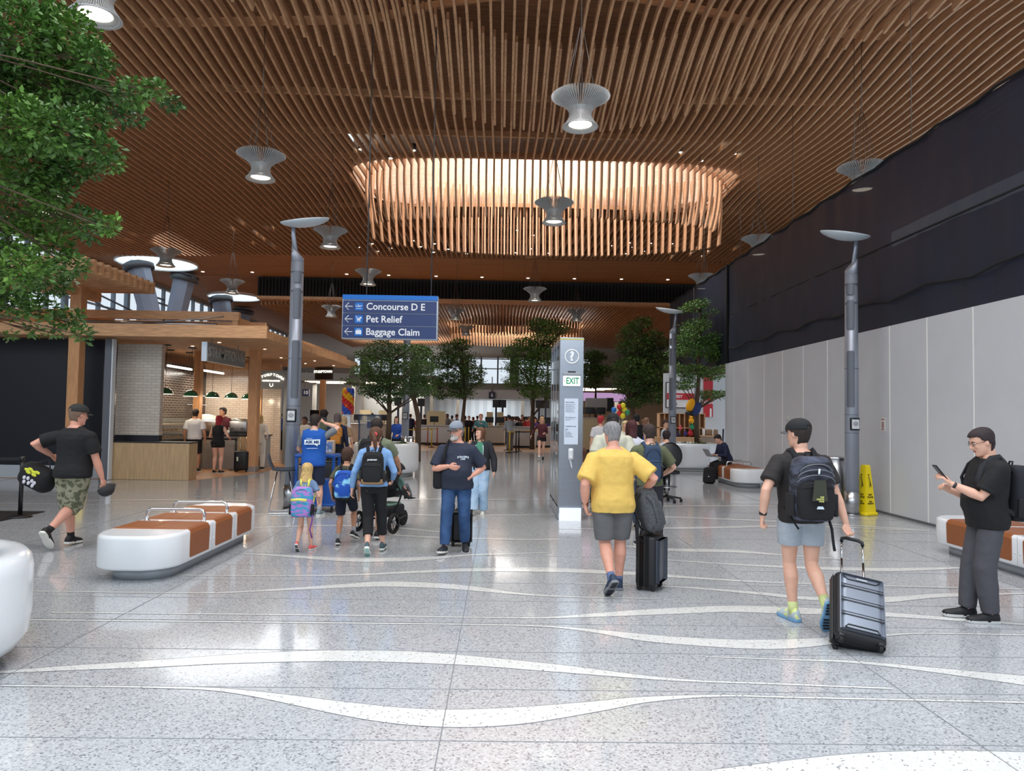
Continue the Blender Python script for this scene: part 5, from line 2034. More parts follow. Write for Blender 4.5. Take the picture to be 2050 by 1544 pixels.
MB().rbox((0, 0, 0), (.11, .05, .07), .012, .01).build('camera_body', DARK, e)
MB().cyl((0, 0, 0), .028, .05, 18, mat=Matrix.Translation((0, .02, 0)) @ Matrix.Rotation(R(-90), 4, 'X')).build('camera_lens', GLB, e)

# 7 --- bearded man
p7 = gp(912, 1104)
NAVY = cloth('tee_navy', (40, 46, 64))
JEANS = cloth('jeans_blue', (36, 66, 108), rgb2=(62, 96, 142), scale=5, ramp=(.4, .75), bump=.4)
P = person('bearded man in grey cap, glasses, navy t-shirt and jeans walking towards the camera', p7, 180, 1.66, 'pink', 1.16, .09, -1, (-38, 2), ('short', (130, 124, 120)),
           dict(mat=NAVY, hem=.845, flare=.014, sr=.082, slen=.85, infl=.018), dict(mat=JEANS, tr=.095, kr=.076, hr=.066, lift=.01), (M('runner_dark', (34, 36, 42), .6), SOLE_W, None, 1) if False else (M('runner_dark', (34, 36, 42), .6), SOLE_W),
           None, feet=((-.12, -.10, .12, 16, 8), (.14, .17, .100, -8, -14)), hands=((-.20, .10, 1.02), (-.02 + .12, .22, 1.16)), poles=((-1, -.8, -.2), (1, -.7, -.3)), grip=(.75, .3), hdir=((.5, .2, -.6), (-.9, .3, -.2)), thumb=((0, 1, .3), (0, .3, 1)), q='near', beard=(196, 192, 186))
cp = cap(P, M('cap_heather', (134, 142, 154), .9, bump=.3, bscale=60), M('cap_heather_dark', (80, 80, 84), .9), pitch=2)
mb = MB()
head_shell(mb, P.H, 1.175, lambda th, z: .03 < z < .105 and th > 1.75, .007, z0=.02, nz=12, zadd=.004)
mb.f.pop(); mb.sm.pop()
b = mb.build('mesh_panel', cloth('cap_mesh_brown', (62, 46, 46)), None)
b.data.transform(P.root.matrix_basis.inverted())
b.parent = cp
mb = MB().prism([(-.035, .0), (-.01, .012), (.0, .004), (.03, .014), (.01, -.008), (-.005, -.002)], 0, .003, P.H @ Matrix.Translation((0, .116, .075)) @ Matrix.Rotation(R(70), 4, 'X') @ Matrix.Rotation(R(180), 4, 'Y'))
b = mb.build('cap_emblem', M('emblem_ice', (190, 225, 240), .6), None)
b.data.transform(P.root.matrix_basis.inverted())
b.parent = cp
glasses(P, DARK)
mb = MB()
cc = P.w((.0, .168, 1.27))
m = Matrix.Translation(P.w((-.085, .166, 1.27))) @ Matrix.Rotation(R(12), 4, 'Z') @ FACE
tt = text('shirt_emblem_lettering', 'CRATER', .030, WHT, m @ Matrix.Translation((0, .008, 0)), P.root, .002, 'CENTER', .001)
tt2 = text('shirt_emblem_lettering', 'LAKE', .026, WHT, m @ Matrix.Translation((0, -.018, 0)), P.root, .002, 'CENTER', .001)
for sx in (-1, 1):
    MB().tube([m @ V((sx * .060, -.012, .002)), m @ V((sx * .072, .0, .002)), m @ V((sx * .060, .016, .002))], .005, 6).build('shirt_emblem', WHT, P.root, True)
e = thing('shoulder_bag', 'black shoulder bag hanging at the side of the bearded man', 'bag', P.wl((.25, -.02, 1.0)))
MB().rbox((0, 0, -.02), (.13, .24, .26), .05, .04).build('bag_body', cloth('bag_black', 0), e)
mb = MB()
strap_path(mb, P, [(.20, -.10, 1.10), (.16, -.12, 1.30), (.135, -.08, 1.455), (.125, 0, 1.495), (.14, .09, 1.43), (.17, .16, 1.28), (.21, .12, 1.10)], .022)
mb.build('shoulder_strap', cloth('bag_black', 0), e, True)
SC2 = suitcase('black suitcase mostly hidden behind the legs of the bearded man', Matrix.Translation((p7[0] + .04, p7[1] + .42, 0)) @ Matrix.Rotation(R(8), 4, 'Z'), (.30, .20, .42), DARK, DARK, .42)

# 8 --- woman in green top
p8 = gp(960, 1030)
P = person('woman in green t-shirt, open black hoodie and pale wide jeans', p8, 170, 1.53, 'fair', 1.02, 0, 0, (-42, 0), ('long', (104, 70, 50)),
           dict(mat=cloth('tee_green', (70, 132, 108)), hem=.94, infl=.012), dict(mat=cloth('jeans_pale', (146, 178, 208), rgb2=(176, 200, 222), scale=6), tr=.112, kr=.10, hr=.098, lift=.0), (M('shoe_offwhite', (208, 206, 196), .6), SOLE_W), None,
           feet=((-.06, -.05, .10, 8, 6), (.10, .20, .11, -12, -8)), hands=((-.30, .06, .88), (.22, .20, 1.40)), poles=((-.6, -1, 0), (.8, -.4, -.8)), grip=(.4, .5), female=True, q='near', extras=(.30,))
HOOD = cloth('hoodie_black', (34, 36, 42))
mb = MB()
for sx in (-1, 1):
    rs = []
    for z, rx, ry in ((.90, .178, .135), (1.0, .172, .13), (1.12, .162, .13), (1.25, .172, .135), (1.36, .178, .128), (1.43, .15, .105), (1.475, .10, .085)):
        r_ = []
        for k in range(13):
            t = math.pi * (.5 + .18 * 1) + (math.pi * 2 - math.pi * (1 + .36) + 0) * 0
        a0, a1 = math.pi * .34, -math.pi * .5
        for k in range(15):
            t = a0 + (a1 - a0) * k / 14
            r_.append(P.w((sx * (rx + .012) * math.cos(t), (ry + .014) * math.sin(t), z)))
        rs.append(r_)
    mb.rings(rs, False, False)
hoodie = mb.build('hoodie', HOOD, P.root, True)
add_mod(hoodie, 'SOLIDIFY', thickness=.014, offset=1)
for i in (0, 1):
    a = P.bend(((-.165, .165)[i], 0, 1.405))
    pts = [a, a.lerp(P.elb[i], .5), P.elb[i], P.elb[i].lerp(P.wri[i], .5), P.elb[i].lerp(P.wri[i], .9)]
    MB().tube([P.wl(p) for p in pts], [.072, .066, .062, .056, .048], 14, round_ends=True).build('hoodie_sleeve', HOOD, P.root, True)
for sx in (-1, 1):
    b = MB().tube([P.w((sx * .075, .13, 1.40)), P.w((sx * .085, .152, 1.28)), P.w((sx * .08, .155, 1.12))], .005, 6).build('drawstring', WHT, None)
    b.data.transform(P.root.matrix_basis.inverted())
    b.parent = hoodie

# 9 --- man in the yellow t-shirt
p9 = gp(1232, 1178)
YEL = cloth('tee_yellow', (224, 186, 96), bump=.3, bscale=6)
GREY = cloth('shorts_grey', (98, 98, 100))
P = person('grey-haired man in yellow t-shirt and grey shorts walking away with luggage', (hd(1229, 7.35)[0], 7.35, 0), 3, 1.70, 'pink', 1.24, .06, 3, (14, 6), ('grey', (134, 132, 134)),
           dict(mat=YEL, hem=.82, flare=.0, sr=.088, slen=.85, infl=.022, disp=.022), dict(mat=GREY, name='shorts', end=.5, f=.90, tr=.104, kr=.092, hr=.088), (M('shoe_navy', (36, 52, 76), .6), SOLE_G, TREAD), (cloth('sock_blue', (92, 108, 142)), .09),
           feet=((-.07, -.28, .20, 40, 10), (.09, .10, .094, 0, -6)), hands=((-.29, .03, .88), (.36, .12, 1.03)), poles=((-.6, -1, 0), (.7, -1, .1)), grip=(.5, .9), hdir=((.25, .2, -.9), (.3, .9, -.3)), thumb=((0, 1, 0), (-1, 0, 0)), q='near', face=False)
watch(P, 0, DARK)
PY = P
# his case and the pack riding on it
cx = hd(1303, 7.5)
mt = Matrix.Translation((cx[0], 7.5, 0)) @ Matrix.Rotation(R(62), 4, 'Z')
e = suitcase('upright black cabin suitcase beside the man in yellow', mt, (.34, .22, .50), M('case_graphite', (62, 68, 80), .35), M('case_black', (26, 27, 31), .5), .42)
GP = cloth('pack_grey', (70, 72, 76), rgb2=(88, 90, 94), scale=40)
e = thing('backpack', 'dark grey backpack resting on top of the upright suitcase', 'backpack', (cx[0] - .01, 7.47, .56))
e.matrix_basis = Matrix.Translation((cx[0] + .0, 7.47, .585)) @ Matrix.Rotation(R(12), 4, 'Z') @ Matrix.Rotation(R(-14), 4, 'Y')
mb = MB()
rs = []
for f, sc in ((0, .7), (.02, .92), (.08, 1), (.25, 1.02), (.38, .92), (.44, .7), (.46, .4)):
    rs.append([(.03 + .11 * sc * math.copysign(abs(math.cos(t)) ** .7, math.cos(t)), .13 * sc * math.copysign(abs(math.sin(t)) ** .7, math.sin(t)), f) for t in [2 * math.pi * k / 24 for k in range(24)]])
mb.rings(rs)
mb.build('main_compartment', GP, e)
MB().rbox((.12, 0, .17), (.07, .2, .26), .03, .03).build('front_pocket', GP, e)
for dy in (-.085, .0):
    MB().tube([(-.05, dy, .42), (-.12, dy, .38), (-.125, dy, .22), (-.10, dy, .06), (-.04, dy, .01)], .014, 8, .5, up=V((1, 0, 0))).build('shoulder_strap', cloth('pack_black', 0), e)
MB().tube([(.0, -.13, .40), (.05, -.14, .30), (.06, -.14, .10), (-.02, -.13, .02)], .022, 8, .35, up=V((0, 1, 0))).build('shoulder_strap', GP, e)
MB().tube([(-.12, -.09, .2), (-.19, -.1, .12), (-.18, -.1, .0), (-.11, -.1, -.10)], .010, 6, .5).build('loose_strap', cloth('pack_black', 0), e)

# 10 --- man with slim blue backpack
P = person('man in olive t-shirt with a slim blue backpack, right of the yellow t-shirt', hd(1301, 9.8), 2, 1.66, 'fair', 1.06, .02, 2, (8, 3), ('short', (58, 44, 40)),
           dict(mat=cloth('tee_olive', (92, 98, 72)), hem=.88, sr=.078, slen=.8), dict(mat=cloth('trousers_dark', (34, 34, 42)), tr=.104, kr=.09, hr=.07), (SH_BLK, SOLE_W), None,
           feet=((-.10, .1, .092, 0, 6), (.10, -.1, .092, 0, -6)), hands=((-.22, .25, 1.0), (.26, .22, 1.02)), poles=((-.8, -1, 0), (1, -1, 0)), q='near', face=False)
NV = cloth('pack_navy', (48, 66, 92))
backpack(P, 'slim navy blue backpack worn over an olive t-shirt', NV, (.25, .13, .50), 1.20, back=-.125, pocket=.55)

# 11 --- man with black cap, backpack and case
p11 = gp(1600, 1243)
PINKB = M('shoe_pale_blue', (176, 190, 196), .6, rgb2=(224, 232, 150), scale=14, ramp=(.5, .55))
SOLEB = M('sole_blue', (110, 160, 200), .6)
P = person('man in black cap, black t-shirt and pale grey shorts pulling a suitcase', (hd(1603, 6.35)[0], 6.35, 0), -2, 1.75, 'fair', 1.08, 0, 1, (34, 2), ('short', (44, 34, 30)),
           dict(mat=cloth('tee_brownblack', (38, 34, 34)), hem=.86, sr=.080, slen=.72, infl=.018), dict(mat=cloth('shorts_pale', (168, 176, 186), var=.06, scale=80), name='shorts', end=.5, f=.60, tr=.104, kr=.098, hr=.098), (PINKB, SOLEB, TREAD), (cloth('sock_lime', (205, 215, 150)), .07),
           feet=((-.06, .02, .094, 0, 14), (.085, -.32, .23, 66, -4)), hands=((-.34, -.02, .90), (.34, -.12, .87)), poles=((-.5, -.6, 0), (.5, -1, 0)), grip=(.85, .65), hdir=((-.05, .25, -.95), (.05, -.35, -.95)), thumb=((.3, 1, 0), (-.9, -.3, 0)), q='near')
cap(P, cloth('cap_black', (28, 29, 32)), M('brim_grey', (90, 92, 96), .7), strap=True)
watch(P, 0, DARK)
PLAID = M('pack_plaid', (30, 32, 40), .8, rgb2=(84, 88, 108), kind='noise', scale=7, stretch=(1, 1, 3), detail=5, ramp=(.42, .7), bump=.4)
e = backpack(P, 'black and blue patterned backpack of the man in the black cap', PLAID, (.36, .21, .54), 1.17, mat2=cloth('pack_black', 0), back=-.135, strapmat=cloth('pack_black', 0), pocket=.58)
yf_ = -.21 * .5 - .21 * .3 - .01
mb = MB()
mb.prism([(-.045, 0), (.045, 0), (.06, -.17), (-.065, -.17)], 0, .006, Matrix.Translation((0, yf_ - .004, .08)) @ FACE)
mb.build('centre_panel', M('panel_plaid', (54, 56, 44), .8, rgb2=(40, 46, 72), kind='wave', scale=5, stretch=(.1, .1, 1), detail=3, ramp=(.4, .6)), e)
mb = MB().prism([(-.03, .0), (-.02, .022), (.02, .022), (.03, 0)], 0, .006, Matrix.Translation((0, yf_ - .006, -.155)) @ FACE)
mb.build('reflective_badge', M('badge_ice', (200, 215, 225), .4), e)
mt_ = e.matrix_basis @ Matrix.Translation((.028, yf_ - .013, -.075)) @ FACE
text('logo_lettering', 'THE\nNORTH\nFACE', .017, M('logo_yellow', (206, 208, 120), .6), mt_, e, .001, 'RIGHT', .0008)
for dz, ww in ((.20, .13), (.155, .15), (.11, .155)):
    MB().tube([(ww * math.cos(t), -.105 - .045 * math.sin(t), dz - .06 + .07 * math.sin(t)) for t in [math.pi * k / 14 for k in range(15)]], .0045, 6).build('zip', M('zip_pale', (110, 112, 118), .5), e)
MB().tube([(.01, -.15, .17), (0, -.165, .13)], .008, 6).build('zip_pull', WHT, e)
MB().tube([(.155, .06, -.22), (.18, .03, -.34), (.18, .0, -.46), (.185, -.01, -.52)], .012, 8, .35, up=V((0, 1, 0))).build('loose_strap', cloth('pack_black', 0), e)
MB().tube([(-.155, .06, -.22), (-.16, 0, -.27), (-.12, -.03, -.34)], .009, 8, .5).build('loose_strap', cloth('pack_black', 0), e)
# case: foot on the floor behind him, handle in his hand
foot = V((ground(1717, 1308).x, 5.50, .012))
hand = P.wrist[1] + V((.055, -.045, -.07))
dvec = (hand - foot).normalized()
Lh = (hand - foot).length
zax = dvec
xax = V((1, -.06, 0)).normalized()
yax = zax.cross(xax).normalized()
xax = yax.cross(zax)
Mt = Matrix.Translation(foot) @ Matrix((xax, yax, zax)).transposed().to_4x4()
SHELL = M('case_silver', (132, 138, 150), .36, .4)
e = suitcase('black cabin suitcase with ridged silver-grey front, pulled by the man in the black cap', Mt, (.37, .23, .55), SHELL, M('case_black', 0), Lh - .63, ridges=3)

# 12 --- man looking at his phone
p12 = gp(1978, 1243)
CHAR = cloth('chinos_charcoal', (74, 74, 80))
P = person('man in black t-shirt and charcoal trousers standing at right looking at his phone', (p12[0], p12[1], 0), 82, 1.71, 'fair', 1.10, .05, -2, (0, 20), ('short', (46, 34, 36)),
           dict(mat=cloth('tee_black2', (16, 16, 19)), hem=.84, sr=.080, slen=.80, flare=.0, infl=.030), dict(mat=CHAR, tr=.098, kr=.088, hr=.072, lift=.0), (SH_BLK, M('sole_pale', (196, 196, 196), .6)), None,
           feet=((-.08, .02, .092, 0, 4), (.08, .14, .092, 0, -4)), hands=((-.08, .34, 1.235), (.13, .27, 1.16)), poles=((-.4, -.5, -1), (.3, -.5, -1)), grip=(.5, .55), hdir=((0, .75, .75), (-.35, .75, .5)), thumb=((.7, -.2, .6), (-.6, -.2, .6)), q='near')
glasses(P, M('frame_brown', (60, 44, 44), .4))
watch(P, 0, M('watch_dark', (30, 32, 38), .3))
c = P.wl((-.062, .425, 1.335))
e = thing('mobile_phone', 'dark mobile phone held by the man in black t-shirt at right', 'phone', c)
e.matrix_basis = Matrix.Translation(c) @ Matrix.Rotation(R(82), 4, 'Z') @ Matrix.Rotation(R(-38), 4, 'X')
MB().rbox((0, 0, 0), (.078, .010, .155), .010, .004).build('phone_body', M('phone_dark', (40, 42, 48), .3), e)
MB().box((0, -.0055, 0), (.070, .001, .145)).build('screen', M('phone_screen', (96, 104, 112), .1), e)
backpack(P, 'black backpack on the man with the phone, cut by the right edge', cloth('pack_black3', (30, 32, 38)), (.30, .19, .50), 1.17, back=-.155, pocket=.5, W=1.12)

# 13 --- woman, long dark red-brown hair, white t-shirt
P = person('woman with long dark hair in white t-shirt, seen from behind', hd(1266, 11.4), 6, 1.70, 'fair', 1.04, 0, 2, (4, 3), ('long', (72, 32, 34)),
           dict(mat=cloth('tee_white', (206, 208, 220)), hem=.90, sr=.076), dict(mat=cloth('jeans_mid', (78, 96, 124)), tr=.104, kr=.09, hr=.07), (SH_BLK, SOLE_W), None, female=True, q='mid', extras=(.36,), face=False)
mb = MB()
strap_path(mb, P, [(.17, -.05, 1.0), (.1, -.12, 1.18), (.02, -.13, 1.34), (-.07, -.09, 1.46), (-.1, 0, 1.5)], .016)
mb.build('bag_strap', cloth('strap_grey', 0), P.root, True)
# 14 --- man with dark cap and beige t-shirt, partly hidden by the yellow one
P = person('man in black cap and beige t-shirt just beyond the man in yellow', hd(1228, 11.2), -2, 1.80, 'pink', 1.3, .05, 2, (0, 0), ('short', (60, 50, 46)),
           dict(mat=cloth('tee_beige', (196, 196, 178)), hem=.88, sr=.084), dict(mat=cloth('shorts_khaki', (130, 122, 104)), name='shorts', end=.5, f=.95, tr=.11, kr=.1, hr=.1), (SH_BLK, SOLE_W), None, q='mid', face=False)
cap(P, cloth('cap_black', 0), strap=True)
# 15 --- boy with patterned blue backpack
P = person('boy in black and white top carrying a patterned blue backpack, right of the pillar', hd(1193, 14.6), -50, 1.28, 'fair', 1.0, 0, 5, (60, 0), ('short', (70, 50, 40)),
           dict(mat=cloth('boy_top', (34, 34, 40)), hem=.9, sleeve='long'), dict(mat=cloth('boy_trousers', (52, 60, 48)), name='trousers', tr=.104, kr=.09, hr=.08), (SH_BLK, SOLE_W), None, child=True, q='mid')
backpack(P, 'navy backpack with white pattern on the boy right of the pillar', M('pack_pattern', (36, 56, 104), .8, rgb2=(180, 190, 210), kind='voronoi', scale=16, ramp=(.25, .3)), (.34, .2, .46), 1.1)
# 16 --- child with pink and purple pack by the pillar
P = person('small child half hidden by the pillar carrying a pink and plum backpack', hd(1168, 13.6), 0, 1.12, 'fair', 1.0, 0, 2, (0, 0), ('bob', (96, 60, 44)),
           dict(mat=cloth('child_pink', (220, 160, 180)), hem=.9), dict(mat=cloth('child_plum', (96, 48, 74)), name='trousers', tr=.10, kr=.09, hr=.08), (SH_BLK, SOLE_W), None, child=True, q='mid', face=False)
backpack(P, 'pink and plum backpack showing just right of the pillar', M('pack_pink', (226, 170, 190), .8, rgb2=(120, 50, 90), kind='wave', scale=1.2, stretch=(0, 0, 1), detail=1, ramp=(.45, .5)), (.42, .24, .62), 1.04)
# 17 --- seated person with laptop
P = person('person in navy hoodie sitting on the far bench with a laptop on the knees', (6.32, 20.15, -.42 * 0), 100, 1.68, 'fair', 1.0, 0, 22, (0, 24), ('short', (26, 20, 22)),
           dict(mat=cloth('hoodie_navy', (28, 36, 66)), name='hoodie', hem=.92, sleeve='long', infl=.03, sr=.078), dict(mat=cloth('trousers_black', 0), tr=.1, kr=.086, hr=.07), (M('shoe_black_white', (214, 216, 214), .6), SOLE_W), None,
           feet=((-.14, .44, .092, 0, 6), (.14, .40, .092, 0, -10)), hips=(0, 0, .60), hands=((-.10, .36, .78), (.12, .36, .78)), poles=((-.8, -.6, -.3), (.8, -.6, -.3)), knee=((0, .3, 1), (0, .3, 1)), q='mid')
PL = P
c = P.wl((0, .46, .735))
e = thing('laptop', 'open silver laptop on the knees of the person in the navy hoodie', 'laptop', c)
e.matrix_basis = Matrix.Translation(c) @ Matrix.Rotation(R(100), 4, 'Z')
SIL = M('laptop_silver', (150, 152, 156), .35, .6)
MB().rbox((0, -.02, 0), (.33, .23, .016), .012, .004).build('keyboard_base', SIL, e)
MB().rbox((0, 0, .12), (.33, .010, .23), .012, .003, mat=Matrix.Translation((0, .095, .0)) @ Matrix.Rotation(R(-32), 4, 'X')).build('screen_lid', SIL, e)
e = thing('backpack', 'black backpack standing on the floor at the feet of the laptop user', 'backpack', (hd(1420, 19.6)[0], 19.6, 0))
MB().rbox((0, 0, .22), (.34, .22, .44), .09, .08, taper=.85).build('main_compartment', cloth('pack_black', 0), e)
MB().rbox((0, -.12, .15), (.27, .08, .24), .04, .04).build('front_pocket', cloth('pack_black', 0), e)
MB().tube([(-.04, 0, .43), (-.03, 0, .48), (.03, 0, .48), (.04, 0, .43)], .01, 8).build('grab_handle', cloth('pack_black', 0), e)
MB().cyl((0, 0, 0), .014, .006, 14, mat=Matrix.Translation((-.06, -.165, .2)) @ Matrix.Rotation(R(90), 4, 'X')).build('badge', WHT, e)
# 18 --- woman in maroon jacket walking
P = person('woman in maroon jacket and black shorts walking with bare legs, left of the pillar', hd(1085, 28.5), 178, 1.72, 'fair', .95, 0, 3, (12, 0), ('long', (208, 172, 120)),
           dict(mat=cloth('jacket_maroon', (84, 34, 44)), name='jacket', hem=.92, sleeve='long', infl=.02), dict(mat=cloth('shorts_black', (18, 18, 20)), name='shorts', end=.5, f=.35, tr=.105, kr=.1, hr=.105), (SH_BLK, SOLE_W), (cloth('sock_white', (220, 220, 220)), .06),
           feet=((-.06, -.22, .17, 30, 4), (.10, .34, .11, -12, -4)), hands=((-.12, .22, 1.1), (.42, -.05, .98)), female=True, q='mid', extras=(.25,))

# ------------------------------------------------------------------ cafe queue and crowd
CL = {'white': (214, 214, 218), 'black': (22, 22, 26), 'navy': (30, 38, 66), 'grey': (110, 112, 116), 'blue': (34, 78, 168), 'red': (150, 40, 44), 'olive': (88, 92, 70), 'cream': (214, 208, 196), 'purple': (70, 46, 110), 'teal': (60, 112, 116),
      'tan': (168, 138, 106), 'maroon': (92, 36, 46), 'green': (58, 110, 70), 'pale': (170, 184, 196), 'lime': (160, 200, 60), 'pink': (214, 180, 178), 'orange': (206, 128, 50)}


def simple(label, u, y, h, topc, botc, rz=0, hair=('short', (40, 30, 28)), sk='fair', sleeve='short', bot='trousers', q='far', group=None, bulk=1.0, hands=None, female=False, head=(0, 0), shoes=True, legs=None, f=.8, z=0, extras=(), lean=2, poles=None):
    b = dict(mat=cloth('c_' + botc, CL[botc]), name=bot, tr=.104, kr=.088, hr=.07)
    if bot == 'shorts':
        b.update(end=.5, f=f, hr=.095)
    return person(label, (at(u, 832, y).x, y, z), rz, h, sk, bulk, 0, lean, head, hair, dict(mat=cloth('c_' + topc, CL[topc]), sleeve=sleeve, hem=.90, sr=.074), b, (SH_BLK, SOLE_W), None, feet=legs, hands=hands, poles=poles, q=q, group=group, female=female, extras=extras)


simple('man in white t-shirt and black shorts queueing at the cafe counter', 391, 21.0, 1.80, 'white', 'black', 8, sk='tan', bot='shorts', q='mid', f=.95, bulk=1.1)
simple('woman with bright red hair in black sleeveless top at the cafe counter', 438, 20.6, 1.62, 'black', 'black', -6, ('bob', (150, 30, 44)), bot='shorts', sleeve='none', q='mid', f=.3, bulk=1.15, female=True, hands=((-.2, .3, 1.1), (.28, .2, 1.05)))
simple('barista with curly dark hair in black apron behind the cafe counter', 447, 23.9, 1.86, 'maroon', 'black', 175, ('curly', (30, 22, 20)), 'tan', q='mid', head=(-30, 0))
simple('woman in white jacket and white trousers leaning at the cafe corner', 521, 22.0, 1.66, 'cream', 'cream', 10, ('long', (190, 158, 110)), sleeve='long', q='mid', female=True, extras=(.2,), head=(10, 0), hands=((-.28, .3, 1.05), (.2, .1, 1.0)))
simple('worker in bright blue shirt bending at the desk seen past the cafe', 562, 33, 1.74, 'blue', 'black', 20, ('short', (30, 24, 22)), 'brown', q='far', lean=20)
simple('worker in dark blue shirt beside the desk left of the lamp post', 545, 32, 1.7, 'navy', 'black', -20, ('short', (30, 24, 22)), q='far', lean=14)
simple('woman with dark curly hair in cream blouse facing the hall, right of the lamp post', 611, 24, 1.60, 'cream', 'tan', 175, ('curly', (34, 24, 22)), 'brown', sleeve='long', q='mid', female=True, head=(-10, 0))
simple('person with dark curly hair and green hoodie behind the man in the blue vest', 648, 18.5, 1.82, 'olive', 'black', 4, ('curly', (28, 20, 18)), 'brown', sleeve='long', q='mid')
P = simple('traveller in dark jacket with a mustard backpack near the balloon column', 675, 18.2, 1.74, 'navy', 'black', -6, ('long', (96, 84, 84)), sleeve='long', q='mid', extras=(.12,))
backpack(P, 'mustard yellow backpack on the traveller near the balloon column', cloth('pack_mustard', (196, 128, 52)), (.30, .16, .44), 1.2, xo=.06)
simple('person in pale jeans standing behind the mustard backpack', 688, 19.6, 1.66, 'tan', 'pale', 0, ('long', (190, 160, 120)), q='mid', female=True)
simple('staff member in blue shirt holding papers behind the stroller family', 795, 26, 1.66, 'blue', 'black', 170, ('long', (40, 24, 22)), sleeve='long', female=True, q='mid', hands=((-.15, .3, 1.05), (.15, .3, 1.05)))
simple('man in teal jacket raising a phone, behind the woman in green', 963, 31, 1.80, 'teal', 'grey', 170, ('short', (170, 120, 100)), sleeve='long', q='mid', hands=((-.1, .35, 1.35), (.2, .25, 1.2)))
simple('person in pale grey jacket pushing a pram by the yellow stanchion', 1022, 36, 1.78, 'pale', 'grey', 30, ('short', (60, 56, 60)), sleeve='long', q='mid', lean=12, hands=((-.15, .4, 1.0), (.15, .4, 1.0)))
simple('person in red cap and white t-shirt left of the balloons', 1203, 19.5, 1.78, 'white', 'grey', 10, ('short', (170, 50, 56)), 'fair', q='mid', head=(-50, 0))
simple('woman with pale blond hair and cream jacket right of the balloons', 1253, 18, 1.66, 'cream', 'tan', 160, ('bob', (220, 200, 150)), sleeve='long', q='mid', female=True)
simple('man in black cap behind the woman with long dark hair', 1275, 21, 1.84, 'black', 'navy', 10, ('short', (22, 22, 26)), q='mid')
P = simple('child in blue top carried high behind the man with the slim blue backpack', 1293, 23.5, 1.74, 'blue', 'grey', -70, ('short', (140, 104, 80)), q='mid', head=(20, 0))
simple('woman with hair in a bun standing at the wooden shelves', 1331, 22.5, 1.66, 'pale', 'navy', -120, ('bun', (52, 30, 34)), q='mid', female=True, head=(-30, 0))

# seated person in office chair
P = person('person in pale grey jacket seated in the black office chair', (hd(1336, 15.2)[0], 15.2, 0), 4, 1.66, 'fair', 1.05, 0, 6, (-20, 6), ('short', (38, 26, 28)),
           dict(mat=cloth('jacket_pale', (178, 186, 198)), name='jacket', hem=.94, sleeve='long', infl=.03), dict(mat=cloth('trousers_dark', 0), tr=.1, kr=.086, hr=.07), (SH_BLK, SOLE_W), None,
           feet=((-.12, .42, .20, 0, 6), (.12, .42, .20, 0, -6)), hips=(0, 0, .74), hands=((-.2, .3, 1.0), (.2, .3, 1.0)), knee=((0, .3, 1), (0, .3, 1)), q='mid', face=False)
x, y = P.root.matrix_basis.translation[:2]
e = thing('office_chair', 'black drafting chair with round backrest beside the slim blue backpack', 'chair', (x, y, 0))
MB().rbox((0, -.0, .62), (.48, .46, .07), .1, .03).build('seat', DARK, e)
MB().lathe([(.02, -.03), (.2, -.025), (.25, 0), (.2, .025), (.02, .03)], n=32, mat=Matrix.Translation((0, -.29, .98)) @ Matrix.Rotation(R(84), 4, 'X') @ Matrix.Diagonal((1, 1.1, 1, 1))).build('backrest', DARK, e)
MB().tube([(0, -.2, .60), (0, -.32, .70), (0, -.32, .95)], .022, 8).build('back_bar', DARK, e)
MB().cyl((0, 0, .10), .03, .50, 14).build('gas_lift', STEEL, e)
for k_ in range(5):
    a = 2 * math.pi * k_ / 5
    l_ = MB().tube([(0, 0, .12), (.30 * math.cos(a), .30 * math.sin(a), .075)], [.024, .016], 8).build('leg', DARK, e)
    b = MB().cyl((.30 * math.cos(a), .30 * math.sin(a) - .0, .0), .03, .06, 12).build('caster', RUBBER, l_)
MB().lathe([(.2, .30), (.215, .31), (.2, .32)], n=28, caps=False).build('foot_ring', STEEL, e)

# crowd at the check-in counters
rngc = random.Random(21)
tones = ['black', 'navy', 'maroon', 'grey', 'olive', 'purple', 'red', 'black', 'navy', 'tan', 'white', 'black', 'maroon']
proto = []
for i in range(8):
    proto.append(None)
specs = []
for u in (868, 880, 905, 931, 939, 948, 956):
    specs.append((u, rngc.uniform(44.6, 47.5)))
for i in range(26):
    specs.append((1010 + i * 3.1 + rngc.uniform(-1.5, 1.5), 44.2 + (i * 7 % 5) * .95))
for u in (745, 822, 836, 850, 896, 915, 1110, 1098, 1180, 1290, 1212):
    specs.append((u, rngc.uniform(44.5, 47.5) if u < 1120 else rngc.uniform(37.8, 39)))
names = {'black': 'black', 'navy': 'navy', 'maroon': 'maroon', 'grey': 'grey', 'olive': 'olive', 'purple': 'purple', 'red': 'red', 'tan': 'tan', 'white': 'white'}
cache = {}
for i, (u, y) in enumerate(specs):
    c = tones[(i * 5) % len(tones)]
    side = 'left of the bearded man' if u < 890 else ('behind the bearded man' if u < 965 else ('left of the help point pillar' if u < 1116 else 'right of the help point pillar'))
    lab = 'distant traveller in %s clothes queueing by the far counters, %s' % (c, side)
    key = (c, i % 2)
    rot = rngc.choice([0, 20, -30, 90, 180, 160])
    if key in cache:
        r = dup(cache[key], Matrix.Translation((at(u, 832, y).x, y, 0)) @ Matrix.Rotation(R(rot), 4, 'Z') @ Matrix.Scale(rngc.uniform(.93, 1.06), 4), lab, 'distant travellers in %s, %s' % (c, side))
    else:
        P = simple(lab, u, y, 1.70, c, 'navy' if i % 3 else 'black', rot, (('short', (30, 24, 24)), ('long', (60, 36, 30)))[i % 2], ('fair', 'tan', 'brown')[i % 3], sleeve=('long', 'short')[i % 2], q='far', group='distant travellers in %s, %s' % (c, side), female=bool(i % 2), extras=(.15,))
        cache[key] = P.root
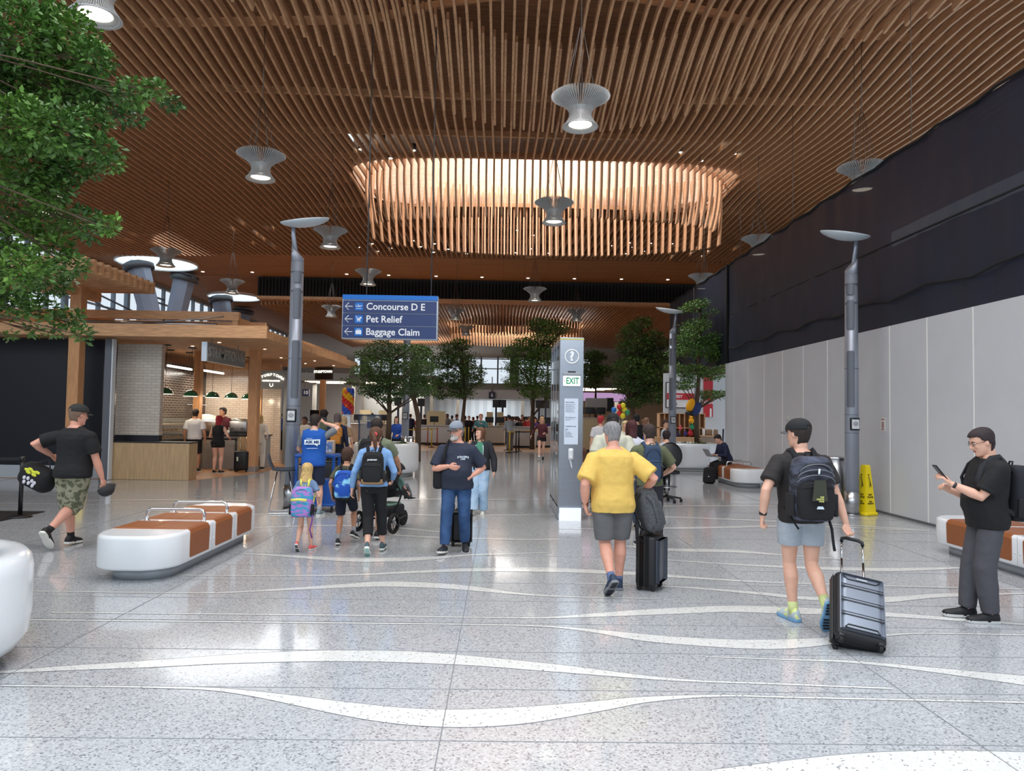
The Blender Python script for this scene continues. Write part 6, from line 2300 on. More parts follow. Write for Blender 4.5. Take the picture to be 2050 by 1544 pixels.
# ------------------------------------------------------------------ cafe on the left
HB = M('hoarding_black', (16, 18, 30), .45)
w_ = thing('black_hoarding', 'tall plain black hoarding at the left edge behind the man in camouflage shorts', 'hoarding', (-15.95, 18.45, 0))
MB().box((0, .1, 1.92), (11.7, .12, 3.2)).build('panel', HB, w_, )
MB().box((0, .08, .16), (11.7, .14, .32)).build('skirting', M('skirting_pale', (176, 184, 192), .5), w_)
e = thing('steel_end_post', 'grey steel post between the black hoarding and the tiled cafe wall', 'post', (at(215, 832, 18.2).x, 18.3, 0))
MB().box((-.03, 0, 1.76), (.16, .25, 3.52)).build('channel', M('channel_grey', (104, 108, 116), .5, .3), e)
MB().box((.085, -.06, 1.76), (.035, .16, 3.5)).build('edge_strip', M('strip_pale', (210, 216, 222), .4), e)
TILEW = brick_mat('tile_cream', (208, 198, 186), (196, 186, 174), (170, 160, 148), .22, .075, 'XZ', .22, .006)
TILED = brick_mat('tile_dark', (34, 26, 24), (48, 36, 30), (126, 112, 100), .26, .075, 'YZ', .25, .008)
TILEC = brick_mat('tile_warm', (222, 204, 184), (210, 190, 170), (176, 156, 136), .22, .075, 'XZ', .2, .006)
e = thing('tiled_partition', 'cream tiled end wall of the cafe with a black base', 'wall panel', (-9.4, 18.98, 0))
MB().box((0, 0, 2.28), (1.14, .18, 2.36)).build('tile_face', TILEW, e)
MB().box((0, 0, .55), (1.14, .16, 1.1)).build('base', HB, e)
e = thing('cafe_side_wall', 'dark tiled side wall of the cafe behind the menu screens', 'wall panel', (-10.3, 22.1, 0))
MB().box((0, 0, 1.63), (.15, 6.2, 3.26)).build('tile_face', TILED, e)
for i, y in enumerate((-1.75, -.95)):
    s = MB().rbox((.11, y, .62 + 1.75), (.05, .76, .50), .01).build('menu_screen', M('screen_pale', (92, 108, 140), .3, emit=.35), e)
    mb = MB()
    for c in range(3):
        for r_ in range(9):
            mb.box((.137, y - .25 + .25 * c, 2.55 - .045 * r_), (.003, .16 - .03 * ((r_ + c) % 3), .012))
    mb.build('menu_lines', M('menu_ink', (40, 46, 60), .5), s)
e = thing('cafe_back_wall', 'warm cream tiled back wall of the cafe behind the barista', 'wall panel', (-8.95, 25.3, 0))
MB().box((0, 0, 1.63), (2.6, .15, 3.26)).build('tile_face', TILEC, e)
MB().box((0, -.1, 3.3), (2.6, .2, .22)).build('header_beam', WOODX, e)
FRONTW = M('plywood_counter', (178, 150, 112), .45, var=.12, scale=4, stretch=(5, 5, .5))
e = thing('cafe_end_counter', 'pale wooden box counter at the front corner of the cafe', 'counter', (-8.8, 18.6, 0))
MB().box((0, 0, .465), (1.98, .5, .93)).build('front_panel', FRONTW, e)
MB().box((0, 0, .94), (2.0, .52, .03)).build('counter_top', M('counter_black', (24, 22, 22), .3), e)
e = thing('cafe_service_counter', 'long dark service counter where the cafe customers stand', 'counter', (-8.7, 22.6, 0))
MB().box((0, 0, .5), (2.9, .8, 1.0)).build('cabinet', M('counter_white', (150, 146, 142), .4), e)
MB().box((0, -.02, 1.02), (3.0, .9, .04)).build('counter_top', M('counter_black', 0), e)
MB().box((1.0, -.42, .5), (.5, .04, 1.0)).build('timber_panel', FRONTW, e)
# pastry case
e = thing('pastry_case', 'glass pastry display case on the cafe counter beside the tiled wall', 'display case', (-9.75, 20.9, 0))
MB().box((0, 0, .45), (.7, 2.2, .9)).build('cabinet', HB, e)
MB().box((0, 0, 1.2), (.68, 2.2, .6)).build('glass', netmat('case_glass', .15, (200, 210, 210)), e)
for z in (.95, 1.15, 1.35):
    MB().box((0, 0, z), (.64, 2.1, .012)).build('shelf', M('shelf_warm', (150, 120, 80), .4), e)
PASTRY = M('pastry', (186, 128, 62), .6, var=.3, scale=20)
pst = None
for z in (.96, 1.16):
    for i in range(7):
        m = Matrix.Translation((-9.60, 20.0 + .28 * i, z))
        if pst is None:
            pst = thing('pastry', 'golden pastry on a shelf of the cafe display case', 'pastry', (0, 0, 0), 0, 'pastries in the display case')
            MB().ell((0, 0, .035), (.07, .045, .035), None, 12, 8).build('bun', PASTRY, pst)
            pst.matrix_basis = m
        else:
            dup(pst, m)
# espresso machines
for x, y, lab in ((-9.0, 22.65, 'steel espresso machine on the service counter behind the man in white'), (-8.1, 22.7, 'steel espresso machine on the service counter right of the barista')):
    e = thing('espresso_machine', lab, 'coffee machine', (x, y, 1.04))
    MB().rbox((0, 0, .24), (.55, .45, .34), .04, .03).build('body', STEEL, e)
    MB().box((0, -.05, .03), (.5, .4, .06)).build('drip_tray', DARK, e)
    MB().rbox((0, .05, .45), (.5, .35, .06), .03).build('cup_rail', CHROME, e)
    for dx in (-.15, .15):
        MB().tube([(dx, -.24, .2), (dx, -.38, .17)], .014, 8).build('portafilter', DARK, e)
cup = None
for i, (x, y) in enumerate([(-8.62 + .06 * k, 22.5 + .07 * (k % 2)) for k in range(6)] + [(-7.75 + .07 * k, 22.45) for k in range(6)]):
    m = Matrix.Translation((x, y, 1.04))
    if cup is None:
        cup = thing('paper_cup', 'small paper cup standing on the cafe service counter', 'cup', (0, 0, 0), 0, 'cups on the cafe counter')
        MB().cyl((0, 0, 0), .03, .11, 14, .042).build('cup_body', M('cup_paper', (206, 196, 180), .6), cup)
        MB().cyl((0, 0, .11), .044, .012, 14).build('lid', WHITE, cup)
        cup.matrix_basis = m
    else:
        dup(cup, m)
e = thing('coffee_grinder', 'black coffee grinder by the tall brewer on the cafe counter', 'grinder', (-9.45, 22.5, 1.04))
MB().rbox((0, 0, .2), (.2, .25, .4), .03).build('body', DARK, e)
MB().lathe([(.05, .4), (.1, .46), (.11, .6), (.1, .62)], n=20).build('hopper', netmat('hopper_clear', .4, (90, 70, 50)), e)
e = thing('white_awning', 'cream rounded sun-shade shape behind the man in the white t-shirt', 'shade', (at(413, 832, 23.6).x, 23.6, 1.04))
MB().lathe([(.42, .28), (.40, .42), (.3, .54), (.12, .60), (.01, .61)], n=28).build('hood', M('hood_cream', (232, 214, 184), .5), e)
MB().cyl((0, 0, 0), .03, .4, 12).build('stem', STEEL, e)
# shelves and plant
for i, z in enumerate((2.25, 1.95)):
    e = thing('wall_shelf', 'thin shelf with cups on the dark tiled wall, ' + ('upper' if i == 0 else 'lower') + ' one by the inner timber post', 'shelf', (-10.08, 24.2, z))
    MB().box((0, 0, 0), (.24, 1.0, .02)).build('board', WHITE, e)
    MB().box((-.08, 0, -.05), (.02, .02, .1)).build('bracket', DARK, e)
# green dome pendants
DOME = M('dome_green', (30, 82, 52), .12, coat=.8)
GL2 = M('bulb_warm', (255, 226, 180), .5, emit=6)
for i, (u, v, y) in enumerate(((331, 789, 20.0), (382, 793.5, 20.8), (425, 796, 21.6), (463, 797.5, 22.8), (496, 799, 24.0))):
    p = at(u, v, y)
    lab = ['in front of the menu screens', 'in front of the inner timber post', 'just right of the inner timber post', 'fourth from the left', 'rightmost, half behind the outer timber post'][i]
    e = thing('dome_pendant', 'glossy green dome lampshade over the cafe counter, ' + lab, 'lamp', p)
    MB().lathe([(.205, -.002), (.20, .03), (.17, .10), (.11, .155), (.04, .178), (.008, .18)], n=36, caps=False).build('shade', DOME, e)
    MB().lathe([(.207, -.004), (.207, .006), (.198, .006), (.198, -.004)], n=36, caps=False).build('rim', WHITE, e)
    MB().ell((0, 0, .06), (.05, .05, .05)).build('bulb', GL2, e)
    MB().tube([(0, 0, .18), (0, 0, 3.6 - p.z)], .006, 6).cyl((0, 0, 3.52 - p.z), .11, .04, 16).build('cord', DARK, e)
    l = bpy.data.lights.new('dome_light', 'POINT')
    l.energy, l.color, l.shadow_soft_size = 16, (1, .82, .6), .05
    lo = bpy.data.objects.new('dome_light', l)
    COL.objects.link(lo)
    lo.location = (p.x, p.y, p.z - .03)
for i, ((u0, v0), (u1, v1), y) in enumerate((((336, 732), (383, 740), 21.5), ((409, 742), (447, 748), 23.5))):
    a, b_ = at(u0, v0, y), at(u1, v1, y + 1.0)
    e = thing('tube_light', 'glowing white tube light hanging over the cafe, ' + ('left' if i == 0 else 'right') + ' one', 'light', a)
    d = b_ - a
    MB().tube([(0, 0, 0), tuple(d)], .032, 10, round_ends=True).build('tube', M('tube_glow', (255, 248, 238), .5, emit=5), e)
    lo = area('tube_lamp', (a + b_) / 2 - V((0, 0, .05)), d.length, .1, 40, (1, .95, .86))
    for f in (.1, .9):
        q = d * f
        MB().cyl((q.x, q.y, 3.52 - a.z), .11, .04, 12).build('ceiling_plate', DARK, e)
        MB().tube([tuple(q), (q.x, q.y, 3.6 - a.z)], .005, 6).build('suspension_wire', DARK, e)

# timber posts
for i, (u, y, z1, w) in enumerate(((148.5, 17.85, 4.9, .27), (508, 21.3, 3.6, .27), (395, 22.0, 3.6, .21), (645, 30.0, 3.6, .22))):
    lab = ['timber post in front of the black hoarding at far left', 'timber post at the open corner of the cafe', 'inner timber post among the green dome lamps', 'farther timber post behind the man in the blue vest'][i]
    e = thing('timber_post', lab, 'post', (at(u, 832, y).x, y, 0))
    bevel(MB().box((0, 0, z1 / 2), (w, w, z1)).build('shaft', WOODZ, e), .012)
    MB().box((0, 0, .08), (w + .02, w + .02, .16)).build('steel_shoe', STEEL, e)

# stepped timber canopy
cn = thing('timber_canopy', 'stepped slatted timber canopy over the cafe on the left', 'canopy', (-10, 22, 3.55))
def wl(mb, name, mat=WOODX):
    return mb.build(name, mat, cn, True)
mb = MB()
k_ = 0
for i in range(66):
    y = 17.75 + i * .172
    mb.box((-15.9, y, 3.55 + .10), (20.3, .10, .20))
wl(mb, 'main_slat_layer')
mb = MB().box((-15.9, 17.62, 3.68), (20.4, .12, .30))
wl(mb, 'front_fascia')
mb = MB()
for i in range(11):
    mb.box((-17, 15.7 + .3 * i, 4.9), (16 , .1, .30))
mb.box((-10.5, 17.2, 4.64), (.22, 3.2, .22)).box((-20, 17.2, 4.64), (.22, 3.2, .22))
wl(mb, 'upper_slat_layer')
mb = MB()
for y in (18.9, 21.0):
    mb.box((-14.9, y, 4.22), (16.1, .14, .22))
mb.box((-6.95, 20.0, 4.05), (.14, 2.3, .30)).box((-10.9, 20, 4.0), (.2, 2.3, .5)).box((-12.2, 20, 4.0), (.2, 2.3, .5))
mb.box((-11, 23, 3.95), (9, .16, .22)).box((-11.5, 25, 3.9), (9, .16, .2))
wl(mb, 'middle_beam_layer')
mb = MB()
for i in range(30):
    mb.box((-15.5, 22.5 + .22 * i, 3.90), (18.6 - .10 * i * 0, .10, .18))
wl(mb, 'second_slat_layer')
mb = MB().tube([(-11, 18.3, 3.95), (-7.2, 18.3, 3.92)], .05, 8).tube([(-9.5, 18.2, 3.86), (-7.0, 18.2, 4.12)], .02, 6)
wl(mb, 'service_pipe', STEEL)
cdl = None
for X, Y in ((-7.4, 19.0), (-6.8, 20.8), (-6.5, 22.6), (-7.3, 24.0), (-6.5, 25.2), (-7.2, 26.6), (-6.4, 27.6), (-8.6, 20.2)):
    if cdl is None:
        cdl = thing('canopy_downlight', 'tiny round downlight glowing in the underside of the timber canopy', 'light', (X, Y, 3.545), 0, 'downlights in the canopy underside')
        MB().cyl((0, 0, -.006), .045, .008, 12).build('lens', LAMPGLOW, cdl)
        MB().lathe([(.045, -.008), (.06, -.008), (.06, 0)], n=14, caps=False).build('trim_ring', CAN, cdl)
    else:
        dup(cdl, Matrix.Translation((X, Y, 3.545)))
# cafe signs
PANELG = M('sign_grey', (140, 140, 138), .4, .3)
e = thing('cafe_side_sign', 'grey panel sign with raised letters hanging under the canopy corner of the cafe', 'sign', (-7.25, 19.05, 3.2))
MB().box((0, 0, 0), (.12, 2.6, .46)).build('panel', PANELG, e)
MB().box((0, -1.33, 0), (.125, .06, .47)).build('end_cap', M('cap_pale', (196, 210, 224), .4), e)
t = text('sign_lettering', 'STUMPTOWN', .36, M('letter_pale', (188, 190, 190), .3, .5), Matrix.Translation((-7.185, 19.05, 3.2)) @ Matrix.Rotation(R(90), 4, 'Z') @ FACE, e, .01, 'CENTER', .004, 1.05, 1.05)
for dy in (-.9, .9):
    MB().tube([(0, dy, .23), (0, dy, .36)], .015, 6).build('hanger', STEEL, e)
p0, p1_ = at(518, 778, 24.3), at(575, 742, 24.3)
e = thing('cafe_roaster_sign', 'square grey cafe sign with glowing curved lettering left of the lamp post', 'sign', ((p0.x + p1_.x) / 2, 24.3, p0.z))
sw_, sh_ = p1_.x - p0.x, p1_.z - p0.z
MB().box((0, .05, sh_ / 2), (sw_, .1, sh_)).build('panel', PANELG, e)
GLOW = M('letter_glow', (255, 250, 236), .5, emit=1.3)
body = 'STUMPTOWN'
for i, ch in enumerate(body):
    a = R(-32 + 8 * i)
    rr = 1.0
    mt_ = Matrix.Translation((e.matrix_basis.translation.x + rr * math.sin(a) * .72 - .05, 24.245, p0.z + sh_ * .66 - rr * (1 - math.cos(a)) * .9 + .06)) @ Matrix.Rotation(a * .55, 4, 'Y') @ FACE
    text('sign_lettering', ch, .115, GLOW, mt_, e, .004, 'CENTER', .006)
text('sign_lettering', 'COFFEE ROASTERS', .07, GLOW, Matrix.Translation((e.matrix_basis.translation.x - .05, 24.245, p0.z + sh_ * .42)) @ FACE, e, .004, 'CENTER', .004)
for sx_ in (-1, 1):
    MB().box((sx_ * (sw_ / 2 - .05), .05, -p0.z / 2), (.1, .1, p0.z)).build('portal_post', WOODZ if sx_ < 0 else PANELG, e)
MB().tube([(-.10, -.01, sh_ * .28), (-.10, -.01, sh_ * .16), (-.05, -.01, sh_ * .11), (0, -.01, sh_ * .16), (0, -.01, sh_ * .28)], .014, 6).build('horseshoe_mark', GLOW, e)
e = thing('cafe_far_sign', 'dark hanging sign with glowing letters behind the farther timber post', 'sign', (at(645, 748, 28).x, 28.3, at(645, 760, 28.3).z))
MB().box((0, 0, .24), (.75, .14, .48), Matrix.Rotation(R(-22), 4, 'Z')).build('panel', M('sign_bronze', (64, 54, 48), .5), e)
text('sign_lettering', 'STUMPTOWN', .135, GLOW, Matrix.Translation(e.matrix_basis.translation) @ Matrix.Rotation(R(-22), 4, 'Z') @ Matrix.Translation((0, -.075, .30)) @ FACE, e, .004, 'CENTER', .006)
for dx in (-.3, .3):
    MB().tube([(dx, 0, .48), (dx, 0, .80)], .012, 6).build('hanger', STEEL, e)

# ------------------------------------------------------------------ stanchions
def stanchion(x, y, lab, col, belt=None, h=.98):
    e = thing('stanchion', lab, 'queue barrier', (x, y, 0))
    mt_ = M('stanchion_' + col, {'black': (22, 22, 24), 'yellow': (226, 190, 40), 'red': (176, 70, 44)}[col], .4)
    MB().lathe([(.17, 0), (.175, .012), (.165, .03), (.05, .045)], n=28).build('base', mt_ if col == 'black' else DARK, e)
    MB().cyl((0, 0, .03), .032, h - .06, 18).cyl((0, 0, h - .09), .036, .09, 18).build('post', mt_, e)
    if belt:
        bx, by = belt
        d = V((bx - x, by - y, 0))
        rs = []
        for i in range(9):
            t = i / 8
            p = d * t
            z = h - .045 - .02 * math.sin(math.pi * t)
            rs.append([(p.x, p.y, z - .025), (p.x, p.y, z + .025)])
        o = MB().rings(rs, False, False, False).build('belt', mt_, e)
        add_mod(o, 'SOLIDIFY', thickness=.003, offset=0)
    return e


g = ground(40, 1036)
stanchion(g.x, g.y, 'black stanchion with its belt running left, beside the man in camouflage shorts', 'black', (g.x - 3, g.y + .2))
e = thing('floor_mat', 'dark floor mat at the left edge under the black stanchion', 'mat', (g.x - 1.1, g.y - .1, 0))
MB().rbox((-.2, 0, .006), (2.6, 1.5, .012), .02, .004).build('mat', RUBBER, e)
yl = [(1021, 34.4, 'yellow', 'nearest yellow stanchion left of the walking woman in maroon'), (1016, 36.4, 'yellow', 'second yellow stanchion close behind the nearest one'), (1034, 35.0, 'black', 'left one of the two black stanchions by the tree trunk'), (1039.5, 35.6, 'black', 'right one of the two black stanchions by the tree trunk'),
      (865, 38.5, 'yellow', 'yellow stanchion at the middle of the white counter'), (857, 41.0, 'red', 'orange-red stanchion left of the yellow one at the white counter'), (876, 41.0, 'red', 'orange-red stanchion right of the yellow one at the white counter'), (932, 43.0, 'yellow', 'left yellow stanchion behind the woman in green'), (939, 43.4, 'yellow', 'right yellow stanchion behind the woman in green'),
      (791, 36.0, 'yellow', 'yellow stanchion behind the planter by the stroller')]
pos = {}
for u, y, c, lab in yl:
    x = at(u, 832, y).x
    belt = {1021: (at(1000, 832, 33).x + 2.2, 40), 791: (at(865, 832, 38.5).x, 38.5), 865: (at(876, 832, 41).x, 41), 1034: (at(1075, 832, 35).x, 36.5)}.get(u)
    stanchion(x, y, lab, c, belt, 1.02)
for i, (u, y) in enumerate(((474, 21.6), (519, 23.0), (541, 23.5))):
    stanchion(at(u, 832, y).x, y, 'black stanchion of the cafe queue, ' + ['left of the corner timber post', 'just right of the corner timber post', 'farther right near the lamp post'][i], 'black', ((at(400, 832, 21.9).x, 21.9), (at(541, 832, 23.5).x, 23.5), None)[i])

# ------------------------------------------------------------------ wet floor cones, bins
def wet_cone(x, y, lab, rz=20):
    e = thing('wet_floor_cone', lab, 'warning cone', (x, y, 0), R(rz))
    YC = M('cone_yellow', (240, 214, 20), .45)
    MB().rbox((0, 0, .03), (.32, .32, .06), .05, .02).build('foot', YC, e)
    mb = MB()
    rs = []
    for z, r_ in ((.05, .125), (.9, .058), (.93, .05)):
        rs.append([(r_ * sx, r_ * sy, z) for sx, sy in ((1, 1), (-1, 1), (-1, -1), (1, -1))])
    mb.rings(rs, True, True, False)
    b = mb.build('cone_body', YC, e)
    INK2 = M('cone_ink', (30, 28, 20), .6)
    for k_ in range(4):
        fm = e.matrix_basis @ Matrix.Rotation(R(90 * k_), 4, 'Z')
        for s_, z, sz in (('WET\nFLOOR', .36, .045), ('PISO\nMOJADO', .24, .036)):
            rr = .125 - (.067 * (z - .05) / .85) + .004
            t = text('cone_lettering', s_, sz, INK2, fm @ Matrix.Translation((0, -rr - .002, z)) @ Matrix.Rotation(R(-4.5), 4, 'X') @ FACE, e, .001, 'CENTER', .001)
            t.parent = b
        m_ = MB().tube([fm @ V((-.02, -.088, .72)), fm @ V((.01, -.094, .62)), fm @ V((.0, -.10, .52))], .006, 6).tube([fm @ V((.01, -.094, .62)), fm @ V((.035, -.10, .54))], .005, 6).ell(fm @ V((-.015, -.084, .75)), (.012, .012, .012))
        o = m_.build('falling_figure', INK2, None)
        o.data.transform(e.matrix_basis.inverted())
        o.parent = b
    return e


g = ground(1733, 1031)
wet_cone(g.x, g.y, 'tall yellow wet floor cone standing right of the lamp post by the white wall', 22)
wet_cone(at(167, 832, 17.2).x, 17.2, 'yellow wet floor cone half hidden behind the man in camouflage shorts', 10)


def litter_bin(x, y, lab, r=.25, h=1.06):
    e = thing('litter_bin', lab, 'bin', (x, y, 0))
    MB().cyl((0, 0, 0), r * .97, .05, 40).build('foot', DARK, e)
    MB().cyl((0, 0, .05), r, h - .09, 48).build('body', STEEL, e)
    MB().lathe([(r, h - .04), (r + .008, h - .03), (r + .005, h - .005), (r - .03, h), (.01, h)], n=48).build('lid', CHROME, e)
    MB().rbox((-r * .62, -r * .78, h - .17), (.15, .03, .12), .01, .01, mat=Matrix.Rotation(R(0), 4, 'Z')).build('opening', DARK, e)
    return e


litter_bin(at(1672, 832, 13.9).x, 13.9, 'steel litter bin standing left of the lamp post, behind the man in the black cap', .26, 1.06)
litter_bin(at(817, 832, 23.0).x, 23.0, 'steel litter bin standing right of the planter behind the stroller', .2, 1.04)

# ------------------------------------------------------------------ stool, cart, stroller
g = ground(572, 1026)
sy_ = 12.75
sx_ = at(570, 832, sy_).x
e = thing('bar_stool', 'dark upholstered bar stool with chrome sled legs in front of the lamp post', 'stool', (sx_, sy_, 0), R(-75))
FEL = M('seat_slate', (52, 58, 68), .75, bump=.2, bscale=60)
rs = []
for i in range(15):
    t = i / 14
    if t < .55:
        q = t / .55
        y, z, wd = .20 - .36 * q, .73 - .012 * math.sin(q * 3.1), .19 + .02 * math.sin(q * 3.1)
    else:
        q = (t - .55) / .45
        y, z, wd = -.16 - .06 * math.sin(q * 1.57) - .04 * q, .73 + .27 * q ** 1.2 + .01, .20 - .03 * q
    rs.append([(wd * k_ / 6, y + (.0), z + .025 * (abs(k_) / 6) ** 2 * (1 if t < .55 else 0)) for k_ in range(-6, 7)])
o = MB().rings(rs, False, False).build('seat_shell', FEL, e)
add_mod(o, 'SOLIDIFY', thickness=.03)
for sx in (-1, 1):
    MB().tube([(sx * .10, .10, .71), (sx * .2, .22, .03), (sx * .205, .19, .012), (sx * .205, -.2, .012), (sx * .2, -.23, .03), (sx * .10, -.10, .71)], .010, 8).build('sled_leg', CHROME, e)
MB().tube([(-.165, .17, .26), (.165, .17, .26)], .010, 8).build('footrest', CHROME, e)
CB = M('cart_blue', (24, 84, 170), .4)
cy_ = 12.95
cl, cr_ = at(598, 832, cy_).x, at(678, 832, cy_).x
e = thing('help_cart', 'blue wheeled help cart behind the man in the ASK ME vest', 'cart', ((cl + cr_) / 2, cy_ + .05, 0))
cw = cr_ - cl
MB().rbox((0, 0, .99), (cw, .5, .06), .02).build('top_tray', CB, e)
MB().rbox((0, 0, .14), (cw, .5, .05), .02).build('bottom_shelf', CB, e)
MB().rbox((cw * .22, 0, .36), (cw * .5, .46, .42), .02).build('cabinet', CB, e)
for sx in (-1, 1):
    for sy in (-1, 1):
        MB().box((sx * (cw / 2 - .03), sy * .21, .56), (.045, .045, .84)).build('leg', CB, e)
        f = MB().box((sx * (cw / 2 - .05), sy * .19, .09), (.03, .04, .06)).build('caster_fork', DARK, e)
        MB().cyl((0, 0, -.015), .045, .03, 20, mat=Matrix.Translation((sx * (cw / 2 - .05), sy * .19, .045)) @ Matrix.Rotation(R(90), 4, 'Y')).build('wheel', RUBBER, f)
b = MB().box((cw * .05, -.245, .40), (.20, .01, .24)).build('sign_card', WHITE, e)
text('card_lettering', 'ASK', .085, SIGNB, Matrix.Translation(e.matrix_basis.translation + V((cw * .05, -.252, .42))) @ FACE, e, .001, 'CENTER', .002)
e2 = thing('leaflet_rack', 'small pale leaflet rack standing on the blue cart', 'rack', (e.matrix_basis.translation.x + .1, cy_ + .1, 1.02))
MB().rbox((0, 0, .12), (.35, .12, .24), .01).build('rack_body', M('rack_tan', (190, 166, 140), .6), e2)
MB().box((0, -.062, .12), (.3, .004, .18)).build('leaflets', M('leaflet_mix', (220, 220, 226), .6, rgb2=(90, 120, 170), kind='voronoi', scale=10), e2)

# stroller
sx0 = at(782, 832, 11.15).x
e = thing('stroller', 'black three-wheeled stroller pushed by the man in olive t-shirt', 'stroller', (sx0, 11.1, 0), R(-22))
FR = M('stroller_frame', (30, 30, 33), .4, .5)
ST = cloth('stroller_fabric', (24, 24, 28))
for sx in (-1, 1):
    MB().tube([(sx * .26, -.34, .16), (sx * .26, -.05, .55), (sx * .24, -.30, .85), (sx * .22, -.42, 1.0)], .014, 8).build('side_frame', FR, e)
    MB().tube([(sx * .26, -.34, .16), (sx * .05, .45, .16)], .014, 8).build('lower_frame', FR, e)
    m = Matrix.Translation((sx * .30, -.34, .15)) @ Matrix.Rotation(R(90), 4, 'Y')
    w0 = MB().lathe([(.105, -.02), (.145, -.022), (.15, 0), (.145, .022), (.105, .02)], n=36, mat=m, caps=False).build('wheel', RUBBER, e)
    mb = MB().cyl((0, 0, -.015), .025, .03, 16, mat=m)
    for k_ in range(5):
        a = 2 * math.pi * k_ / 5
        mb.tube([m @ V((0, 0, 0)), m @ V((.11 * math.cos(a), .11 * math.sin(a), 0))], .010, 6)
    mb.build('wheel_hub', M('hub_grey', (120, 122, 126), .4), w0)
m = Matrix.Translation((0, .46, .12)) @ Matrix.Rotation(R(90), 4, 'Y')
MB().lathe([(.02, -.02), (.08, -.02), (.12, -.02), (.12, .02), (.08, .02), (.02, .02)], n=30, mat=m, caps=False).build('wheel', RUBBER, e)
MB().tube([(-.22, -.42, 1.0), (-.2, -.46, 1.03), (.2, -.46, 1.03), (.22, -.42, 1.0)], .016, 8).build('handlebar', FR, e)
rs = []
for i in range(9):
    t = i / 8
    y, z = (.28 - .38 * min(t * 2, 1), .48) if t < .5 else (-.10 - .16 * (t - .5) * 2, .48 + .42 * (t - .5) * 2)
    rs.append([(x, y, z + .10 * (abs(x) / .2) ** 3) for x in (-.2, -.17, -.1, 0, .1, .17, .2)])
o = MB().rings(rs, False, False).build('seat', ST, e)
add_mod(o, 'SOLIDIFY', thickness=.03)
rs = []
for i in range(11):
    a = R(-15 + 115 * i / 10)
    rs.append([(.24 * math.sin(b__) if True else 0, -.12 - .30 * math.cos(a) * (.55 + .45 * math.cos(b__)) + .18, .70 + .34 * math.sin(a) * (.55 + .45 * math.cos(b__))) for b__ in [R(-80 + 160 * k_ / 10) for k_ in range(11)]])
o = MB().rings(rs, False, False).build('canopy', ST, e)
add_mod(o, 'SOLIDIFY', thickness=.02)
MB().rbox((0, -.05, .30), (.40, .48, .16), .06, .04).build('storage_basket', ST, e)
MB().rbox((0, -.05, .39), (.34, .38, .03), .05, .01).build('basket_blanket', cloth('blanket_sage', (110, 140, 124)), e)
PC = person('small child with brown hair sitting in the stroller, seen at its right side', (sx0 + .10, 11.22, 0), -40, .85, 'fair', 1.0, 0, 5, (0, 0), ('bob', (112, 70, 46)),
            dict(mat=cloth('child_teal', (96, 132, 124)), hem=.9), dict(mat=cloth('child_grey', (90, 92, 98)), name='trousers', tr=.10, kr=.09, hr=.08), (SH_BLK, SOLE_W), None,
            feet=((-.10, .52, .95, 0, 6), (.10, .52, .95, 0, -6)), hips=(0, 0, 1.06), hands=((-.18, .35, 1.1), (.18, .35, 1.1)), knee=((0, .3, 1), (0, .3, 1)), child=True, q='mid', face=False)

# wire mesh rack and balloon column
ry = 17.0
a, b_ = at(718, 903, ry), at(763, 832, ry)
e = thing('mesh_display_rack', 'dark framed wire mesh rack with papers between the blue vest and the tree', 'rack', ((a.x + b_.x) / 2, ry, 0))
rw, z0_, z1_ = b_.x - a.x, a.z, b_.z
mb = MB()
for sx in (-1, 1):
    mb.box((sx * rw / 2, 0, z1_ / 2), (.03, .03, z1_))
mb.box((0, 0, z1_), (rw, .03, .03)).box((0, 0, z0_), (rw, .03, .03)).box((-rw / 2, 0, .02), (.03, .5, .03)).box((rw / 2, 0, .02), (.03, .5, .03))
mb.build('frame', M('rack_navy', (40, 50, 74), .4, .3), e)
mb = MB()
for i in range(1, 11):
    mb.box((-rw / 2 + rw * i / 11, 0, (z0_ + z1_) / 2), (.006, .006, z1_ - z0_))
for i in range(1, 17):
    mb.box((0, 0, z0_ + (z1_ - z0_) * i / 17), (rw, .006, .006))
mb.build('wire_grid', WIRE, e)
MB().box((.0, .03, z1_ - .22), (.16, .01, .16)).build('blue_card', SIGNB, e)
MB().box((0, .05, (z0_ + z1_) / 2), (rw * .95, .01, z1_ - z0_)).build('clear_sheet', netmat('sheet_clear', .35, (170, 180, 190)), e)
MB().rbox((-.04, .12, z0_ + .16), (rw * .8, .14, .30), .05, .05).build('hung_garment', cloth('garment_mix', (150, 150, 150), rgb2=(96, 90, 92), scale=9), e)
by = 21.5
bx = at(696, 832, by).x
e = thing('balloon_column', 'column of red, yellow and blue balloons left of the trees', 'balloons', (bx, by, 0))
mb = MB().box((-.03, 0, .9), (.22, .05, 1.8))
mb.build('white_board', WHITE, e)
BCOL = [M('balloon_red', (204, 40, 44), .25), M('balloon_yellow', (236, 176, 30), .25), M('balloon_blue', (48, 84, 186), .25), M('balloon_orange', (232, 96, 40), .25)]
zb0, zb1 = at(696, 828, by).z, at(696, 779, by).z
nl = 11
bal = [None] * 4
for L_ in range(nl):
    z = zb0 + (zb1 - zb0) * (L_ + .5) / nl
    for k_ in range(6):
        a = 2 * math.pi * k_ / 6 + L_ * .5
        ci = ((k_ + L_) % 6) // 2
        if k_ % 3 == 0 and L_ % 3 == 0:
            ci = 3
        p = (.125 * math.cos(a), .125 * math.sin(a), z)
        if bal[ci] is None:
            o = MB().ell((0, 0, 0), (.062, .062, .068), None, 14, 10).build('balloon', BCOL[ci], e)
            bal[ci] = o
        else:
            o = bal[ci].copy()
            COL.objects.link(o)
            o.parent = e
        o.location = p
by = 23.0
c = at(1241, 824, by)
e = thing('balloon_bunch', 'bunch of blue, red and yellow balloons floating above the queue right of the pillar', 'balloons', (c.x, by, 1.2))
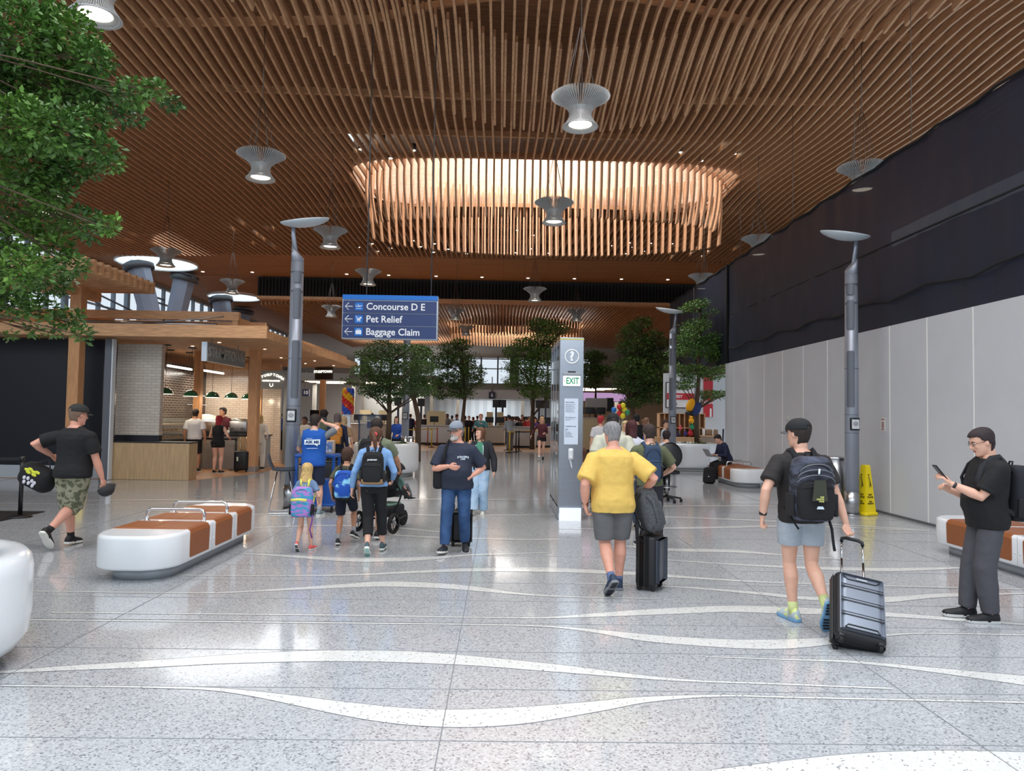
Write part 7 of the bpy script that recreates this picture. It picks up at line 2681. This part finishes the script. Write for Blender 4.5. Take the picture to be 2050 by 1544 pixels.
for u, v, col in ((1229, 821, (30, 120, 200)), (1240, 815, (206, 40, 50)), (1239.5, 828, (206, 40, 50)), (1247.5, 812.5, (232, 216, 40)), (1250.5, 821, (232, 216, 40)), (1247, 833, (232, 216, 40)), (1256, 826, (60, 150, 100))):
    p = at(u, v, by + rngc.uniform(-.05, .05)) - V((c.x, by, 1.2))
    o = MB().ell(tuple(p), (.085, .085, .095), None, 20, 14).build('balloon', M('bunch_%d_%d' % (col[0], col[1]), col, .22), e)
    MB().tube([tuple(p - V((0, 0, .09))), (0, 0, 0)], .003, 4).build('string', WHT, e)
MB().ell((0, 0, 0), (.04, .04, .04)).tube([(0, 0, 0), (0, 0, -1.2)], .006, 5).build('weight_cord', DARK, e)

# ------------------------------------------------------------------ luggage in the cafe queue
e = suitcase('black suitcase with a pale tag standing left of the corner timber post', Matrix.Translation((at(487, 832, 21.2).x, 21.2, 0)), (.40, .24, .55), DARK, DARK, .45)
MB().rbox((-.08, -.14, .38), (.05, .01, .12), .01, .003).build('luggage_tag', M('tag_pale', (200, 214, 190), .6), e)
e = suitcase('dark suitcase on the floor by the traveller with the mustard backpack', Matrix.Translation((at(664, 832, 17.6).x, 17.6, 0)) @ Matrix.Rotation(R(20), 4, 'Z'), (.42, .26, .55), DARK, DARK, .45)

# ------------------------------------------------------------------ poster wall, shelves at right
py = 27.0
x0, x1 = at(1330, 832, py).x, 8.9
zt_ = at(1385, 748, py).z
e = thing('poster_wall', 'white partition with framed board and red banner left of the hoarding wall', 'partition', ((x0 + x1) / 2, py + .1, 0))
MB().box((0, .05, zt_ / 2), (x1 - x0, .15, zt_)).build('panel', M('partition_white', (214, 220, 226), .5), e)
def on(u, v, dy=0):
    p = at(u, v, py + dy)
    return p - e.matrix_basis.translation
a, b_ = on(1333, 817), on(1392, 766)
RED = M('banner_red', (196, 34, 48), .5)
fr = MB().box(((a.x + b_.x) / 2, -.06, (a.z + b_.z) / 2), (b_.x - a.x, .04, b_.z - a.z)).build('board_frame', DARK, e)
MB().box(((a.x + b_.x) / 2, -.085, (a.z + b_.z) / 2), (b_.x - a.x - .06, .02, b_.z - a.z - .06)).build('board', WHITE, fr)
c_, d_ = on(1334, 800), on(1391, 788)
MB().box(((c_.x + d_.x) / 2, -.10, (c_.z + d_.z) / 2), (d_.x - c_.x - .04, .01, d_.z - c_.z)).build('red_stripe', RED, fr)
for s_, v, sz, cm in (('PLEASE', 776, .24, INK), ('LATEST', 794, .15, WTXT), ('gate 22', 809, .10, INK)):
    q = on(1340, v)
    text('board_lettering', s_, sz, cm, Matrix.Translation(e.matrix_basis.translation + V((q.x, -.108, q.z))) @ FACE, e, .001, 'LEFT', .004)
a, b_ = on(1409, 835), on(1428, 752)
bn = MB().box(((a.x + b_.x) / 2, -.05, (a.z + b_.z) / 2), (b_.x - a.x, .02, b_.z - a.z)).build('red_banner', RED, e)
a2, b2_ = on(1421.5, 835), on(1425, 818)
MB().box(((a2.x + b2_.x) / 2, -.065, (a2.z + b2_.z) / 2), (.07, .01, b2_.z - a2.z)).build('banner_tab', WHITE, bn)
q = on(1419, 806)
text('banner_lettering', 'KIDS', .16, WTXT, Matrix.Translation(e.matrix_basis.translation + V((q.x, -.065, q.z))) @ Matrix.Rotation(0, 4, 'Y') @ FACE, e, .001, 'CENTER', .004)
PINE = M('shelf_pine', (206, 164, 124), .55, var=.12, scale=4, stretch=(1, 1, .4))
sy2 = 26.45
a, b_ = at(1318, 872, sy2), at(1408, 829, sy2)
e = thing('pigeonhole_shelf', 'light wooden pigeonhole shelving in front of the poster wall', 'shelving', ((a.x + b_.x) / 2, sy2, 0))
sw2, zt2 = b_.x - a.x, b_.z
MB().box((0, .2, zt2 / 2), (sw2, .03, zt2)).build('back_board', PINE, e)
mb = MB()
for i in range(10):
    mb.box((-sw2 / 2 + sw2 * i / 9, 0, zt2 / 2), (.03, .38, zt2))
for z in (.02, .75, 1.05, 1.4, zt2):
    mb.box((0, 0, z), (sw2 + .03, .4, .03))
mb.build('shelf_grid', PINE, e)
for i, (u, v, col, r_) in enumerate(((1384, 843, (232, 168, 30), .10), (1385, 856, (40, 140, 100), .09), (1382, 868, (170, 40, 50), .10), (1372, 869, (60, 50, 130), .07), (1357, 872, (40, 36, 60), .09), (1362, 858, (200, 90, 100), .07), (1349, 856, (210, 180, 200), .06))):
    p = at(u, v, sy2 - .25)
    names_ = ['orange', 'green', 'red', 'violet', 'dark', 'rose', 'pale pink']
    e = thing('soft_toy', names_[i] + ' soft toy or item on the light wooden shelving', 'toy', p)
    MB().ell((0, 0, 0), (r_, r_ * .8, r_)).ell((0, 0, r_ * 1.2), (r_ * .6, r_ * .6, r_ * .6)).build('toy_body', M('toy_%d' % i, col, .8), e)
c = at(1388, 814, 24.0)
e = thing('parrot_figure', 'large yellow, blue and black stuffed bird figure hanging by the tree trunk', 'toy', c)
MB().ell((-.10, 0, 0), (.14, .12, .24), Matrix.Rotation(R(20), 4, 'Y')).build('yellow_body', M('toy_yellow', (238, 168, 20), .8), e)
MB().ell((.12, .02, -.04), (.16, .12, .24), Matrix.Rotation(R(20), 4, 'Y')).build('blue_wing', M('toy_blue', (44, 60, 110), .8), e)
MB().ell((-.14, -.02, -.22), (.14, .10, .08)).build('dark_tail', DARK, e)
MB().tube([(0, 0, .2), (0, 0, 4)], .004, 5).build('string', WIRE, e)
for i, (u0, v0, u1, v1, y, nm) in enumerate(((1400, 893, 1438, 874, 27 - .9, 'low tan crate stack behind the planter, nearest the hoarding wall'), (1304, 893, 1398, 878, 25.85, 'light wooden desk in front of the pigeonhole shelving'))):
    a, b_ = at(u0, v0, y), at(u1, v1, y)
    e = thing('low_counter' if i else 'storage_crate', nm, 'counter' if i else 'crate', ((a.x + b_.x) / 2, y, 0))
    MB().box((0, 0, b_.z / 2), (b_.x - a.x, .5, b_.z)).build('body_panel', PINE if i else M('crate_tan', (150, 132, 116), .7), e)
    MB().box((0, 0, b_.z + .015), (b_.x - a.x + .06, .56, .03)).build('top_board', PINE, e)
c = at(1424, 869, 26.0)
e = thing('toaster_case', 'small brown case with pale rim on the crate by the hoarding wall', 'case', (c.x, 26.1, at(1424, 874, 26.1).z + .03))
MB().rbox((0, 0, .12), (.5, .25, .22), .05).build('case_body', M('case_brown', (128, 104, 84), .6), e)
MB().rbox((-.26, 0, .12), (.04, .27, .24), .02).rbox((.05, 0, .12), (.03, .27, .24), .015).build('rim', WHITE, e)
e = thing('dark_pole', 'short dark pole leaning at the hoarding wall beyond the laptop user', 'pole', (at(1447, 832, 24).x, 24.0, 0))
MB().tube([(-.03, 0, 0), (.02, 0, at(1450, 859, 24).z)], .03, 10).build('pole_shaft', M('pole_slate', (52, 62, 84), .5), e)
MB().cyl((-.03, 0, 0), .12, .03, 18).build('base', DARK, e)
# notices on the hoarding wall
def wall_u(u, v):
    r_ = ray(u, v)
    t = XW / r_.x
    return V((0, 0, EYE)) + r_ * t
for i, (u, v, h_, w2, s_) in enumerate(((1768, 850, .26, .17, 'NOTICE\n\nKEEP\nAREA\nCLEAR\nEXIT\nDOOR'), (1577, 842, .22, .10, 'SLIDE\nUP'))):
    p = wall_u(u, v)
    e = thing('wall_notice', ('paper notice with red print on the white hoarding, right of the lamp post' if i == 0 else 'small dark-lettered notice on the white hoarding, left of the black cap'), 'notice', p)
    MB().box((-.004, 0, 0), (.006, w2, h_)).build('paper', M('paper_white', (216, 216, 212), .7), e)
    text('notice_lettering', s_, .032, M('notice_red', (150, 60, 60), .6) if i == 0 else INK, Matrix.Translation(p + V((-.009, 0, 0))) @ Matrix.Rotation(R(-90), 4, 'Z') @ FACE, e, .001, 'CENTER', .0005)

# ------------------------------------------------------------------ check-in hall far away
BW = M('back_panel_blue', (150, 168, 186), .6, rgb2=(168, 186, 202), kind='wave', scale=.55, stretch=(1, 0, 0), detail=0)
BG = M('back_panel_grey', (150, 154, 154), .6)
SOFG = M('soffit_grey', (122, 120, 114), .6)
FASC = M('fascia_white', (206, 210, 214), .5)
STRIP = M('strip_glow', (255, 236, 214), .5, emit=4)
NAVS = M('gate_navy', (20, 32, 66), .4)
mb = MB()
xl, xr = at(805, 832, 52).x, at(1110, 832, 52).x
mb.box(((xl + xr) / 2, 52, 1.9), (xr - xl, .2, 3.8))
e = struct('wall_checkin', mb, BW)
mb = MB().box((at(660, 832, 50).x - 1, 50, 1.9), (15, .2, 3.8))
struct('wall_checkin_left', mb, BG)
mb = MB().box((at(1250, 832, 54).x + 2.2, 54, 1.9), (15, .2, 3.8))
struct('wall_checkin_right', mb, M('back_panel_tan', (172, 160, 140), .6))
def soffit(u0, u1, v0, v1, y, nm, strips, dz=.5):
    a, b_ = at(u0, v1, y), at(u1, v0, y)
    e = thing('counter_canopy', nm, 'canopy', ((a.x + b_.x) / 2, y, a.z))
    MB().box((0, 2.0, (b_.z - a.z) / 2), (b_.x - a.x, 4.2, b_.z - a.z)).build('slab', SOFG, e)
    for i in range(strips):
        MB().box((-.2 * i, .4 + 1.1 * i, -.02), ((b_.x - a.x) * (.85 - .1 * i), .22, .03)).build('light_strip', STRIP, e)
    area('canopy_light', ((a.x + b_.x) / 2, y + 1.6, a.z - .08), (b_.x - a.x) * .8, 2.2, 260, (1, .95, .88))
    for sx in (-1, 1):
        MB().box((sx * (b_.x - a.x) * .42, 2.4, -a.z / 2), (.2, .2, a.z)).build('support_column', SOFG, e)
    return e
soffit(600, 700, 748, 762, 40, 'grey counter canopy with light strips behind the lamp post at left', 3)
soffit(700, 872, 752, 764, 47, 'grey counter canopy with light strips behind the left trees', 3)
soffit(900, 1062, 769, 782, 48, 'long grey counter canopy behind the number 6 sign', 2)
soffit(1140, 1258, 766, 776, 40, 'grey counter canopy with bright strips behind the number 4 sign', 4)
e = thing('white_fascia', 'wide white fascia panel over the check-in counters in the middle', 'fascia', (at(975, 832, 47.6).x, 47.6, at(975, 800, 47.6).z))
MB().box((0, 0, .33), (5.8, .1, .62)).build('panel', FASC, e)
MB().box((0, 0, -.03), (5.9, .3, .05)).build('lower_rail', STEEL, e)
MB().box((-2, .25, .61), (.2, .6, .06)).box((2, .25, .61), (.2, .6, .06)).build('bracket', STEEL, e)
for u, v, y, s_, px, lab in ((612.5, 786.5, 40.3, '10', 13, 'dark blue number 10 sign beside the farther timber post'), (985, 791.5, 47.47, '6', 12.5, 'dark blue number 6 sign over the middle counters'), (1170.5, 796, 40.3, '4', 12.5, 'dark blue number 4 sign right of the help point pillar')):
    p = at(u, v, y)
    sz = px / FPX * y
    e = thing('gate_number_sign', lab, 'sign', p)
    MB().box((0, 0, 0), (sz, .15, sz)).build('panel', NAVS, e)
    text('number_lettering', s_, sz * .78, WTXT, Matrix.Translation(p + V((0, -.08, 0))) @ FACE, e, .004, 'CENTER', .01)
    MB().tube([(0, 0, sz / 2), (0, 0, sz / 2 + 1.0)], .03, 6).build('hanger', STEEL, e)
CWH = M('counter_pale', (206, 210, 214), .4)
CBG = M('counter_beige', (176, 168, 156), .5)
TANP = M('panel_tan', (206, 190, 152), .6)
def counter(u0, u1, v0, v1, y, lab, mat, mons=0, backs=0):
    a, b_ = at(u0, v1, y), at(u1, v0, y)
    w3 = b_.x - a.x
    e = thing('checkin_counter', lab, 'counter', ((a.x + b_.x) / 2, y, 0))
    MB().rbox((0, .3, b_.z / 2 + .06), (w3, .8, b_.z - .12), .12, .02).build('front', mat, e)
    MB().box((0, .3, .06), (w3 - .1, .6, .12)).build('kick', DARK, e)
    MB().rbox((0, .3, b_.z + .015), (w3 + .04, .9, .03), .12, .01).build('top', FASC, e)
    for i in range(mons):
        x = -w3 / 2 + w3 * (i + .5) / mons
        s0_ = MB().tube([(x, .4, b_.z), (x, .4, b_.z + .25)], .02, 6).build('monitor_stand', DARK, e)
        MB().rbox((x, .38, b_.z + .38), (.5, .04, .34), .01).build('monitor', DARK, s0_)
    for i in range(backs):
        x = -w3 / 2 + w3 * (i + .5) / backs
        MB().box((x, 1.6, 1.0), (w3 / backs * .6, .1, 1.9)).build('back_panel', TANP, e)
    return e
counter(700, 780, 850, 884, 41, 'grey counter behind the planter, under the number 10 canopy', CBG, 3, 2)
counter(835, 900, 853, 879, 42, 'white counter directly left of the bearded man', CWH, 1, 1)
counter(968, 1012, 854, 878, 43, 'beige counter right of the woman in green', CBG, 2, 2)
counter(1026, 1072, 856, 884, 39.5, 'curved white counter behind the two black stanchions', CWH, 0, 0)
counter(1072, 1116, 856, 884, 40.5, 'white counter behind the walking woman in maroon', CWH, 1, 0)
counter(1150, 1215, 838, 868, 36, 'tan counter with monitors right of the help point pillar', TANP, 3, 0)
counter(604, 650, 848, 884, 30, 'pale pink-beige counter right of the left lamp post', M('counter_rose', (206, 184, 172), .5), 1, 0)
counter(530, 590, 850, 900, 34, 'dark counter with screens seen through the cafe opening', M('counter_brown', (104, 74, 60), .5), 2, 0)
# queue signs / info posts behind the counters
for i, (u, y) in enumerate(((797, 45), (843, 46), (993, 46), (1006, 46), (1079, 46), (1092, 46))):
    e = thing('counter_screen_post', 'slim dark post with small screen behind the check-in counters, number %s from left' % ['one', 'two', 'three', 'four', 'five', 'six'][i], 'post', (at(u, 832, y).x, y, 0))
    MB().box((0, 0, 1.35), (.12, .12, 2.7)).build('post_shaft', NAVS, e)
    MB().box((0, -.1, 2.5), (.45, .06, .5)).build('screen', DARK, e)
# screens right of the pillar
p = at(1200, 795, 39)
e = thing('ceiling_screen', 'wide lilac lit display under the canopy right of the pillar', 'screen', p)
MB().box((0, 0, 0), (2.9, .1, .45)).build('display', M('display_lilac', (196, 160, 206), .4, emit=.7), e)
MB().box((0, .06, 0), (3.0, .1, .5)).build('frame', DARK, e)
p = at(1186, 808, 37.5)
e = thing('projector_box', 'pale grey machine box hanging behind the number 4 sign', 'equipment', p)
MB().rbox((.2, 0, 0), (1.1, .5, .55), .05).build('case', M('case_pale', (176, 178, 180), .5), e)
MB().box((.9, -.1, -.05), (.35, .06, .7)).build('black_labels', DARK, e)
# outer wall on the right beyond the poster wall
mb = MB().box((14.6, 52, 4.8), (.2, 50, 9.6))
struct('wall_right', mb, M('far_wall_grey', 0))
mb = MB().box((11.8, 28.2, 3.1), (5.8, .15, 6.2))
struct('wall_right', mb, M('stair_wall_tan', (150, 138, 116), .7))
